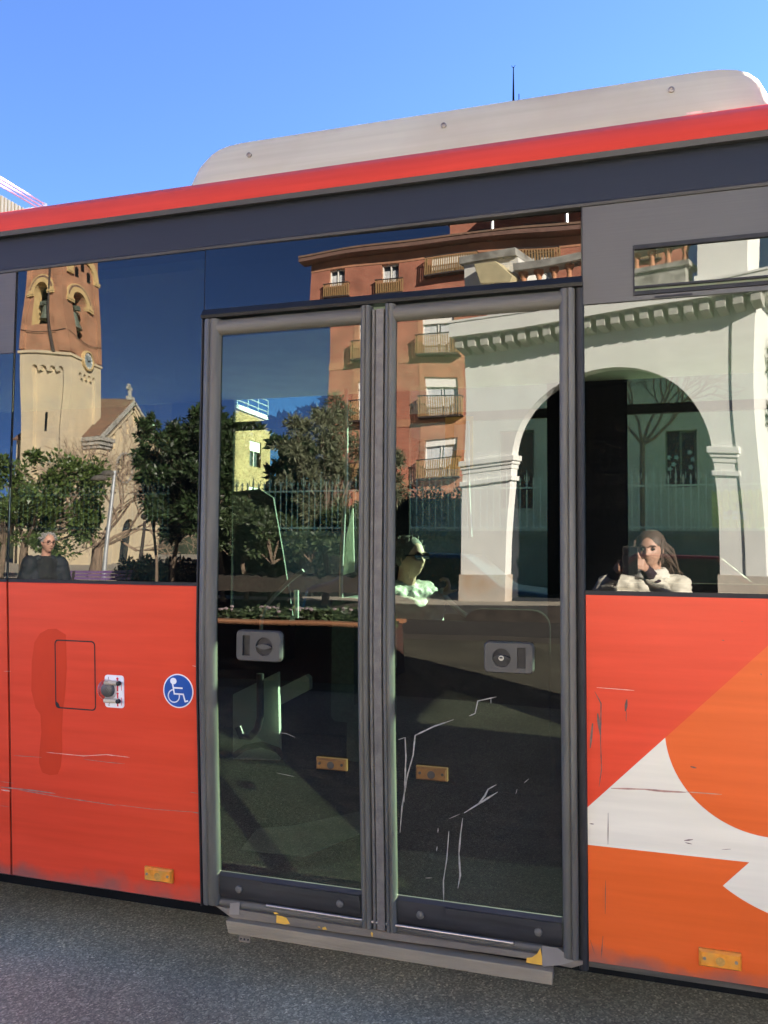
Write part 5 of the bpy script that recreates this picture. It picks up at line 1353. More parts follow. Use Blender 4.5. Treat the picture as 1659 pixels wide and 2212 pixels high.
    def rake(y0, z0, y1, z1, t0, t1, d0, d1, m):
        dn = Vec((0, -(z1 - z0), (y1 - y0))).normalized() * (1 if y1 > y0 else -1)
        a, b = Vec((0, y0, z0)), Vec((0, y1, z1))
        mb.hexa([Vec((XG + d0, 0, 0)) + a + dn * t0, Vec((XG + d1, 0, 0)) + a + dn * t0, Vec((XG + d1, 0, 0)) + b + dn * t0, Vec((XG + d0, 0, 0)) + b + dn * t0,
                 Vec((XG + d0, 0, 0)) + a + dn * t1, Vec((XG + d1, 0, 0)) + a + dn * t1, Vec((XG + d1, 0, 0)) + b + dn * t1, Vec((XG + d0, 0, 0)) + b + dn * t1], m)
    for s in (1, -1):
        y0 = ya - 0.5 if s == 1 else yb + 0.5; z0 = ze - 0.5 * sl2
        rake(y0, z0, yc_, za_, -0.9, -0.55, 0.002, 0.12, 0); rake(y0, z0, yc_, za_, -0.55, -0.25, 0.002, 0.25, 0); rake(y0, z0, yc_, za_, -0.25, 0.12, -0.3, 0.5, 1); rake(y0, z0, yc_, za_, 0.12, 0.26, -L_, 0.3, 2)
    mb.build('roof', [M['cream'], M['stone'], M['tile']], root, mirror=True)
    mb = MB()
    for z0, z1, e in ((ze - 0.9, ze - 0.55, 0.55), (ze - 1.2, ze - 0.9, 0.35), (ze - 1.7, ze - 1.2, 0.12), (ze - 0.55, ze - 0.2, 0.75)):
        mb.box((XG - 2.2 - e, ya - e, z0), (XG + e, ya + 1.3 + e * 0.4, z1), 1 if z1 > ze - 1 else 0)
    mb.build('eave_block', [M['cream'], M['stone']], root, mirror=True)
    k = f(287, 868).z
    mb = MB(); cx_, cy_ = XG - 0.2, yc_
    mb.box((cx_ - 0.4, cy_ - 0.4, za_ + 0.1), (cx_ + 0.4, cy_ + 0.4, za_ + 0.55)); mb.box((cx_ - 0.16, cy_ - 0.19, za_ + 0.5), (cx_ + 0.16, cy_ + 0.19, za_ + 2.0)); mb.box((cx_ - 0.17, cy_ - 0.48, za_ + 1.3), (cx_ + 0.17, cy_ + 0.48, za_ + 1.64))
    mb.build('cross', M['stone'], root, mirror=True, bevel=0.03)
    # low side chapel with a round-headed door
    hd = archhole(3.2, ZT + 0.02, 0.9, ZT + 3.0)
    mb = MB(); mb.wall((X0 - 3.0, Yt + 0.8, 0), (1, 0, 0), (0, 0, 1), (0, -1, 0), rect(3.02, ZT, 9.0, ZT + 6.5), [], 0)
    mb.build('side_wall', M['cream'], root, mirror=True, fixn=False)
church()

# ---- trees
def leaves(mb, clumps, n, size, asp, spread, m=0, flat=0.0):
    for i in range(n):
        c, r = clumps[rnd.randrange(len(clumps))]
        d = Vec((rnd.gauss(0, 1), rnd.gauss(0, 1), rnd.gauss(0, 1)))
        d = d.normalized() * (rnd.random() ** 0.45) * r
        p = c + d
        ax = (d.normalized() * 0.7 + Vec((rnd.gauss(0, .6), rnd.gauss(0, .6), rnd.gauss(0.15, .6)))).normalized()
        s_ = ax.cross(Vec((rnd.gauss(0, 1), rnd.gauss(0, 1), rnd.gauss(0, 1)))).normalized()
        nn = ax.cross(s_)
        L_ = size * (0.45 + 1.0 * rnd.random()); W_ = L_ * asp
        mb.add([p, p + ax * L_ * 0.45 + s_ * W_ * 0.5 + nn * L_ * 0.08, p + ax * L_, p + ax * L_ * 0.45 - s_ * W_ * 0.5 + nn * L_ * 0.08], [(0, 1, 2, 3)], m)
def limb(mb, p, d, L_, r, depth, tips, split=3, ang=0.6, up=0.1, k=0.72, mi=0, minr=0.006):
    pts = [Vec(p)]; q = Vec(p); dd = Vec(d).normalized()
    n = 4
    for i in range(n):
        dd = (dd + Vec((rnd.gauss(0, .13), rnd.gauss(0, .13), rnd.gauss(up * 0.5, .1)))).normalized()
        q = q + dd * (L_ / n); pts.append(q.copy())
    mb.tube(pts, [max(minr, r * (1 - 0.35 * i / n)) for i in range(n + 1)], 6 if r > 0.03 else 4, mi, caps=False)
    if depth <= 0:
        tips.append(q); return
    for j in range(split):
        s_ = dd.cross(Vec((rnd.gauss(0, 1), rnd.gauss(0, 1), rnd.gauss(0, 1)))).normalized()
        nd = (dd + s_ * ang * (0.5 + rnd.random()) + Vec((0, 0, up))).normalized()
        st = pts[-1] if j < 2 else pts[rnd.choice([2, 3])]
        limb(mb, st, nd, L_ * (k + 0.2 * (rnd.random() - .5)), r * 0.62, depth - 1, tips, split, ang, up, k, mi, minr)
def tree(name, label, base, cc, rad, nclump, nleaf, lsize, asp, leaf, trunk_r=0.09, fork=0.45, group=None, cat='tree', hollow=0.35, low=None):
    """tapered trunk with limbs to the clumps, leaves scattered round every clump"""
    base, cc, rad = Vec(base), Vec(cc), Vec(rad)
    root = thing(name, label, cat, mir(base), group)
    clumps = []
    while len(clumps) < nclump:
        v = Vec((rnd.uniform(-1, 1), rnd.uniform(-1, 1), rnd.uniform(-1, 1)))
        l = v.length
        if l > 1 or l < hollow: continue
        p = cc + Vec((v.x * rad.x, v.y * rad.y, v.z * rad.z))
        clumps.append((p, min(rad) * (0.13 + 0.22 * rnd.random())))
    mb = MB(); fk = base.lerp(cc, fork) if low is None else Vec(low)
    pts = [base + (fk - base) * t + Vec((rnd.gauss(0, .03), rnd.gauss(0, .03), 0)) for t in (0, .3, .6, 1)]
    mb.tube(pts, [trunk_r * 1.25, trunk_r, trunk_r * .9, trunk_r * .8], 10)
    for i, (p, r) in enumerate(clumps):
        if i % 2 == 0:
            mid = fk.lerp(p, .5) + Vec((rnd.gauss(0, .1), rnd.gauss(0, .1), rnd.gauss(.05, .08))) * min(rad)
            mb.tube([pts[-1], mid, p], [trunk_r * .5, trunk_r * .3, trunk_r * .1], 6)
    mb.build('trunk', M['bark'], root, mirror=True, smooth=True, fixn=False)
    mb = MB(); leaves(mb, clumps, nleaf, lsize, asp, 1); mb.build('crown', leaf, root, mirror=True, fixn=False)
    return root
M['leafm'] = leafmat('glossy_leaf', (0.075, 0.115, 0.028), 0.55, 0.4)
M['leafd'] = leafmat('dark_leaf', (0.035, 0.060, 0.022), 0.6, 0.4)
M['leafo'] = leafmat('olive_leaf', (0.135, 0.150, 0.085), 0.45, 0.6)
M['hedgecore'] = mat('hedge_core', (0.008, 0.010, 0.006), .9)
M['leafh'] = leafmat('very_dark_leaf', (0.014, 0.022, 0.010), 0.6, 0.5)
M['leafb'] = leafmat('hedge_leaf', (0.05, 0.075, 0.03), 0.6, 0.5)
def Z0(p): return Vec((p.x, p.y, ZT))
# broad-leaved tree in front of the tower
y = 18.5
p = Q(114, 1070, y); tree('broadleaf_tree', 'broad leafy green tree in front of the church tower', Z0(Q(40, 1200, y)), p, (1.5, 1.5, 1.8), 46, 10500, 0.15, 0.5, M['leafm'], 0.16, low=Q(52, 1165, y))
y = 24.0
p = Q(6, 1080, y); tree('broadleaf_tree', 'second leafy tree at the left edge, partly behind the tree by the tower', Z0(Q(-6, 1200, y)), p, (1.3, 1.3, 2.0), 30, 5000, 0.17, 0.5, M['leafm'], 0.14)
y = 11.2
p = Q(404, 1030, y); tree('laurel_tree', 'dark bushy tree to the right of the church gable', Z0(Q(372, 1200, y)), p, (0.80, 0.8, 1.45), 48, 12500, 0.125, 0.36, M['leafd'], 0.05, hollow=0.2)
p = Q(322, 985, y); tree('laurel_tree', 'slender dark sapling at the left side of the big laurel by the gable', Z0(Q(352, 1200, y)), p, (0.34, 0.4, 0.85), 22, 2200, 0.12, 0.36, M['leafd'], 0.03, hollow=0.1)
p = Q(447, 985, y); tree('laurel_tree', 'dark laurel between the big laurel by the gable and the left door post', Z0(Q(450, 1200, y)), p, (0.42, 0.5, 1.25), 34, 6500, 0.12, 0.36, M['leafd'], 0.04, hollow=0.1)
p = Q(535, 1000, y); tree('laurel_tree', 'dark laurel in front of the yellow brick building', Z0(Q(535, 1200, y)), p, (0.32, 0.5, 1.0), 26, 3600, 0.12, 0.36, M['leafd'], 0.04, hollow=0.1)
p = Q(640, 1060, y); tree('laurel_tree', 'dark laurel just left of the olive tree', Z0(Q(640, 1200, y)), p, (0.46, 0.5, 1.15), 34, 6500, 0.12, 0.36, M['leafd'], 0.04, hollow=0.1)
y = 10.6
p = Q(475, 1040, y); tree('laurel_tree', 'dark bushy tree seen behind the left post of the bus door', Z0(Q(492, 1200, y)), p, (0.70, 0.7, 1.25), 50, 12000, 0.12, 0.36, M['leafd'], 0.045, hollow=0.2)
y = 10.9
p = Q(580, 1060, y); tree('laurel_tree', 'dark bushy tree between the door post and the pale olive tree', Z0(Q(585, 1200, y)), p, (0.62, 0.6, 1.2), 50, 12000, 0.12, 0.36, M['leafd'], 0.045, hollow=0.2)
y = 9.8
p = Q(692, 1010, y); tree('olive_tree', 'grey-green olive tree in front of the brick flats', Z0(Q(700, 1220, y)), p, (0.70, 0.6, 1.15), 60, 15000, 0.10, 0.2, M['leafo'], 0.06, hollow=0.2)
y = 9.9
p = Q(815, 1060, y); tree('olive_tree', 'olive tree half hidden behind the middle posts of the bus door', Z0(Q(806, 1220, y)), p, (0.42, 0.5, 1.0), 30, 6000, 0.10, 0.2, M['leafo'], 0.05, hollow=0.2)
# bare tree below the rose window
y = 26.0
b = Z0(Q(208, 1240, y)); root = thing('bare_tree', 'leafless tree with a tangle of brown twigs below the rose window', 'tree', mir(b))
mb = MB(); tp = []
fk = Q(214, 1178, y); mb.tube([b, b.lerp(fk, .5) + Vec((.05, 0, 0)), fk], [0.32, 0.27, 0.24], 10)
mb.build('trunk', M['bark'], root, mirror=True, smooth=True, fixn=False)
mb = MB()
for d in ((1, .2, .55), (.8, -.4, .9), (-.6, .2, .7), (.3, .5, 1), (1.1, 0, .25), (-.9, -.2, .5), (.1, -.6, .8)):
    limb(mb, fk, d, 1.7, 0.085, 5, tp, 3, 0.66, 0.04, 0.74, 0, 0.007)
mb.build('crown', M['barkp'], root, mirror=True, fixn=False)
# shrubs along the bed, brick planter with flowers
def shrub(name, label, c, rad, n, leaf, ls, asp, group=None):
    root = thing(name, label, 'shrub', mir((c[0], c[1], c[2] - rad[2])), group)
    cl = []
    for k in range(16):
        v = Vec((rnd.uniform(-1, 1), rnd.uniform(-1, 1), rnd.uniform(-.9, 1)))
        if v.length > 1: v.normalize()
        cl.append((Vec(c) + Vec((v.x * rad[0], v.y * rad[1], v.z * rad[2])) * .8, min(rad) * .35))
    mb = MB(); leaves(mb, cl, n, ls, asp, 1); mb.build('foliage', leaf, root, mirror=True, fixn=False)
    mb = MB()
    for k in range(0, 16, 3): mb.tube([(c[0], c[1], c[2] - rad[2]), cl[k][0]], [.02, .008], 5)
    mb.build('stem', M['bark'], root, mirror=True, fixn=False)
for i, (px, py, y, r, lab) in enumerate(((505, 1140, 9.6, (.46, .4, .5), 'low dark shrub under the trees nearest the left door post'), (585, 1160, 9.2, (.50, .4, .42), 'low dark shrub in the middle of the leafy bed'), (665, 1150, 9.4, (.46, .4, .46), 'low dark shrub below the olive tree'), (745, 1150, 9.3, (.44, .4, .5), 'low dark shrub beside the middle door posts'))):
    c = Q(px, py, y); shrub('shrub', lab, c, r, 3800, M['leafb'], .08, .4, 'shrubs in the bed under the trees')
mb = MB()
q0, q1 = Q(470, 1260, 9.6), Q(800, 1260, 9.6)
n = 24
vs = [];
for j in range(5):
    for i in range(n):
        x = q0.x + (q1.x - q0.x) * i / (n - 1)
        hgt = (math.sin(math.pi * j / 4)) * (0.22 + 0.10 * rnd.random()) + 0.05 * rnd.random()
        vs.append((x, 8.9 + j * 0.45, 0.9 + hgt))
mb.add(vs, [(j * n + i, j * n + i + 1, (j + 1) * n + i + 1, (j + 1) * n + i) for j in range(4) for i in range(n - 1)])
struct(mb.build('earth_bank', M['soil'], mirror=True, smooth=True))
yp = 3.7
a, b = Q(440, 1330, yp), Q(800, 1330, yp)
root = thing('planter', 'long brick planter with an orange rim and small flowers', 'planter', mir(((a.x + b.x) / 2, yp + 0.4, 0)))
zr = 0.85
mb = MB(); mb.box((a.x, yp, 0), (b.x, yp + 0.9, zr - 0.06)); mb.build('brick_side', brickmat('dark_planter_brick', (0.09, 0.035, 0.022), (0.07, 0.028, 0.02), (0.05, 0.035, 0.03)), root, mirror=True)
mb = MB(); mb.box((a.x - .03, yp - .03, zr - 0.06), (b.x + .03, yp + 0.14, zr)); mb.box((a.x - .03, yp + .8, zr - 0.06), (b.x + .03, yp + 0.93, zr)); mb.build('rim', mat('orange_planter_rim', (0.30, 0.135, 0.065), .9, var=.2, scale=5), root, mirror=True)
mb = MB(); mb.box((a.x, yp + .14, zr - 0.06), (b.x, yp + 0.8, zr - 0.03)); mb.build('soil', M['soil'], root, mirror=True)
fl = mat('pale_pink_petal', (0.22, 0.17, 0.18), 0.7, var=0.2)
for i in range(11):
    x = a.x + (b.x - a.x) * (i + .5) / 11; c = Vec((x, yp + .25 + .3 * rnd.random(), zr + .04))
    root = thing('flowering_plant', ['low bushy plant with pale pink flowers in the brick planter', 'low bushy plant without flowers in the brick planter'][i % 3 == 1], 'plant', mir((c.x, c.y, zr - .03)), 'plants in the brick planter')
    mb = MB(); leaves(mb, [(c + Vec((rnd.gauss(0, .06), rnd.gauss(0, .06), rnd.gauss(0, .03))), .09) for k in range(6)], 260, .06, .6, 1); mb.build('foliage', M['leafb'], root, mirror=True, fixn=False)
    if i % 3 != 1:
        mb = MB()
        for k in range(7): mb.ball(c + Vec((rnd.gauss(0, .08), rnd.gauss(0, .08), .06 + rnd.random() * .06)), .02, 6, 4)
        mb.build('flower_heads', fl, root, mirror=True, smooth=True)

# ---- street lamp, second pole, bench
y = 17.5
b, t = Q(231, 1255, y), Q(243, 1016, y)
root = thing('street_lamp', 'tall grey street lamp with two saucer heads on the left', 'street lamp', mir((b.x, y, ZT)))
mb = MB(); mb.tube([(b.x, y, ZT), (b.x + .01, y, ZT + 1), (t.x, y, t.z)], [.075, .065, .05], 12); mb.build('pole', M['galv'], root, mirror=True, smooth=True)
for px, py in ((229, 1022), (222, 1034)):
    h = Q(px, py, y)
    mb = MB(); mb.lathe([(.05, .10), (.16, .09), (.26, -.02), (.24, -.06), (.02, -.06)], (h.x, y + (0 if px > 225 else -.3), h.z), 18); mb.tube([(t.x, y, h.z + .05), (h.x, y + (0 if px > 225 else -.3), h.z + .06)], .03, 6); mb.build('lamp_head', M['bolt'], root, mirror=True, smooth=True)
y = 21.0
b, t = Q(310, 1250, y), Q(322, 1035, y); 
mb = MB(); mb.tube([(b.x, y, ZT), (b.x + .05, y, Q(318, 1130, y).z)], [.07, .05], 8); mb.ball((b.x + .06, y, Q(318, 1120, y).z), (.16, .16, .12)); o = mb.build('lamp_post', M['iron'], mirror=True); tag(o, 'slim dark lamp post right of the bare tree', 'street lamp')
y = 12.6
a, b = Q(150, 1245, y), Q(292, 1245, y)
root = thing('bench', 'purple slatted bench below the street lamp', 'bench', mir(((a.x + b.x) / 2, y, ZT)))
mb = MB()
for k in range(4): mb.box((a.x, y + .02 * k, ZT + .33 + .075 * k), (b.x, y + .02 * k + .03, ZT + .385 + .075 * k))
mb.build('backrest', M['purple'], root, mirror=True)
mb = MB()
for k in range(4): mb.box((a.x, y - .42 + .1 * k, ZT + .28), (b.x, y - .34 + .1 * k, ZT + .31))
mb.build('seat', M['purple'], root, mirror=True)
for x in (a.x + .1, b.x - .12):
    mb = MB(); mb.box((x, y - .4, ZT), (x + .04, y - .35, ZT + .28)); mb.box((x, y, ZT), (x + .04, y + .05, ZT + .6)); mb.box((x, y - .4, ZT + .24), (x + .04, y + .05, ZT + .278)); mb.build('leg', M['iron'], root, mirror=True)
# dark house at the far left, wooded hill, house right of the arcade
mb = MB(); n = 60; vs = []
for i in range(n):
    x = -260 + 420 * i / (n - 1); vs += [(x, 150, -2), (x, 150 + 25, 20 + 9 * math.sin(i * .35) + 4 * math.sin(i * .9) + 4 * rnd.random()), (x, 230, -2)]
mb.add(vs, [(3 * i, 3 * i + 3, 3 * i + 4, 3 * i + 1) for i in range(n - 1)] + [(3 * i + 1, 3 * i + 4, 3 * i + 5, 3 * i + 2) for i in range(n - 1)])
struct(mb.build('hill', mat('wooded_hill', (0.03, 0.04, 0.022), 0.95, var=0.5, scale=0.35, bump=1), mirror=True, smooth=True))
for px, y, r, lab in ((1655, 15.0, (.9, .9, 2.6), 'tall dark conifer just right of the white arcade'), (1730, 13.5, (1.0, .9, 2.8), 'tall dark conifer farther right of the white arcade')):
    p = Q(px, 900, y); tree('conifer', lab, (p.x + .25, y, ZT), (p.x + .25, y, 3.6), (r[0], r[1], r[2] * 1.15), 60, 9000, .14, .3, M['leafd'], .12, hollow=.1, group='conifers beside the arcade')
# two low dark hedges that hide the sunlit paving behind the trees
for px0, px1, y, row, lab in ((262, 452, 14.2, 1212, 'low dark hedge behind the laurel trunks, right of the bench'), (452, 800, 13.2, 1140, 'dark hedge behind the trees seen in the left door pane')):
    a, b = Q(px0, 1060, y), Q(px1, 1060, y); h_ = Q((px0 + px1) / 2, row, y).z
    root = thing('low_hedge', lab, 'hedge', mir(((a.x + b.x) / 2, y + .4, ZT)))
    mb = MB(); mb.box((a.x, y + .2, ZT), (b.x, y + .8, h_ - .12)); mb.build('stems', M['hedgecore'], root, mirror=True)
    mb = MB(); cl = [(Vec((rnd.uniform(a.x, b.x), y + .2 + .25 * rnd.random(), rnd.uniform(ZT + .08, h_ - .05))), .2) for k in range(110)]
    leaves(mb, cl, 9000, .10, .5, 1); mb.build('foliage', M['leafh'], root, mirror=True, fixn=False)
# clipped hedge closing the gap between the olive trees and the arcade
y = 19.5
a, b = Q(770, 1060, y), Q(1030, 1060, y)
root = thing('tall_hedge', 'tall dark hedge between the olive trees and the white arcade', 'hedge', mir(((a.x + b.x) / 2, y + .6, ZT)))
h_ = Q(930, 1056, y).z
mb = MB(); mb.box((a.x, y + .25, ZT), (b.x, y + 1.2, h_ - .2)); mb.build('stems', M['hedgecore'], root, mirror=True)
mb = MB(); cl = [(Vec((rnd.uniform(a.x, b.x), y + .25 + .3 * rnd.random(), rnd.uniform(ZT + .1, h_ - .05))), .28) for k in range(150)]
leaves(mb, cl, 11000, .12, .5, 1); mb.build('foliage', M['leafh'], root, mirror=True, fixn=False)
#==PEOPLE==
# ------------------------------------------------------------------ people
def fuse(mb, name, mt, parent, vox, mirror=False, smooth_it=4, folds=None):
    """melt overlapping volumes into one continuous surface"""
    tmp = mb.build('tmp', mt, None, mirror=mirror)
    md = tmp.modifiers.new('r', 'REMESH'); md.mode = 'VOXEL'; md.voxel_size = vox; md.adaptivity = 0
    ms = tmp.modifiers.new('s', 'SMOOTH'); ms.iterations = smooth_it; ms.factor = 0.5
    dg = bpy.context.evaluated_depsgraph_get()
    me = bpy.data.meshes.new_from_object(tmp.evaluated_get(dg))
    old = tmp.data
    bpy.data.objects.remove(tmp); bpy.data.meshes.remove(old)
    if folds:
        amp, sc = folds
        me.calc_loop_triangles()
        ns = [Vec(v.normal) for v in me.vertices]
        for v, n in zip(me.vertices, ns):
            k = mnoise.noise(Vec((v.co.x * sc, v.co.y * sc, v.co.z * sc * 2.2))) + 0.5 * mnoise.noise(Vec((v.co.x * sc * 2.3, v.co.y * sc * 2.3, v.co.z * sc * 4)))
            v.co += n * amp * k
    off = wloc(parent)
    for v in me.vertices: v.co -= off
    for p in me.polygons: p.use_smooth = True
    me.name = name
    me.materials.clear(); me.materials.append(mt)
    ob = bpy.data.objects.new(name, me); COL.objects.link(ob)
    if parent is not None: ob.parent = parent
    return ob
def cap(mb, a, b, ra, rb, n=12):
    a, b = Vec(a), Vec(b)
    mb.tube([a, a.lerp(b, .25), a.lerp(b, .5), a.lerp(b, .75), b], [ra, ra * .75 + rb * .25, (ra + rb) / 2, ra * .25 + rb * .75, rb], n)
    mb.ball(a, ra, n, 8); mb.ball(b, rb, n, 8)
def chain(mb, pts):
    for (a, ra), (b, rb) in zip(pts, pts[1:]): cap(mb, a, b, ra, rb)
class Frame:
    def __init__(s, o, fwd, up=(0, 0, 1)):
        s.o = Vec(o); s.f = Vec(fwd).normalized(); s.r = s.f.cross(Vec(up)).normalized(); s.u = s.r.cross(s.f)
    def __call__(s, x, y, z): return s.o + s.r * x + s.f * y + s.u * z
def head(mb, F, k=1.0):
    """skull and face: x to the head's right, y towards the face, z up; about 0.23 m tall"""
    def fn(v, p):
        x, y, z = v.x, v.y, v.z
        wx = 0.076 * (1 - 0.30 * max(0, -z) ** 1.5) ; dy = 0.096; hz = 0.118
        X, Yy, Z = x * wx, y * dy, z * hz
        if y > 0:
            Yy *= (0.90 - 0.10 * max(0, -z - .2) + .0)
            g = lambda c, s_, q: math.exp(-((q - c) / s_) ** 2)
            Yy -= 0.014 * (g(0.031, 0.017, abs(X))) * g(0.012, 0.014, Z)            # eye hollows
            Yy += 0.005 * g(0.03, 0.03, abs(X)) * g(0.034, 0.010, Z)                 # brow
            nz_ = max(0, min(1, (0.020 - Z) / 0.045)) if Z > -0.028 else max(0, 1 - (-0.028 - Z) / 0.008)
            Yy += 0.027 * nz_ * g(0, 0.011 + 0.004 * nz_, X)                          # nose
            Yy += 0.007 * g(0, 0.024, X) * (g(-0.048, 0.005, Z) + g(-0.060, 0.006, Z)) - 0.004 * g(0, 0.022, X) * g(-0.054, 0.003, Z)   # lips
            Yy += 0.010 * g(0, 0.024, X) * g(-0.088, 0.018, Z)                        # chin
            Yy += 0.004 * g(0.042, 0.018, abs(X)) * g(-0.016, 0.02, Z)                # cheeks
        return F.r * X * k + F.f * Yy * k + F.u * Z * k
    mb.ball(F.o, 1.0, 56, 44, fn=fn)
    for s in (-1, 1):
        mb.ball(F(s * 0.073 * k, -0.008 * k, 0.0), (0.010, 0.018, 0.030), 10, 8)
def eyes(F, parent, k=1.0, dark=(0.03, 0.02, 0.015)):
    mb = MB()
    for s in (-1, 1): mb.ball(F(s * 0.031 * k, 0.071 * k, 0.011 * k), (0.0125 * k, 0.0125 * k, 0.0095 * k), 12, 8)
    mb.build('eye', mat('eye_dark', dark, 0.25, var=.05), parent, mirror=MIR, smooth=True)
    mb = MB()
    for s in (-1, 1): mb.tube([F(s * 0.014 * k, 0.091 * k, 0.030 * k), F(s * 0.032 * k, 0.088 * k, 0.036 * k), F(s * 0.050 * k, 0.074 * k, 0.029 * k)], [.003, .004, .0025], 6)
    mb.tube([F(-0.022 * k, 0.084 * k, -0.055 * k), F(0, 0.093 * k, -0.053 * k), F(0.022 * k, 0.084 * k, -0.055 * k)], [.001, .0026, .001], 6)
    mb.build('brow_and_mouth', mat('brow_brown', (0.10, 0.045, 0.035), 0.8), parent, mirror=MIR, smooth=True)
def hand(mb, wrist, fdir, sdir, curl, thumb, k=1.0, spread=0.0):
    """palm, four fingers of unequal length and a thumb; sdir runs from the little finger to the index"""
    f = Vec(fdir).normalized(); s = Vec(sdir); s = (s - f * s.dot(f)).normalized(); n = f.cross(s)
    w_ = Vec(wrist)
    cap(mb, w_, w_ + f * .03 * k, .024 * k, .026 * k, 10)
    for i, (o, L_) in enumerate(((-.030, .060), (-.010, .074), (.010, .080), (.029, .072))):
        a = w_ + f * .015 * k + s * o * .6 * k; kn = w_ + f * (.082 - .006 * (i == 0)) * k + s * o * k
        cap(mb, a, kn, .0150 * k, .0108 * k, 8)
        d = (f + s * o * spread * 8).normalized(); p = kn
        for j, fr in enumerate((.45, .31, .24)):
            c = curl[j] if not isinstance(curl[0], (list, tuple)) else curl[i][j]
            d = (Mat.Rotation(c, 3, s) @ d)
            q = p + d * L_ * fr * k * 1.05
            cap(mb, p, q, (.0098 - .001 * j) * k, (.0090 - .001 * j) * k, 8); p = q
    t0 = w_ + f * .02 * k + s * .02 * k
    t1, t2, t3 = [w_ + f * a * k + s * b * k + n * c * k for a, b, c in thumb]
    cap(mb, t0, t1, .015 * k, .012 * k, 8); cap(mb, t1, t2, .0115 * k, .010 * k, 8); cap(mb, t2, t3, .010 * k, .008 * k, 8)
M['skin'] = mat('warm_skin', (0.56, 0.33, 0.235), 0.5, var=0.06, scale=30)
M['skin2'] = mat('ruddy_skin', (0.52, 0.28, 0.20), 0.5, var=0.08, scale=30)
def body(mb, J):
    c = lambda *p: chain(mb, p)
    pel, wai, che, nec = [Vec(J[k]) for k in ('pelvis', 'waist', 'chest', 'neck')]
    side = (Vec(J['shL']) - Vec(J['shR'])).normalized()
    for s in (-.055, 0, .055):
        c((pel + side * s, .10), (wai + side * s, .092), (che + side * s * 1.3, .105))
    cap(mb, J['shL'], J['shR'], .055, .055); cap(mb, che + (nec - che) * .5, nec, .07, .058); cap(mb, nec, J['skull'], .056, .058)
    for s in 'LR':
        c((J['sh' + s], .055), (J['el' + s], .043), (J['wr' + s], .026))
        c((J['hip' + s], .088), (J['kn' + s], .058), (J['an' + s], .038))
        cap(mb, J['an' + s], Vec(J['an' + s]) + Vec(J['toe']) * .19 + Vec((0, 0, -.05)), .038, .030)
def legs_of(J, P, hd, toe, hgt, floor):
    """standing legs below a pelvis"""
    P = Vec(P); s = Vec(hd)
    for k, q in (('L', 1), ('R', -1)):
        J['hip' + k] = P + s * .09 * q - Vec((0, 0, .02)); J['kn' + k] = Vec((P.x + s.x * .10 * q, P.y + s.y * .10 * q, floor + (P.z - floor) * .52)) + Vec(toe) * (.03 if q > 0 else .0)
        J['an' + k] = Vec((P.x + s.x * .10 * q, P.y + s.y * .10 * q, floor + .08)) + Vec(toe) * (.0 if q > 0 else -.05)
    J['toe'] = Vec(toe).normalized()

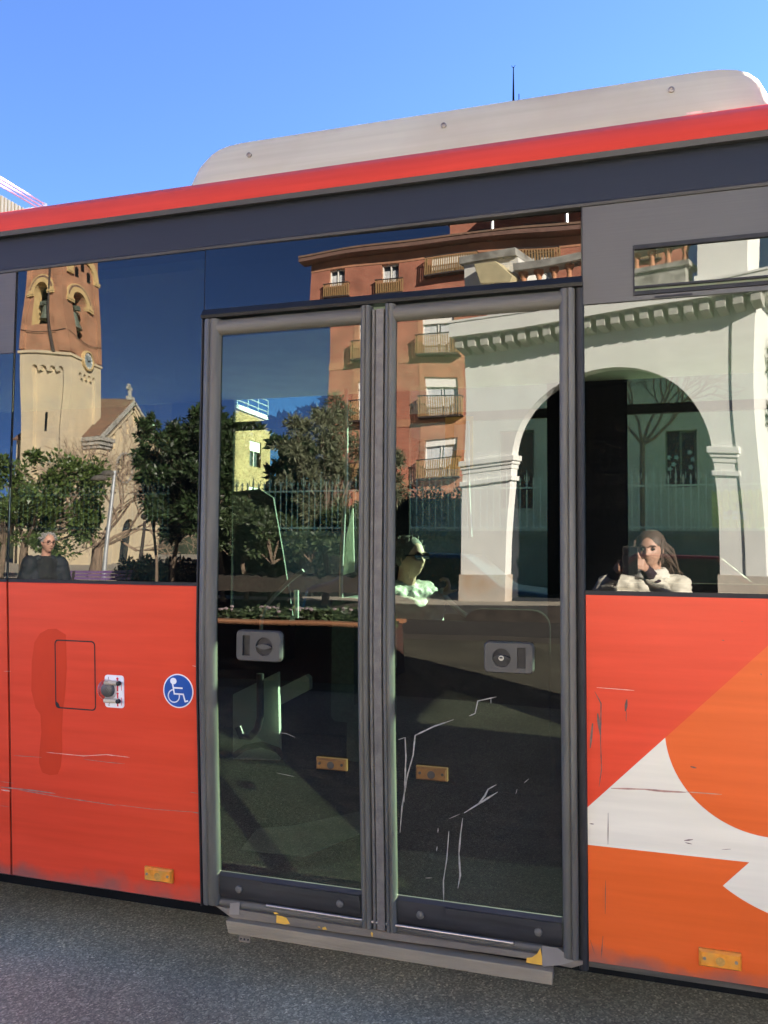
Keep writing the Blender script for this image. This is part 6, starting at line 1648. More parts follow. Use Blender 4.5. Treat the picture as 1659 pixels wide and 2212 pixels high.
# --- the photographer, mirrored in the pane right of the door
MIR = True
def photographer():
    H = at(1394, 1190, 3.08); fwd = Vec((-.24, -.96, -.10)); F = Frame(H, fwd)
    flo = 0.0
    J = {}
    J['skull'] = F(0, -.02, -.03); J['neck'] = F(0, -.035, -.15)
    sL, sR = at(1310, 1270, 3.12), at(1452, 1272, 3.14)
    J['shL'], J['shR'] = sL, sR          # L is the picture's left
    mid = (sL + sR) / 2
    J['chest'] = mid + Vec((0, .02, -.14)); J['waist'] = mid + Vec((0, .04, -.36)); J['pelvis'] = mid + Vec((0, .05, -.52))
    J['elL'] = at(1276, 1345, 2.92); J['wrL'] = Vec((-.088, 2.715, 1.452))
    J['elR'] = at(1462, 1352, 2.92); J['wrR'] = Vec((.078, 2.715, 1.462))
    legs_of(J, J['pelvis'], (-1, 0, 0), (0, -1, 0), 1.6, flo)
    mb = MB(); body(mb, J); head(mb, F)
    hand(mb, J['wrR'], (-.2, -.9, .35), (.1, .3, .95), [-1.15, -.6, -.3], [(.03, .035, .02), (.05, .062, .035), (.06, .088, .045)], .97)
    hand(mb, J['wrL'], (.2, -.9, .35), (-.1, .3, .95), [1.15, .6, .3], [(.03, .035, -.02), (.05, .062, -.035), (.06, .088, -.045)], .97)
    root = fuse(mb, 'person', M['skin'], None, .006, mirror=True, smooth_it=3)
    tag(root, 'long-haired person in a cream padded jacket holding up a black phone', 'person')
    eyes(F, root)
    mb = MB()
    c = lambda *p: chain(mb, p)
    side = (sL - sR).normalized()
    for s in (-.075, 0, .075): c((J['pelvis'] + side * s + Vec((0, 0, .02)), .135), (J['waist'] + side * s, .125), (J['chest'] + side * s * 1.2, .13))
    cap(mb, sL, sR, .085, .085); cap(mb, mid + Vec((0, 0, .0)), J['neck'] + Vec((0, 0, -.03)), .10, .075)
    for s in 'LR': c((J['sh' + s], .088), (Vec(J['sh' + s]).lerp(J['el' + s], .5), .078), (J['el' + s], .070), (Vec(J['el' + s]).lerp(J['wr' + s], .80), .050))
    fuse(mb, 'padded_jacket', mat('cream_quilted_jacket', (0.70, 0.66, 0.55), .6, var=.08, scale=8), root, .010, mirror=True, smooth_it=3, folds=(.013, 13))
    mb = MB()
    for k in range(16):
        t0, t1 = 2 * math.pi * k / 16, 2 * math.pi * (k + 1) / 16
        nb = J['neck'] + Vec((0, 0, -.005))
        cap(mb, nb + Vec((.072 * math.cos(t0), .068 * math.sin(t0), .012 * math.sin(t0))), nb + Vec((.072 * math.cos(t1), .068 * math.sin(t1), .012 * math.sin(t1))), .030, .030, 8)
        cap(mb, nb + Vec((.082 * math.cos(t0), .078 * math.sin(t0), -.035)), nb + Vec((.082 * math.cos(t1), .078 * math.sin(t1), -.035)), .034, .034, 8)
    fuse(mb, 'collar', mat('cream_knit_collar', (0.74, 0.71, 0.62), .85, var=.1, scale=60), root, .009, mirror=True, smooth_it=2, folds=(.006, 20))
    mb = MB()
    for s in 'LR': cap(mb, Vec(J['el' + s]).lerp(J['wr' + s], .76), Vec(J['el' + s]).lerp(J['wr' + s], .97), .044, .036)
    mb.build('cuff', mat('dark_purple_knit_cuff', (0.035, 0.02, 0.03), .9), root, mirror=True, smooth=True)
    mb = MB()
    for s in 'LR': chain(mb, [(J['hip' + s], .11), (J['kn' + s], .08), (Vec(J['an' + s]) + Vec((0, 0, .02)), .065)])
    cap(mb, J['hipL'], J['hipR'], .11, .11)
    fuse(mb, 'trousers', mat('dark_trousers', (0.03, 0.035, 0.05), .8, var=.2), root, .014, mirror=True, folds=(.01, 10))
    mb = MB()
    for s in 'LR': cap(mb, Vec(J['an' + s]) + Vec((0, .03, -.035)), Vec(J['an' + s]) + Vec((0, -.17, -.045)), .045, .038)
    fuse(mb, 'shoes', mat('dark_shoes', (0.03, 0.03, 0.03), .6), root, .012, mirror=True)
    # hair: a cap over the skull and long strands blown to the picture's right
    mb = MB()
    mb.ball(F(0, -.020, .030), 1, 28, 18, fn=lambda v, p: F.r * v.x * .090 + F.f * v.y * (.10 if v.y < .2 else .096) + F.u * v.z * (.100 if v.z > 0 or v.y < .35 else .02))
    for k in range(80):
        a = rnd.uniform(-2.6, -.5)
        st = F(.084 * math.cos(a), -.02 + .075 * math.sin(a), .05 * rnd.uniform(-1, .9))
        mb.tube([st, st + Vec((.02 + .04 * rnd.random(), .03, -.05)), st + Vec((.035 + .06 * rnd.random(), .045, -.11)), st + Vec((.03 + .10 * rnd.random(), .06, -.15 - .08 * rnd.random()))], [.011, .010, .007, .002], 6)
    for k in range(16):
        st = F(-.078 + .01 * rnd.random(), .02 - .03 * rnd.random(), .07 - .05 * rnd.random())
        mb.tube([st, st + Vec((-.008, -.002, -.05)), st + Vec((.006, .01, -.12))], [.010, .008, .003], 6)
        st = F(.076 + .01 * rnd.random(), .035 - .05 * rnd.random(), .07 - .03 * rnd.random())
        mb.tube([st, st + F.r * .008 + Vec((0, .006, -.06)), st + F.r * .014 + Vec((.01, .01, -.15))], [.010, .009, .004], 6)
    mb.build('hair', mat('greying_brown_hair', (0.105, 0.07, 0.05), .6, var=.4, scale=60), root, mirror=True, smooth=True)
    mb = MB()
    p = F(.080, -.004, -.022); mb.ball(p, .006, 8, 6); mb.build('earring', M['signw'], root, mirror=True, smooth=True)
    mb = MB(); mb.rbox((-.048, -2.622, 1.55 - .125), (.034, -2.613, 1.55 + .048), .010, 4, axis=1); ph = mb.build('phone', mat('black_phone', (0.012, 0.012, 0.014), .25, var=.1), None, bevel=.001)
    mb = MB(); 
    for dx, dz in ((-.03, .02), (-.012, .02), (-.03, .0)): mb.lathe([(.0065, 0), (.0065, .0012), (.003, .0014)], (dx, -2.613, 1.55 + dz), 14, axis='y')
    mb.build('lens', mat('lens_ring', (0.05, 0.05, 0.055), .2, .5), ph, smooth=True)
    mb = MB(); mb.rbox((-.0495, -2.6205, 1.55 - .1265), (.0355, -2.6145, 1.55 + .0495), .011, 4, axis=1); mb.build('frame', M['bolt'], ph)
    tag(ph, 'black phone held upright by the photographer in the cream jacket', 'phone')
photographer()
# --- the man walking past, mirrored in the left window
def walker():
    H = at(104, 1168, 5.1); fwd = Vec((.90, -.42, -.06)); F = Frame(H, fwd)
    J = {}; J['skull'] = F(0, -.02, -.03); J['neck'] = F(-.0, -.05, -.155)
    sL, sR = at(66, 1222, 5.2), at(126, 1214, 4.98)
    sd = Vec((F.r.x, F.r.y, 0)).normalized()
    base = Vec((J['neck'].x, J['neck'].y, J['neck'].z - .06)) - F.f * .02
    sL, sR = base - sd * .19 + Vec((0, 0, -.03)), base + sd * .19 + Vec((0, 0, -.03))
    J['shL'], J['shR'] = sL, sR
    mid = (sL + sR) / 2
    J['chest'] = mid + Vec((0, 0, -.15)); J['waist'] = mid + Vec((0, 0, -.38)); J['pelvis'] = mid + Vec((0, 0, -.55))
    fh = Vec((fwd.x, fwd.y, 0)).normalized()
    for k, s, q in (('L', sL, -1), ('R', sR, 1)):
        J['el' + k] = s + sd * q * .07 + Vec((0, 0, -.30)) - fh * .05 * q; J['wr' + k] = J['el' + k] + Vec((0, 0, -.26)) - fh * .02
    legs_of(J, J['pelvis'], -sd, fh, 1.7, 0)
    mb = MB(); body(mb, J); head(mb, F, 1.02)
    for k in 'LR': hand(mb, J['wr' + k], Vec((0, 0, -1)) + fh * .2, fh, [.3, .4, .3] if k == 'R' else [-.3, -.4, -.3], [(.04, .04, .0), (.07, .05, .005), (.095, .05, .01)])
    root = fuse(mb, 'person', M['skin2'], None, .007, mirror=True, smooth_it=3)
    tag(root, 'grey-haired person with glasses and a dark navy jacket walking past', 'person')
    eyes(F, root, 1.02)
    mb = MB()
    for s in (-.07, 0, .07): chain(mb, [(J['pelvis'] + sd * s, .115), (J['waist'] + sd * s, .11), (J['chest'] + sd * s, .118)])
    cap(mb, J['chest'], J['neck'] + Vec((0, 0, -.04)), .115, .07); cap(mb, J['shL'] - (sL - sR) * .18, J['shR'] + (sL - sR) * .18, .078, .078); cap(mb, J['chest'] + fh * .03, mid + fh * .03 + Vec((0, 0, .0)), .105, .085)
    fuse(mb, 'sweater', mat('black_sweater', (0.012, 0.012, 0.014), .9, var=.2), root, .012, mirror=True, folds=(.008, 9))
    mb = MB(); ctr = J['waist'] + Vec((0, 0, .02)); cap(mb, ctr + fh * .045 + Vec((0, 0, .06)), ctr + fh * .045 + Vec((0, 0, -.16)), .112, .112); fuse(mb, 'shirt_front', mat('grey_shirt', (0.17, 0.155, 0.14), .9, var=.1), root, .012, mirror=True, folds=(.006, 9))
    mb = MB()
    for k, q in (('L', -1), ('R', 1)):
        chain(mb, [(J['pelvis'] + sd * q * .14 - fh * .0, .115), (J['waist'] + sd * q * .14, .115), (J['chest'] + sd * q * .125, .115)])
        chain(mb, [(J['sh' + k], .098), (J['el' + k], .080), (J['wr' + k] + Vec((0, 0, .03)), .062)])
    for s in (-.08, 0, .08): chain(mb, [(J['pelvis'] + sd * s - fh * .075, .10), (J['waist'] + sd * s - fh * .075, .105), (J['chest'] + sd * s - fh * .06, .11)])
    cap(mb, J['shL'] - fh * .03, J['shR'] - fh * .03, .085, .085)
    for k in range(13):
        t0, t1 = math.pi * (-.02 + 1.04 * k / 13), math.pi * (-.02 + 1.04 * (k + 1) / 13)
        pt = lambda t: J['neck'] + Vec((0, 0, -.035)) + sd * .095 * math.cos(t) - fh * (.085 * math.sin(t) + .0)
        cap(mb, pt(t0), pt(t1), .045, .045, 8)
    fuse(mb, 'jacket', mat('dark_navy_jacket', (0.006, 0.009, 0.016), .75, var=.25, scale=6), root, .014, mirror=True, folds=(.012, 8))
    mb = MB()
    for s in 'LR': chain(mb, [(J['hip' + s], .105), (J['kn' + s], .08), (Vec(J['an' + s]) + Vec((0, 0, .02)), .07)])
    cap(mb, J['hipL'], J['hipR'], .11, .11); fuse(mb, 'trousers', mat('dark_jeans', (0.03, 0.04, 0.07), .85, var=.2), root, .016, mirror=True)
    mb = MB()
    for s in 'LR': cap(mb, Vec(J['an' + s]) - fh * .03 + Vec((0, 0, -.035)), Vec(J['an' + s]) + fh * .17 + Vec((0, 0, -.045)), .045, .038)
    fuse(mb, 'shoes', mat('brown_shoes', (0.06, 0.04, 0.03), .6), root, .014, mirror=True)
    mb = MB()
    mb.ball(F(0, -.026, .036), 1, 24, 16, fn=lambda v, p: F.r * v.x * .088 + F.f * v.y * (.098 if v.y < .3 else .088) + F.u * v.z * .094)
    for k in range(70):
        a, b = rnd.uniform(0, 2 * math.pi), rnd.uniform(.05, .95)
        v = Vec((math.cos(a) * math.sqrt(1 - b * b), math.sin(a) * math.sqrt(1 - b * b), b))
        if v.y > .75: continue
        st = F(v.x * .084, -.026 + v.y * .092, .036 + v.z * .088)
        mb.tube([st, st + (F.r * v.x + F.f * v.y + F.u * v.z) * .014 + F.r * rnd.gauss(0, .012) + F.u * .004, st + (F.r * v.x + F.f * v.y) * .02 + F.r * rnd.gauss(0, .02) - F.u * .012], [.010, .009, .003], 5)
    mb.build('hair', mat('wavy_grey_hair', (0.26, 0.25, 0.24), .7, var=.4, scale=60), root, mirror=True, smooth=True)
    mb = MB()
    for s in (-1, 1):
        mb.tube([F(s * .033 + .024 * math.cos(t * math.pi / 8), .094, .010 + .017 * math.sin(t * math.pi / 8)) for t in range(17)], .0026, 6)
        mb.tube([F(s * .057, .092, .014), F(s * .078, .04, .014), F(s * .08, -.01, .008)], .0024, 6)
    mb.tube([F(-.010, .097, .014), F(.010, .097, .014)], .0024, 6); mb.build('glasses', mat('dark_red_frames', (0.05, 0.012, 0.012), .3), root, mirror=True, smooth=True)
walker()
# --- the passenger by the far window of the bus
MIR = False
def passenger():
    H = at(889, 1206, 2.12); fwd = Vec((.86, -.50, .02)); F = Frame(H, fwd)
    J = {}; J['skull'] = F(0, -.02, -.03); J['neck'] = F(0, -.05, -.155)
    sd = Vec((F.r.x, F.r.y, 0)).normalized(); fh = Vec((fwd.x, fwd.y, 0)).normalized()
    base = J['neck'] + Vec((0, 0, -.07)) - fh * .02
    sL, sR = base - sd * .18, base + sd * .18
    J['shL'], J['shR'] = sL, sR; mid = (sL + sR) / 2
    J['chest'] = mid + Vec((0, 0, -.14)); J['waist'] = mid + Vec((0, 0, -.34)); J['pelvis'] = mid + Vec((0, 0, -.50))
    J['wrR'] = at(950, 1288, 1.86); J['elR'] = at(925, 1345, 1.90)
    J['wrL'] = J['waist'] - sd * .02 + fh * .32 + Vec((0, 0, -.06)); J['elL'] = J['waist'] - sd * .24 + fh * .06
    for k, q in (('L', -1), ('R', 1)):
        J['hip' + k] = J['pelvis'] + sd * q * .09; J['kn' + k] = J['hip' + k] + fh * .44 + Vec((0, 0, -.0)); J['an' + k] = J['kn' + k] + Vec((0, 0, -max(.1, J['kn' + k].z - .44)))
    J['toe'] = fh
    mb = MB(); body(mb, J); head(mb, F)
    hand(mb, J['wrR'], Vec((.5, 0, .55)), Vec((.3, -.9, 0)), [1.0, 1.0, .7], [(.05, .035, .015), (.08, .03, .035), (.095, .015, .045)])
    hand(mb, J['wrL'], fh, sd, [.5, .5, .4], [(.05, .035, .0), (.08, .04, .01), (.1, .035, .02)])
    root = fuse(mb, 'person', mat('passenger_skin', (0.50, 0.31, 0.23), .6, var=.06), None, .007, smooth_it=3)
    tag(root, 'person in sunglasses and pale quilted jacket seated inside the bus', 'person')
    eyes(F, root)
    mb = MB()
    for s in (-.075, 0, .075): chain(mb, [(J['pelvis'] + sd * s, .13), (J['waist'] + sd * s, .125), (J['chest'] + sd * s * 1.1, .13)])
    cap(mb, sL, sR, .088, .088); cap(mb, mid, J['neck'] + Vec((0, 0, -.03)), .10, .07)
    for s in 'LR': chain(mb, [(J['sh' + s], .09), (Vec(J['sh' + s]).lerp(J['el' + s], .5), .08), (J['el' + s], .075), (Vec(J['el' + s]).lerp(J['wr' + s], .85), .05)])
    fuse(mb, 'quilted_jacket', mat('pale_quilted_jacket', (0.36, 0.365, 0.32), .6, var=.08), root, .011, folds=(.012, 14))
    mb = MB()
    for s in 'LR': chain(mb, [(J['hip' + s], .11), (J['kn' + s], .085), (J['an' + s], .06)])
    fuse(mb, 'trousers', mat('grey_trousers', (0.06, 0.06, 0.06), .8), root, .016)
    mb = MB()
    for s in 'LR': cap(mb, J['an' + s], Vec(J['an' + s]) + fh * .17 + Vec((0, 0, -.03)), .045, .04)
    fuse(mb, 'shoes', mat('black_shoes', (0.02, 0.02, 0.02), .6), root, .014)
    mb = MB(); mb.ball(F(0, -.030, .036), 1, 24, 16, fn=lambda v, p: F.r * v.x * .095 + F.f * v.y * .100 + F.u * v.z * .104)
    for k in range(90):
        a, b = rnd.uniform(0, 2 * math.pi), rnd.uniform(-.3, .95); v = Vec((math.cos(a) * math.sqrt(1 - b * b), math.sin(a) * math.sqrt(1 - b * b), b))
        if v.y > .5: continue
        st = F(v.x * .090, -.03 + v.y * .095, .036 + v.z * .098); mb.tube([st, st + (F.r * v.x + F.f * v.y + F.u * v.z) * .018, st - F.u * .03 + F.r * v.x * .02], [.012, .01, .003], 5)
    mb.build('hair', mat('short_grey_hair', (0.10, 0.095, 0.085), .7, var=.4, scale=60), root, smooth=True)
    mb = MB()
    for s in (-1, 1):
        mb.prism([F(s * .034 + .029 * math.cos(t * math.pi / 8), .098 - .012 * abs(math.cos(t * math.pi / 8)), .012 + .021 * math.sin(t * math.pi / 8)) for t in range(16)], F.f * .006)
        mb.tube([F(s * .06, .088, .018), F(s * .079, .04, .016), F(s * .08, -.01, .008)], .004, 6)
    mb.tube([F(-.012, .10, .018), F(.012, .10, .018)], .004, 6); mb.build('sunglasses', mat('black_sunglasses', (0.006, 0.006, 0.008), .15, var=.05), root, smooth=True)
    # the seat that carries the passenger
    b = J['pelvis']
    mb = MB(); c = b + Vec((0, 0, -.13))
    mb.rbox((c.x - .26, c.y - .28, .345), (c.x + .30, c.y + .24, c.z), .03, 3, axis=1); mb.rbox((c.x - .36, c.y - .28, c.z - .1), (c.x - .22, c.y + .24, c.z + .62), .04, 3, axis=1); mb.build('seat', M['seat'], bus)
passenger()
# ------------------------------------------------------------------ the far side of the street, seen through the bus
struct_m = mat('far_pavement', (0.25, 0.24, 0.21), 0.9, var=0.15)
mb = MB(); mb.box((-120, 6.0, -0.01), (120, 15.0, 0.13)); struct(mb.build('pavement', struct_m))
M['fwall'] = mat('grey_green_render', (0.22, 0.24, 0.20), 0.95, var=0.2, scale=1.5, var2=(0.13, 0.14, 0.12), sc2=0.7)
M['house'] = mat('pale_house_render', (0.50, 0.50, 0.44), 0.95, var=0.1, scale=1.2)
M['fence'] = mat('pale_painted_iron', (0.62, 0.66, 0.60), 0.5, var=0.1)
M['mast'] = mat('black_mast', (0.002, 0.002, 0.002), .9, spec=0.0)
yw = 15.0
zw_ = at(1400, 1147, yw).z
mb = MB(); mb.box((-60, yw, 0), (40, yw + 0.35, zw_ - .12)); mb.box((-60, yw - .06, zw_ - .12), (40, yw + .4, zw_)); o = mb.build('garden_wall', M['fwall']); tag(o, 'long grey wall beyond the bus with a spiked fence on top', 'wall')
root = thing('spiked_fence', 'pale iron fence with spear points standing on the garden wall', 'fence', (0, yw + .17, zw_))
zr1 = at(1400, 1050, yw).z
mb = MB(); mb.box((-18, yw + .15, zr1), (8, yw + .19, zr1 + .04)); mb.box((-18, yw + .15, zw_ + .06), (8, yw + .19, zw_ + .10)); mb.build('fence_rail', M['fence'], root)
mb = MB(); x = -18; k = 0
while x < 8:
    mb.tube([(x, yw + .17, zw_), (x, yw + .17, zr1 + .12)], .013, 5); mb.ball((x, yw + .17, zw_ + .1), .03, 6, 4); mb.ball((x, yw + .17, zr1 + .1), .028, 6, 4)
    h_ = .42 if k % 3 == 0 else .26
    mb.tube([(x, yw + .17, zr1 + .12), (x, yw + .17, zr1 + .2), (x, yw + .17, zr1 + h_)], [.012, .024, .002], 5)
    if k % 2 == 0:
        for s in (-1, 1): mb.tube([(x, yw + .17, zr1 + .13), (x + s * .05, yw + .17, zr1 + .19), (x + s * .045, yw + .17, zr1 + .3)], .008, 4)
    x += .147; k += 1
mb.build('spear_bars', M['fence'], root)
# house behind the fence with an arched wall field and a tall window
yh = 21.0
root = thing('villa', 'pale house behind the spiked fence with a tall dark double window', 'house', (0, yh + 4, 0))
xa_, xb_ = at(1205, 900, yh).x, at(1560, 900, yh).x + 6
wl0, wl1 = at(1437, 930, yh), at(1507, 1052, yh)
mb = MB(); mb.wall((0, yh, 0), (1, 0, 0), (0, 0, 1), (0, -1, 0), rect(-9, 0, xb_, 7.6), [(rect(wl0.x, wl1.z, wl1.x, wl0.z), .3, 0, None), (rect(-3.6, 2.9, -2.6, 5.2), .3, 0, None), (rect(3.6, 2.9, 4.6, 5.2), .3, 0, None)])
mb.add([(-9, yh, 0), (-9, yh + 9, 0), (-9, yh + 9, 7.6), (-9, yh, 7.6)], [(0, 1, 2, 3)]); mb.add([(xb_, yh, 0), (xb_, yh + 9, 0), (xb_, yh + 9, 7.6), (xb_, yh, 7.6)], [(0, 1, 2, 3)])
mb.add([(-9, yh + 9, 0), (xb_, yh + 9, 0), (xb_, yh + 9, 7.6), (-9, yh + 9, 7.6)], [(0, 1, 2, 3)])
mb.build('house_wall', M['house'], root, fixn=False)
mb = MB(); mb.box((-9.4, yh - .4, 7.6), (xb_ + .4, yh + 9.4, 7.85)); mb.build('roof', M['tile'], root)
for a, b, z0, z1 in ((wl0.x, wl1.x, wl1.z, wl0.z), (-3.6, -2.6, 2.9, 5.2), (3.6, 4.6, 2.9, 5.2)):
    mb = MB(); mb.box((a, yh + .2, z0), (b, yh + .24, z1), 0); wn = mb.build('window', [M['room']], root)
    mb = MB(); w_ = b - a
    for s in (a, (a + b) / 2 - .03, b - .06): mb.box((s, yh + .16, z0), (s + .06, yh + .199, z1))
    mb.box((a + .06, yh + .16, z0), ((a + b) / 2 - .03, yh + .199, z0 + .06)); mb.box(((a + b) / 2 + .03, yh + .16, z1 - .06), (b - .06, yh + .199, z1)); mb.build('frame', M['fwall'], wn)
mb = MB(); fm = mat('paper_flower', (0.45, 0.60, 0.62), 0.8)
for px, py in ((1428 + 33, 988), (1437 + 100 / 4.847 * 0 + 101 / 1.0 * 0 + 8, 988), (1490, 977), (1455, 1003), (1497, 992), (1447, 1013), (1492, 1009)):
    c = at(px, py, yh + .18)
    pts = []
    for k in range(10):
        r = .085 if k % 2 == 0 else .045
        pts.append((c.x + r * math.cos(math.pi * k / 5), yh + .18, c.z + r * math.sin(math.pi * k / 5)))
    mb.prism(pts, (0, .003, 0))
mb.build('paper_flowers', fm, root)
c = at(1109, 300, yh + 2)
mb = MB(); p = at(1109, 145, yh + 2); mb.tube([(p.x, p.y, 7.8), (p.x, p.y, p.z - 1.2), (p.x, p.y, p.z)], [.05, .035, .014], 8); mb.tube([(p.x, p.y, p.z - .05), (p.x - .06, p.y, p.z + .06)], .008, 4); mb.tube([(p.x, p.y, p.z - .05), (p.x + .06, p.y, p.z + .06)], .008, 4)
o = mb.build('antenna_mast', M['mast']); tag(o, 'tall thin mast rising above the white roof cover', 'antenna')
mb = MB(); p = at(1121, 203, yh + 2); mb.tube([(p.x, p.y, 7.8), (p.x, p.y, p.z)], [.03, .014], 6); o = mb.build('antenna_mast', M['mast']); tag(o, 'short thin mast just right of the tall one above the roof cover', 'antenna')
# bare tree in front of the house
b = at(1395, 1147, yh - 2.5); b.z = 0.13
root = thing('bare_tree', 'leafless pale tree behind the spiked fence in front of the house', 'tree', b)
mb = MB(); fk = at(1388, 960, yh - 2.5); mb.tube([b, b.lerp(fk, .5) + Vec((-.06, 0, 0)), fk], [.09, .075, .06], 8); mb.build('trunk', M['barkp'], root, smooth=True, fixn=False)
mb = MB(); tp = []
for d in ((.7, 0, 1), (-.3, .2, 1), (.9, -.2, .5), (.2, .3, 1.2), (-.6, 0, .8)): limb(mb, fk, d, 1.25, .045, 4, tp, 3, .6, .08, .74, 0, .007)
mb.build('crown', M['barkp'], root, fixn=False)
# banner tied to the fence, with the few letters that can be read
a, b = at(1537, 1060, yw - .02), at(1668, 1140, yw - .02)
root = thing('banner', 'crumpled pale yellow banner tied to the spiked fence', 'banner', ((a.x + b.x) / 2, yw - .02, b.z))
mb = MB(); n = 40; vs = []
for i in range(n):
    x = a.x + (b.x - a.x) * i / (n - 1); dy = .03 * math.sin(x * 43) + .012 * math.sin(x * 91)
    vs += [(x, yw - .04 + dy, b.z + .01 * math.sin(x * 20)), (x, yw - .04 + dy, a.z + .03 * math.sin(x * 43 + 1))]
mb.add(vs, [(2 * i, 2 * i + 2, 2 * i + 3, 2 * i + 1) for i in range(n - 1)])
mb.add([(v[0], v[1] + .004, v[2]) for v in vs], [(2 * i + 1, 2 * i + 3, 2 * i + 2, 2 * i) for i in range(n - 1)])
mb.build('cloth', mat('pale_yellow_cloth', (0.74, 0.76, 0.36), 0.8, var=0.1, scale=8), root, fixn=False, smooth=True)
gp = mat('grey_print', (0.35, 0.38, 0.34), 0.8)
cx_ = (a.x + b.x) / 2
text('lettering', 'Bec', .19, (cx_ + .02, yw - .09, a.z - .30), gp, root, ext=.002); text('lettering', 'P', .19, (cx_ - .22, yw - .09, a.z - .47), gp, root, ext=.002)
mb = MB()
for i in range(3):
    for j in range(2): mb.box((cx_ - .34 + i * .15, yw - .092, b.z + .16 + j * .10), (cx_ - .22 + i * .15, yw - .088, b.z + .23 + j * .10))
mb.build('printed_basket', mat('pale_print', (0.66, 0.70, 0.62), 0.8), root)
# red car parked behind the wall line
def car(x, y, c, lab):
    root = thing('parked_car', lab, 'car', (x, y, 0.13))
    prof = [(-2.0, .25), (2.0, .25), (2.05, .6), (1.9, .85), (1.0, .95), (.45, 1.42), (-.9, 1.46), (-1.6, 1.0), (-2.0, .9), (-2.08, .6)]
    mb = MB(); mb.prism([(x + a, y - .8, .13 + b) for a, b in prof], (0, 1.6, 0)); mb.build('body', c, root, bevel=.06)
    mb = MB(); mb.prism([(x + a, y - .805, .13 + b) for a, b in [(.82, .97), (.38, 1.36), (-.85, 1.39), (-1.3, 1.0)]], (0, -.004, 0)); mb.build('side_glass', M['room'], root)
    for dx in (-1.25, 1.25):
        for dy in (-.82, .62):
            mb = MB(); mb.lathe([(.12, 0), (.30, .01), (.32, .04), (.32, .17), (.3, .2), (.1, .2)], (x + dx, y + dy + .2, .13 + .32), 20, axis='y'); mb.build('wheel', M['black'], root, smooth=True)
cp_ = at(1490, 1120, 12.0)
car(cp_.x, 12.6, mat('dark_red_car_paint', (0.22, 0.03, 0.03), 0.3, coat=.5), 'dark red car parked beyond the bus in front of the grey wall')
cp_ = at(960, 1180, 9.5)
car(cp_.x, 9.6, mat('dark_blue_car_paint', (0.02, 0.03, 0.07), 0.3, coat=.5), 'dark blue car parked beyond the bus behind the seated passenger')
# yellow brick block down the street, faces towards +x
def block(X, ya, yb, zt, lab, m, name, rows, rails=True):
    root = thing(name, lab, 'building', (X - 5, (ya + yb) / 2, 0))
    hs, wn = [], []
    n = max(2, int((yb - ya) / 3.6)); st = (yb - ya) / n
    for r in rows:
        for i in range(n):
            u = ya + st * (i + .5); hs.append((rect(u - .75, r, u + .75, r + 1.5), .25, 0, None)); wn.append((u, r))
    mb = MB(); mb.wall((X, 0, 0), (0, 1, 0), (0, 0, 1), (1, 0, 0), rect(ya, 0, yb, zt), hs)
    mb.add([(X, ya, 0), (X - 10, ya, 0), (X - 10, ya, zt), (X, ya, zt)], [(0, 1, 2, 3)]); mb.add([(X, yb, 0), (X - 10, yb, 0), (X - 10, yb, zt), (X, yb, zt)], [(0, 1, 2, 3)]); mb.add([(X, ya, zt), (X, yb, zt), (X - 10, yb, zt), (X - 10, ya, zt)], [(0, 1, 2, 3)])
    mb.build('brick_wall', m, root, fixn=False)
    for u, r in wn:
        mb = MB(); mb.box((X - .22, u - .75, r), (X - .18, u + .75, r + 1.5), 0); mb.box((X - .1, u - .75, r + .9), (X - .06, u + .75, r + 1.5), 1); mb.box((X - .17, u - .04, r), (X - .12, u + .04, r + .9), 1); mb.build('window', [M['room'], M['shut']], root)
    return root
Xb = -21.0
blk = block(Xb, atx(498, 950, Xb).y - 3, atx(584, 950, Xb).y, atx(540, 885, Xb).z, 'yellow brick building seen through the left door pane', M['bricky'], 'yellow_brick_building', (1.2, 3.9, 6.6))
y0, y1, z = atx(498, 950, Xb).y - 3, atx(584, 950, Xb).y, atx(540, 885, Xb).z
mb = MB(); mb.box((Xb - .1, y0, z - .25), (Xb + .12, y1 + .1, z)); mb.build('parapet', M['shut'], blk)
mb = MB()
for h_ in (.35, .7, 1.05): mb.tube([(Xb - .2, y0, z + h_), (Xb - .2, y1, z + h_)], .03, 6)
k = y0
while k <= y1 + .01: mb.tube([(Xb - .2, k, z), (Xb - .2, k, z + 1.05)], .03, 6); k += (y1 - y0) / 6
mb.build('roof_railing', M['galv'], blk)
X = -25.0
pa, pb_ = atx(0, 390, X), atx(103, 446, X)
ze_ = atx(95, 452, X).z - .35
M['ribbed'] = mat('cream_ribbed_panel', (0.70, 0.58, 0.36), 0.8, var=.05)
root = thing('cream_apartment_block', 'cream building with ribbed parapet and pink rails above the bus roof', 'building', (X - 5, pb_.y - 6, 0))
ya_, yb_ = pb_.y - 16, pb_.y + 1.4
mb = MB(); mb.box((X - 9, ya_, 0), (X - .4, yb_, ze_ - 1.25)); mb.build('wall', M['cream'], root)
zr_ = atx(60, 455, X).z
mb = MB(); k = ya_
while k < pb_.y - .1:
    mb.box((X - .03, k, zr_ - 2.2), (X + .03, k + .12, zr_ + .0)); k += .2
mb.box((X - .10, ya_, zr_ - 2.2), (X - .031, pb_.y, zr_ - .02)); mb.build('ribbed_parapet', M['ribbed'], root)
mb = MB()
for r in (441, 449, 457):
    z = atx(96, r, X).z; mb.tube([(X, ya_, z), (X, pb_.y - .3, z)], .045, 6)
mb.build('pink_rail', mat('pink_painted_steel', (0.72, 0.34, 0.44), 0.5), root)
mb = MB(); z = atx(97, 440, X).z; mb.box((X - .08, pb_.y - .3, zr_ - 2), (X + .08, pb_.y - .14, z)); mb.build('rail_post', mat('pale_pink_post', (0.66, 0.55, 0.58), 0.6), root)
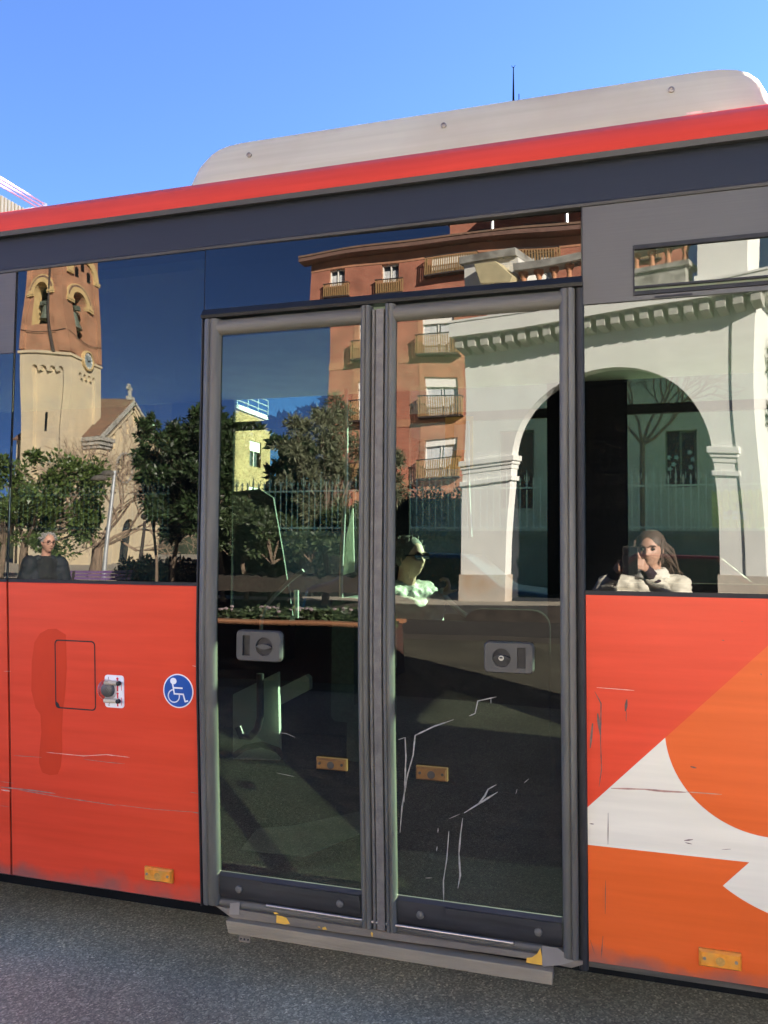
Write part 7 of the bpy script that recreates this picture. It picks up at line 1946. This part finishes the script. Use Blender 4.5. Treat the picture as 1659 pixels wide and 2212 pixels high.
mb = MB(); mb.prism([(X - .3, pb_.y - .1, zr_ - 2.5), (X - .3, yb_, zr_ - 2.5), (X - .3, yb_, atx(114, 445, X).z - .3), (X - .3, pb_.y + .0, atx(99, 440, X).z)], (-6, 0, 0)); mb.build('end_wall', M['plaster'], root)

# dark wood of evergreens and a dim building row that close the view through the bus on the left
for i, (px, yy, r, zc_, lab) in enumerate(((40, 24, (3.2, 2, 3.4), 3.9, 'big dark evergreen farthest left beyond the bus'), (215, 21, (3.0, 2, 3.0), 3.6, 'big dark evergreen second from the left beyond the bus'), (330, 18, (1.9, 1.6, 2.5), 3.1, 'dark evergreen just left of the yellow brick building beyond the bus'), (628, 19.0, (0.62, 1.0, 2.6), 3.1, 'slim dark evergreen close to the right edge of the yellow brick building beyond the bus'), (715, 18.5, (1.15, 1.2, 3.0), 3.4, 'dark evergreen just right of the yellow brick building beyond the bus'), (790, 20.5, (1.5, 1.5, 3.4), 3.8, 'dark evergreen behind the middle door posts beyond the bus'))):
    p = at(px, 1100, yy)
    c = Vec((p.x, -yy, zc_))
    t_ = tree('evergreen_tree', lab, (p.x, -yy, 0), (p.x, -yy, zc_), r, 60, 6500, .30, .45, M['leafd'], .2, group='evergreens beyond the bus')

# unseen tall block added to keep the sun off the cream building
dx, dy = math.cos(SUN_AZ), math.sin(SUN_AZ)
c0 = Vec((-25.0, 21.0, 0)) + Vec((dx, dy, 0)) * 62
ux = Vec((dy, -dx, 0)); uy = Vec((dx, dy, 0))
hw, H = 9.0, 41.0
root = thing('added_shade_block', 'tall plain block out of view, added to shade the cream building', 'building', c0)
mb = MB(); hs = []
for r in range(12):
    for k in range(5): hs.append((rect(-hw + 1.4 + k * 3.4, 2 + r * 3.2, -hw + 2.9 + k * 3.4, 3.6 + r * 3.2), .2, 0, 1))
mb.wall(c0, ux, (0, 0, 1), -uy, rect(-hw, 0, hw, H), hs)
P_ = lambda a, b, z: c0 + ux * a + uy * b + Vec((0, 0, z))
for q in ((P_(-hw, 0, 0), P_(-hw, 9, 0), P_(-hw, 9, H), P_(-hw, 0, H)), (P_(hw, 0, 0), P_(hw, 9, 0), P_(hw, 9, H), P_(hw, 0, H)), (P_(-hw, 9, 0), P_(hw, 9, 0), P_(hw, 9, H), P_(-hw, 9, H)), (P_(-hw, 0, H), P_(hw, 0, H), P_(hw, 9, H), P_(-hw, 9, H))): mb.add(q, [(0, 1, 2, 3)])
mb.build('facade', [M['house'], M['room']], root, fixn=False)
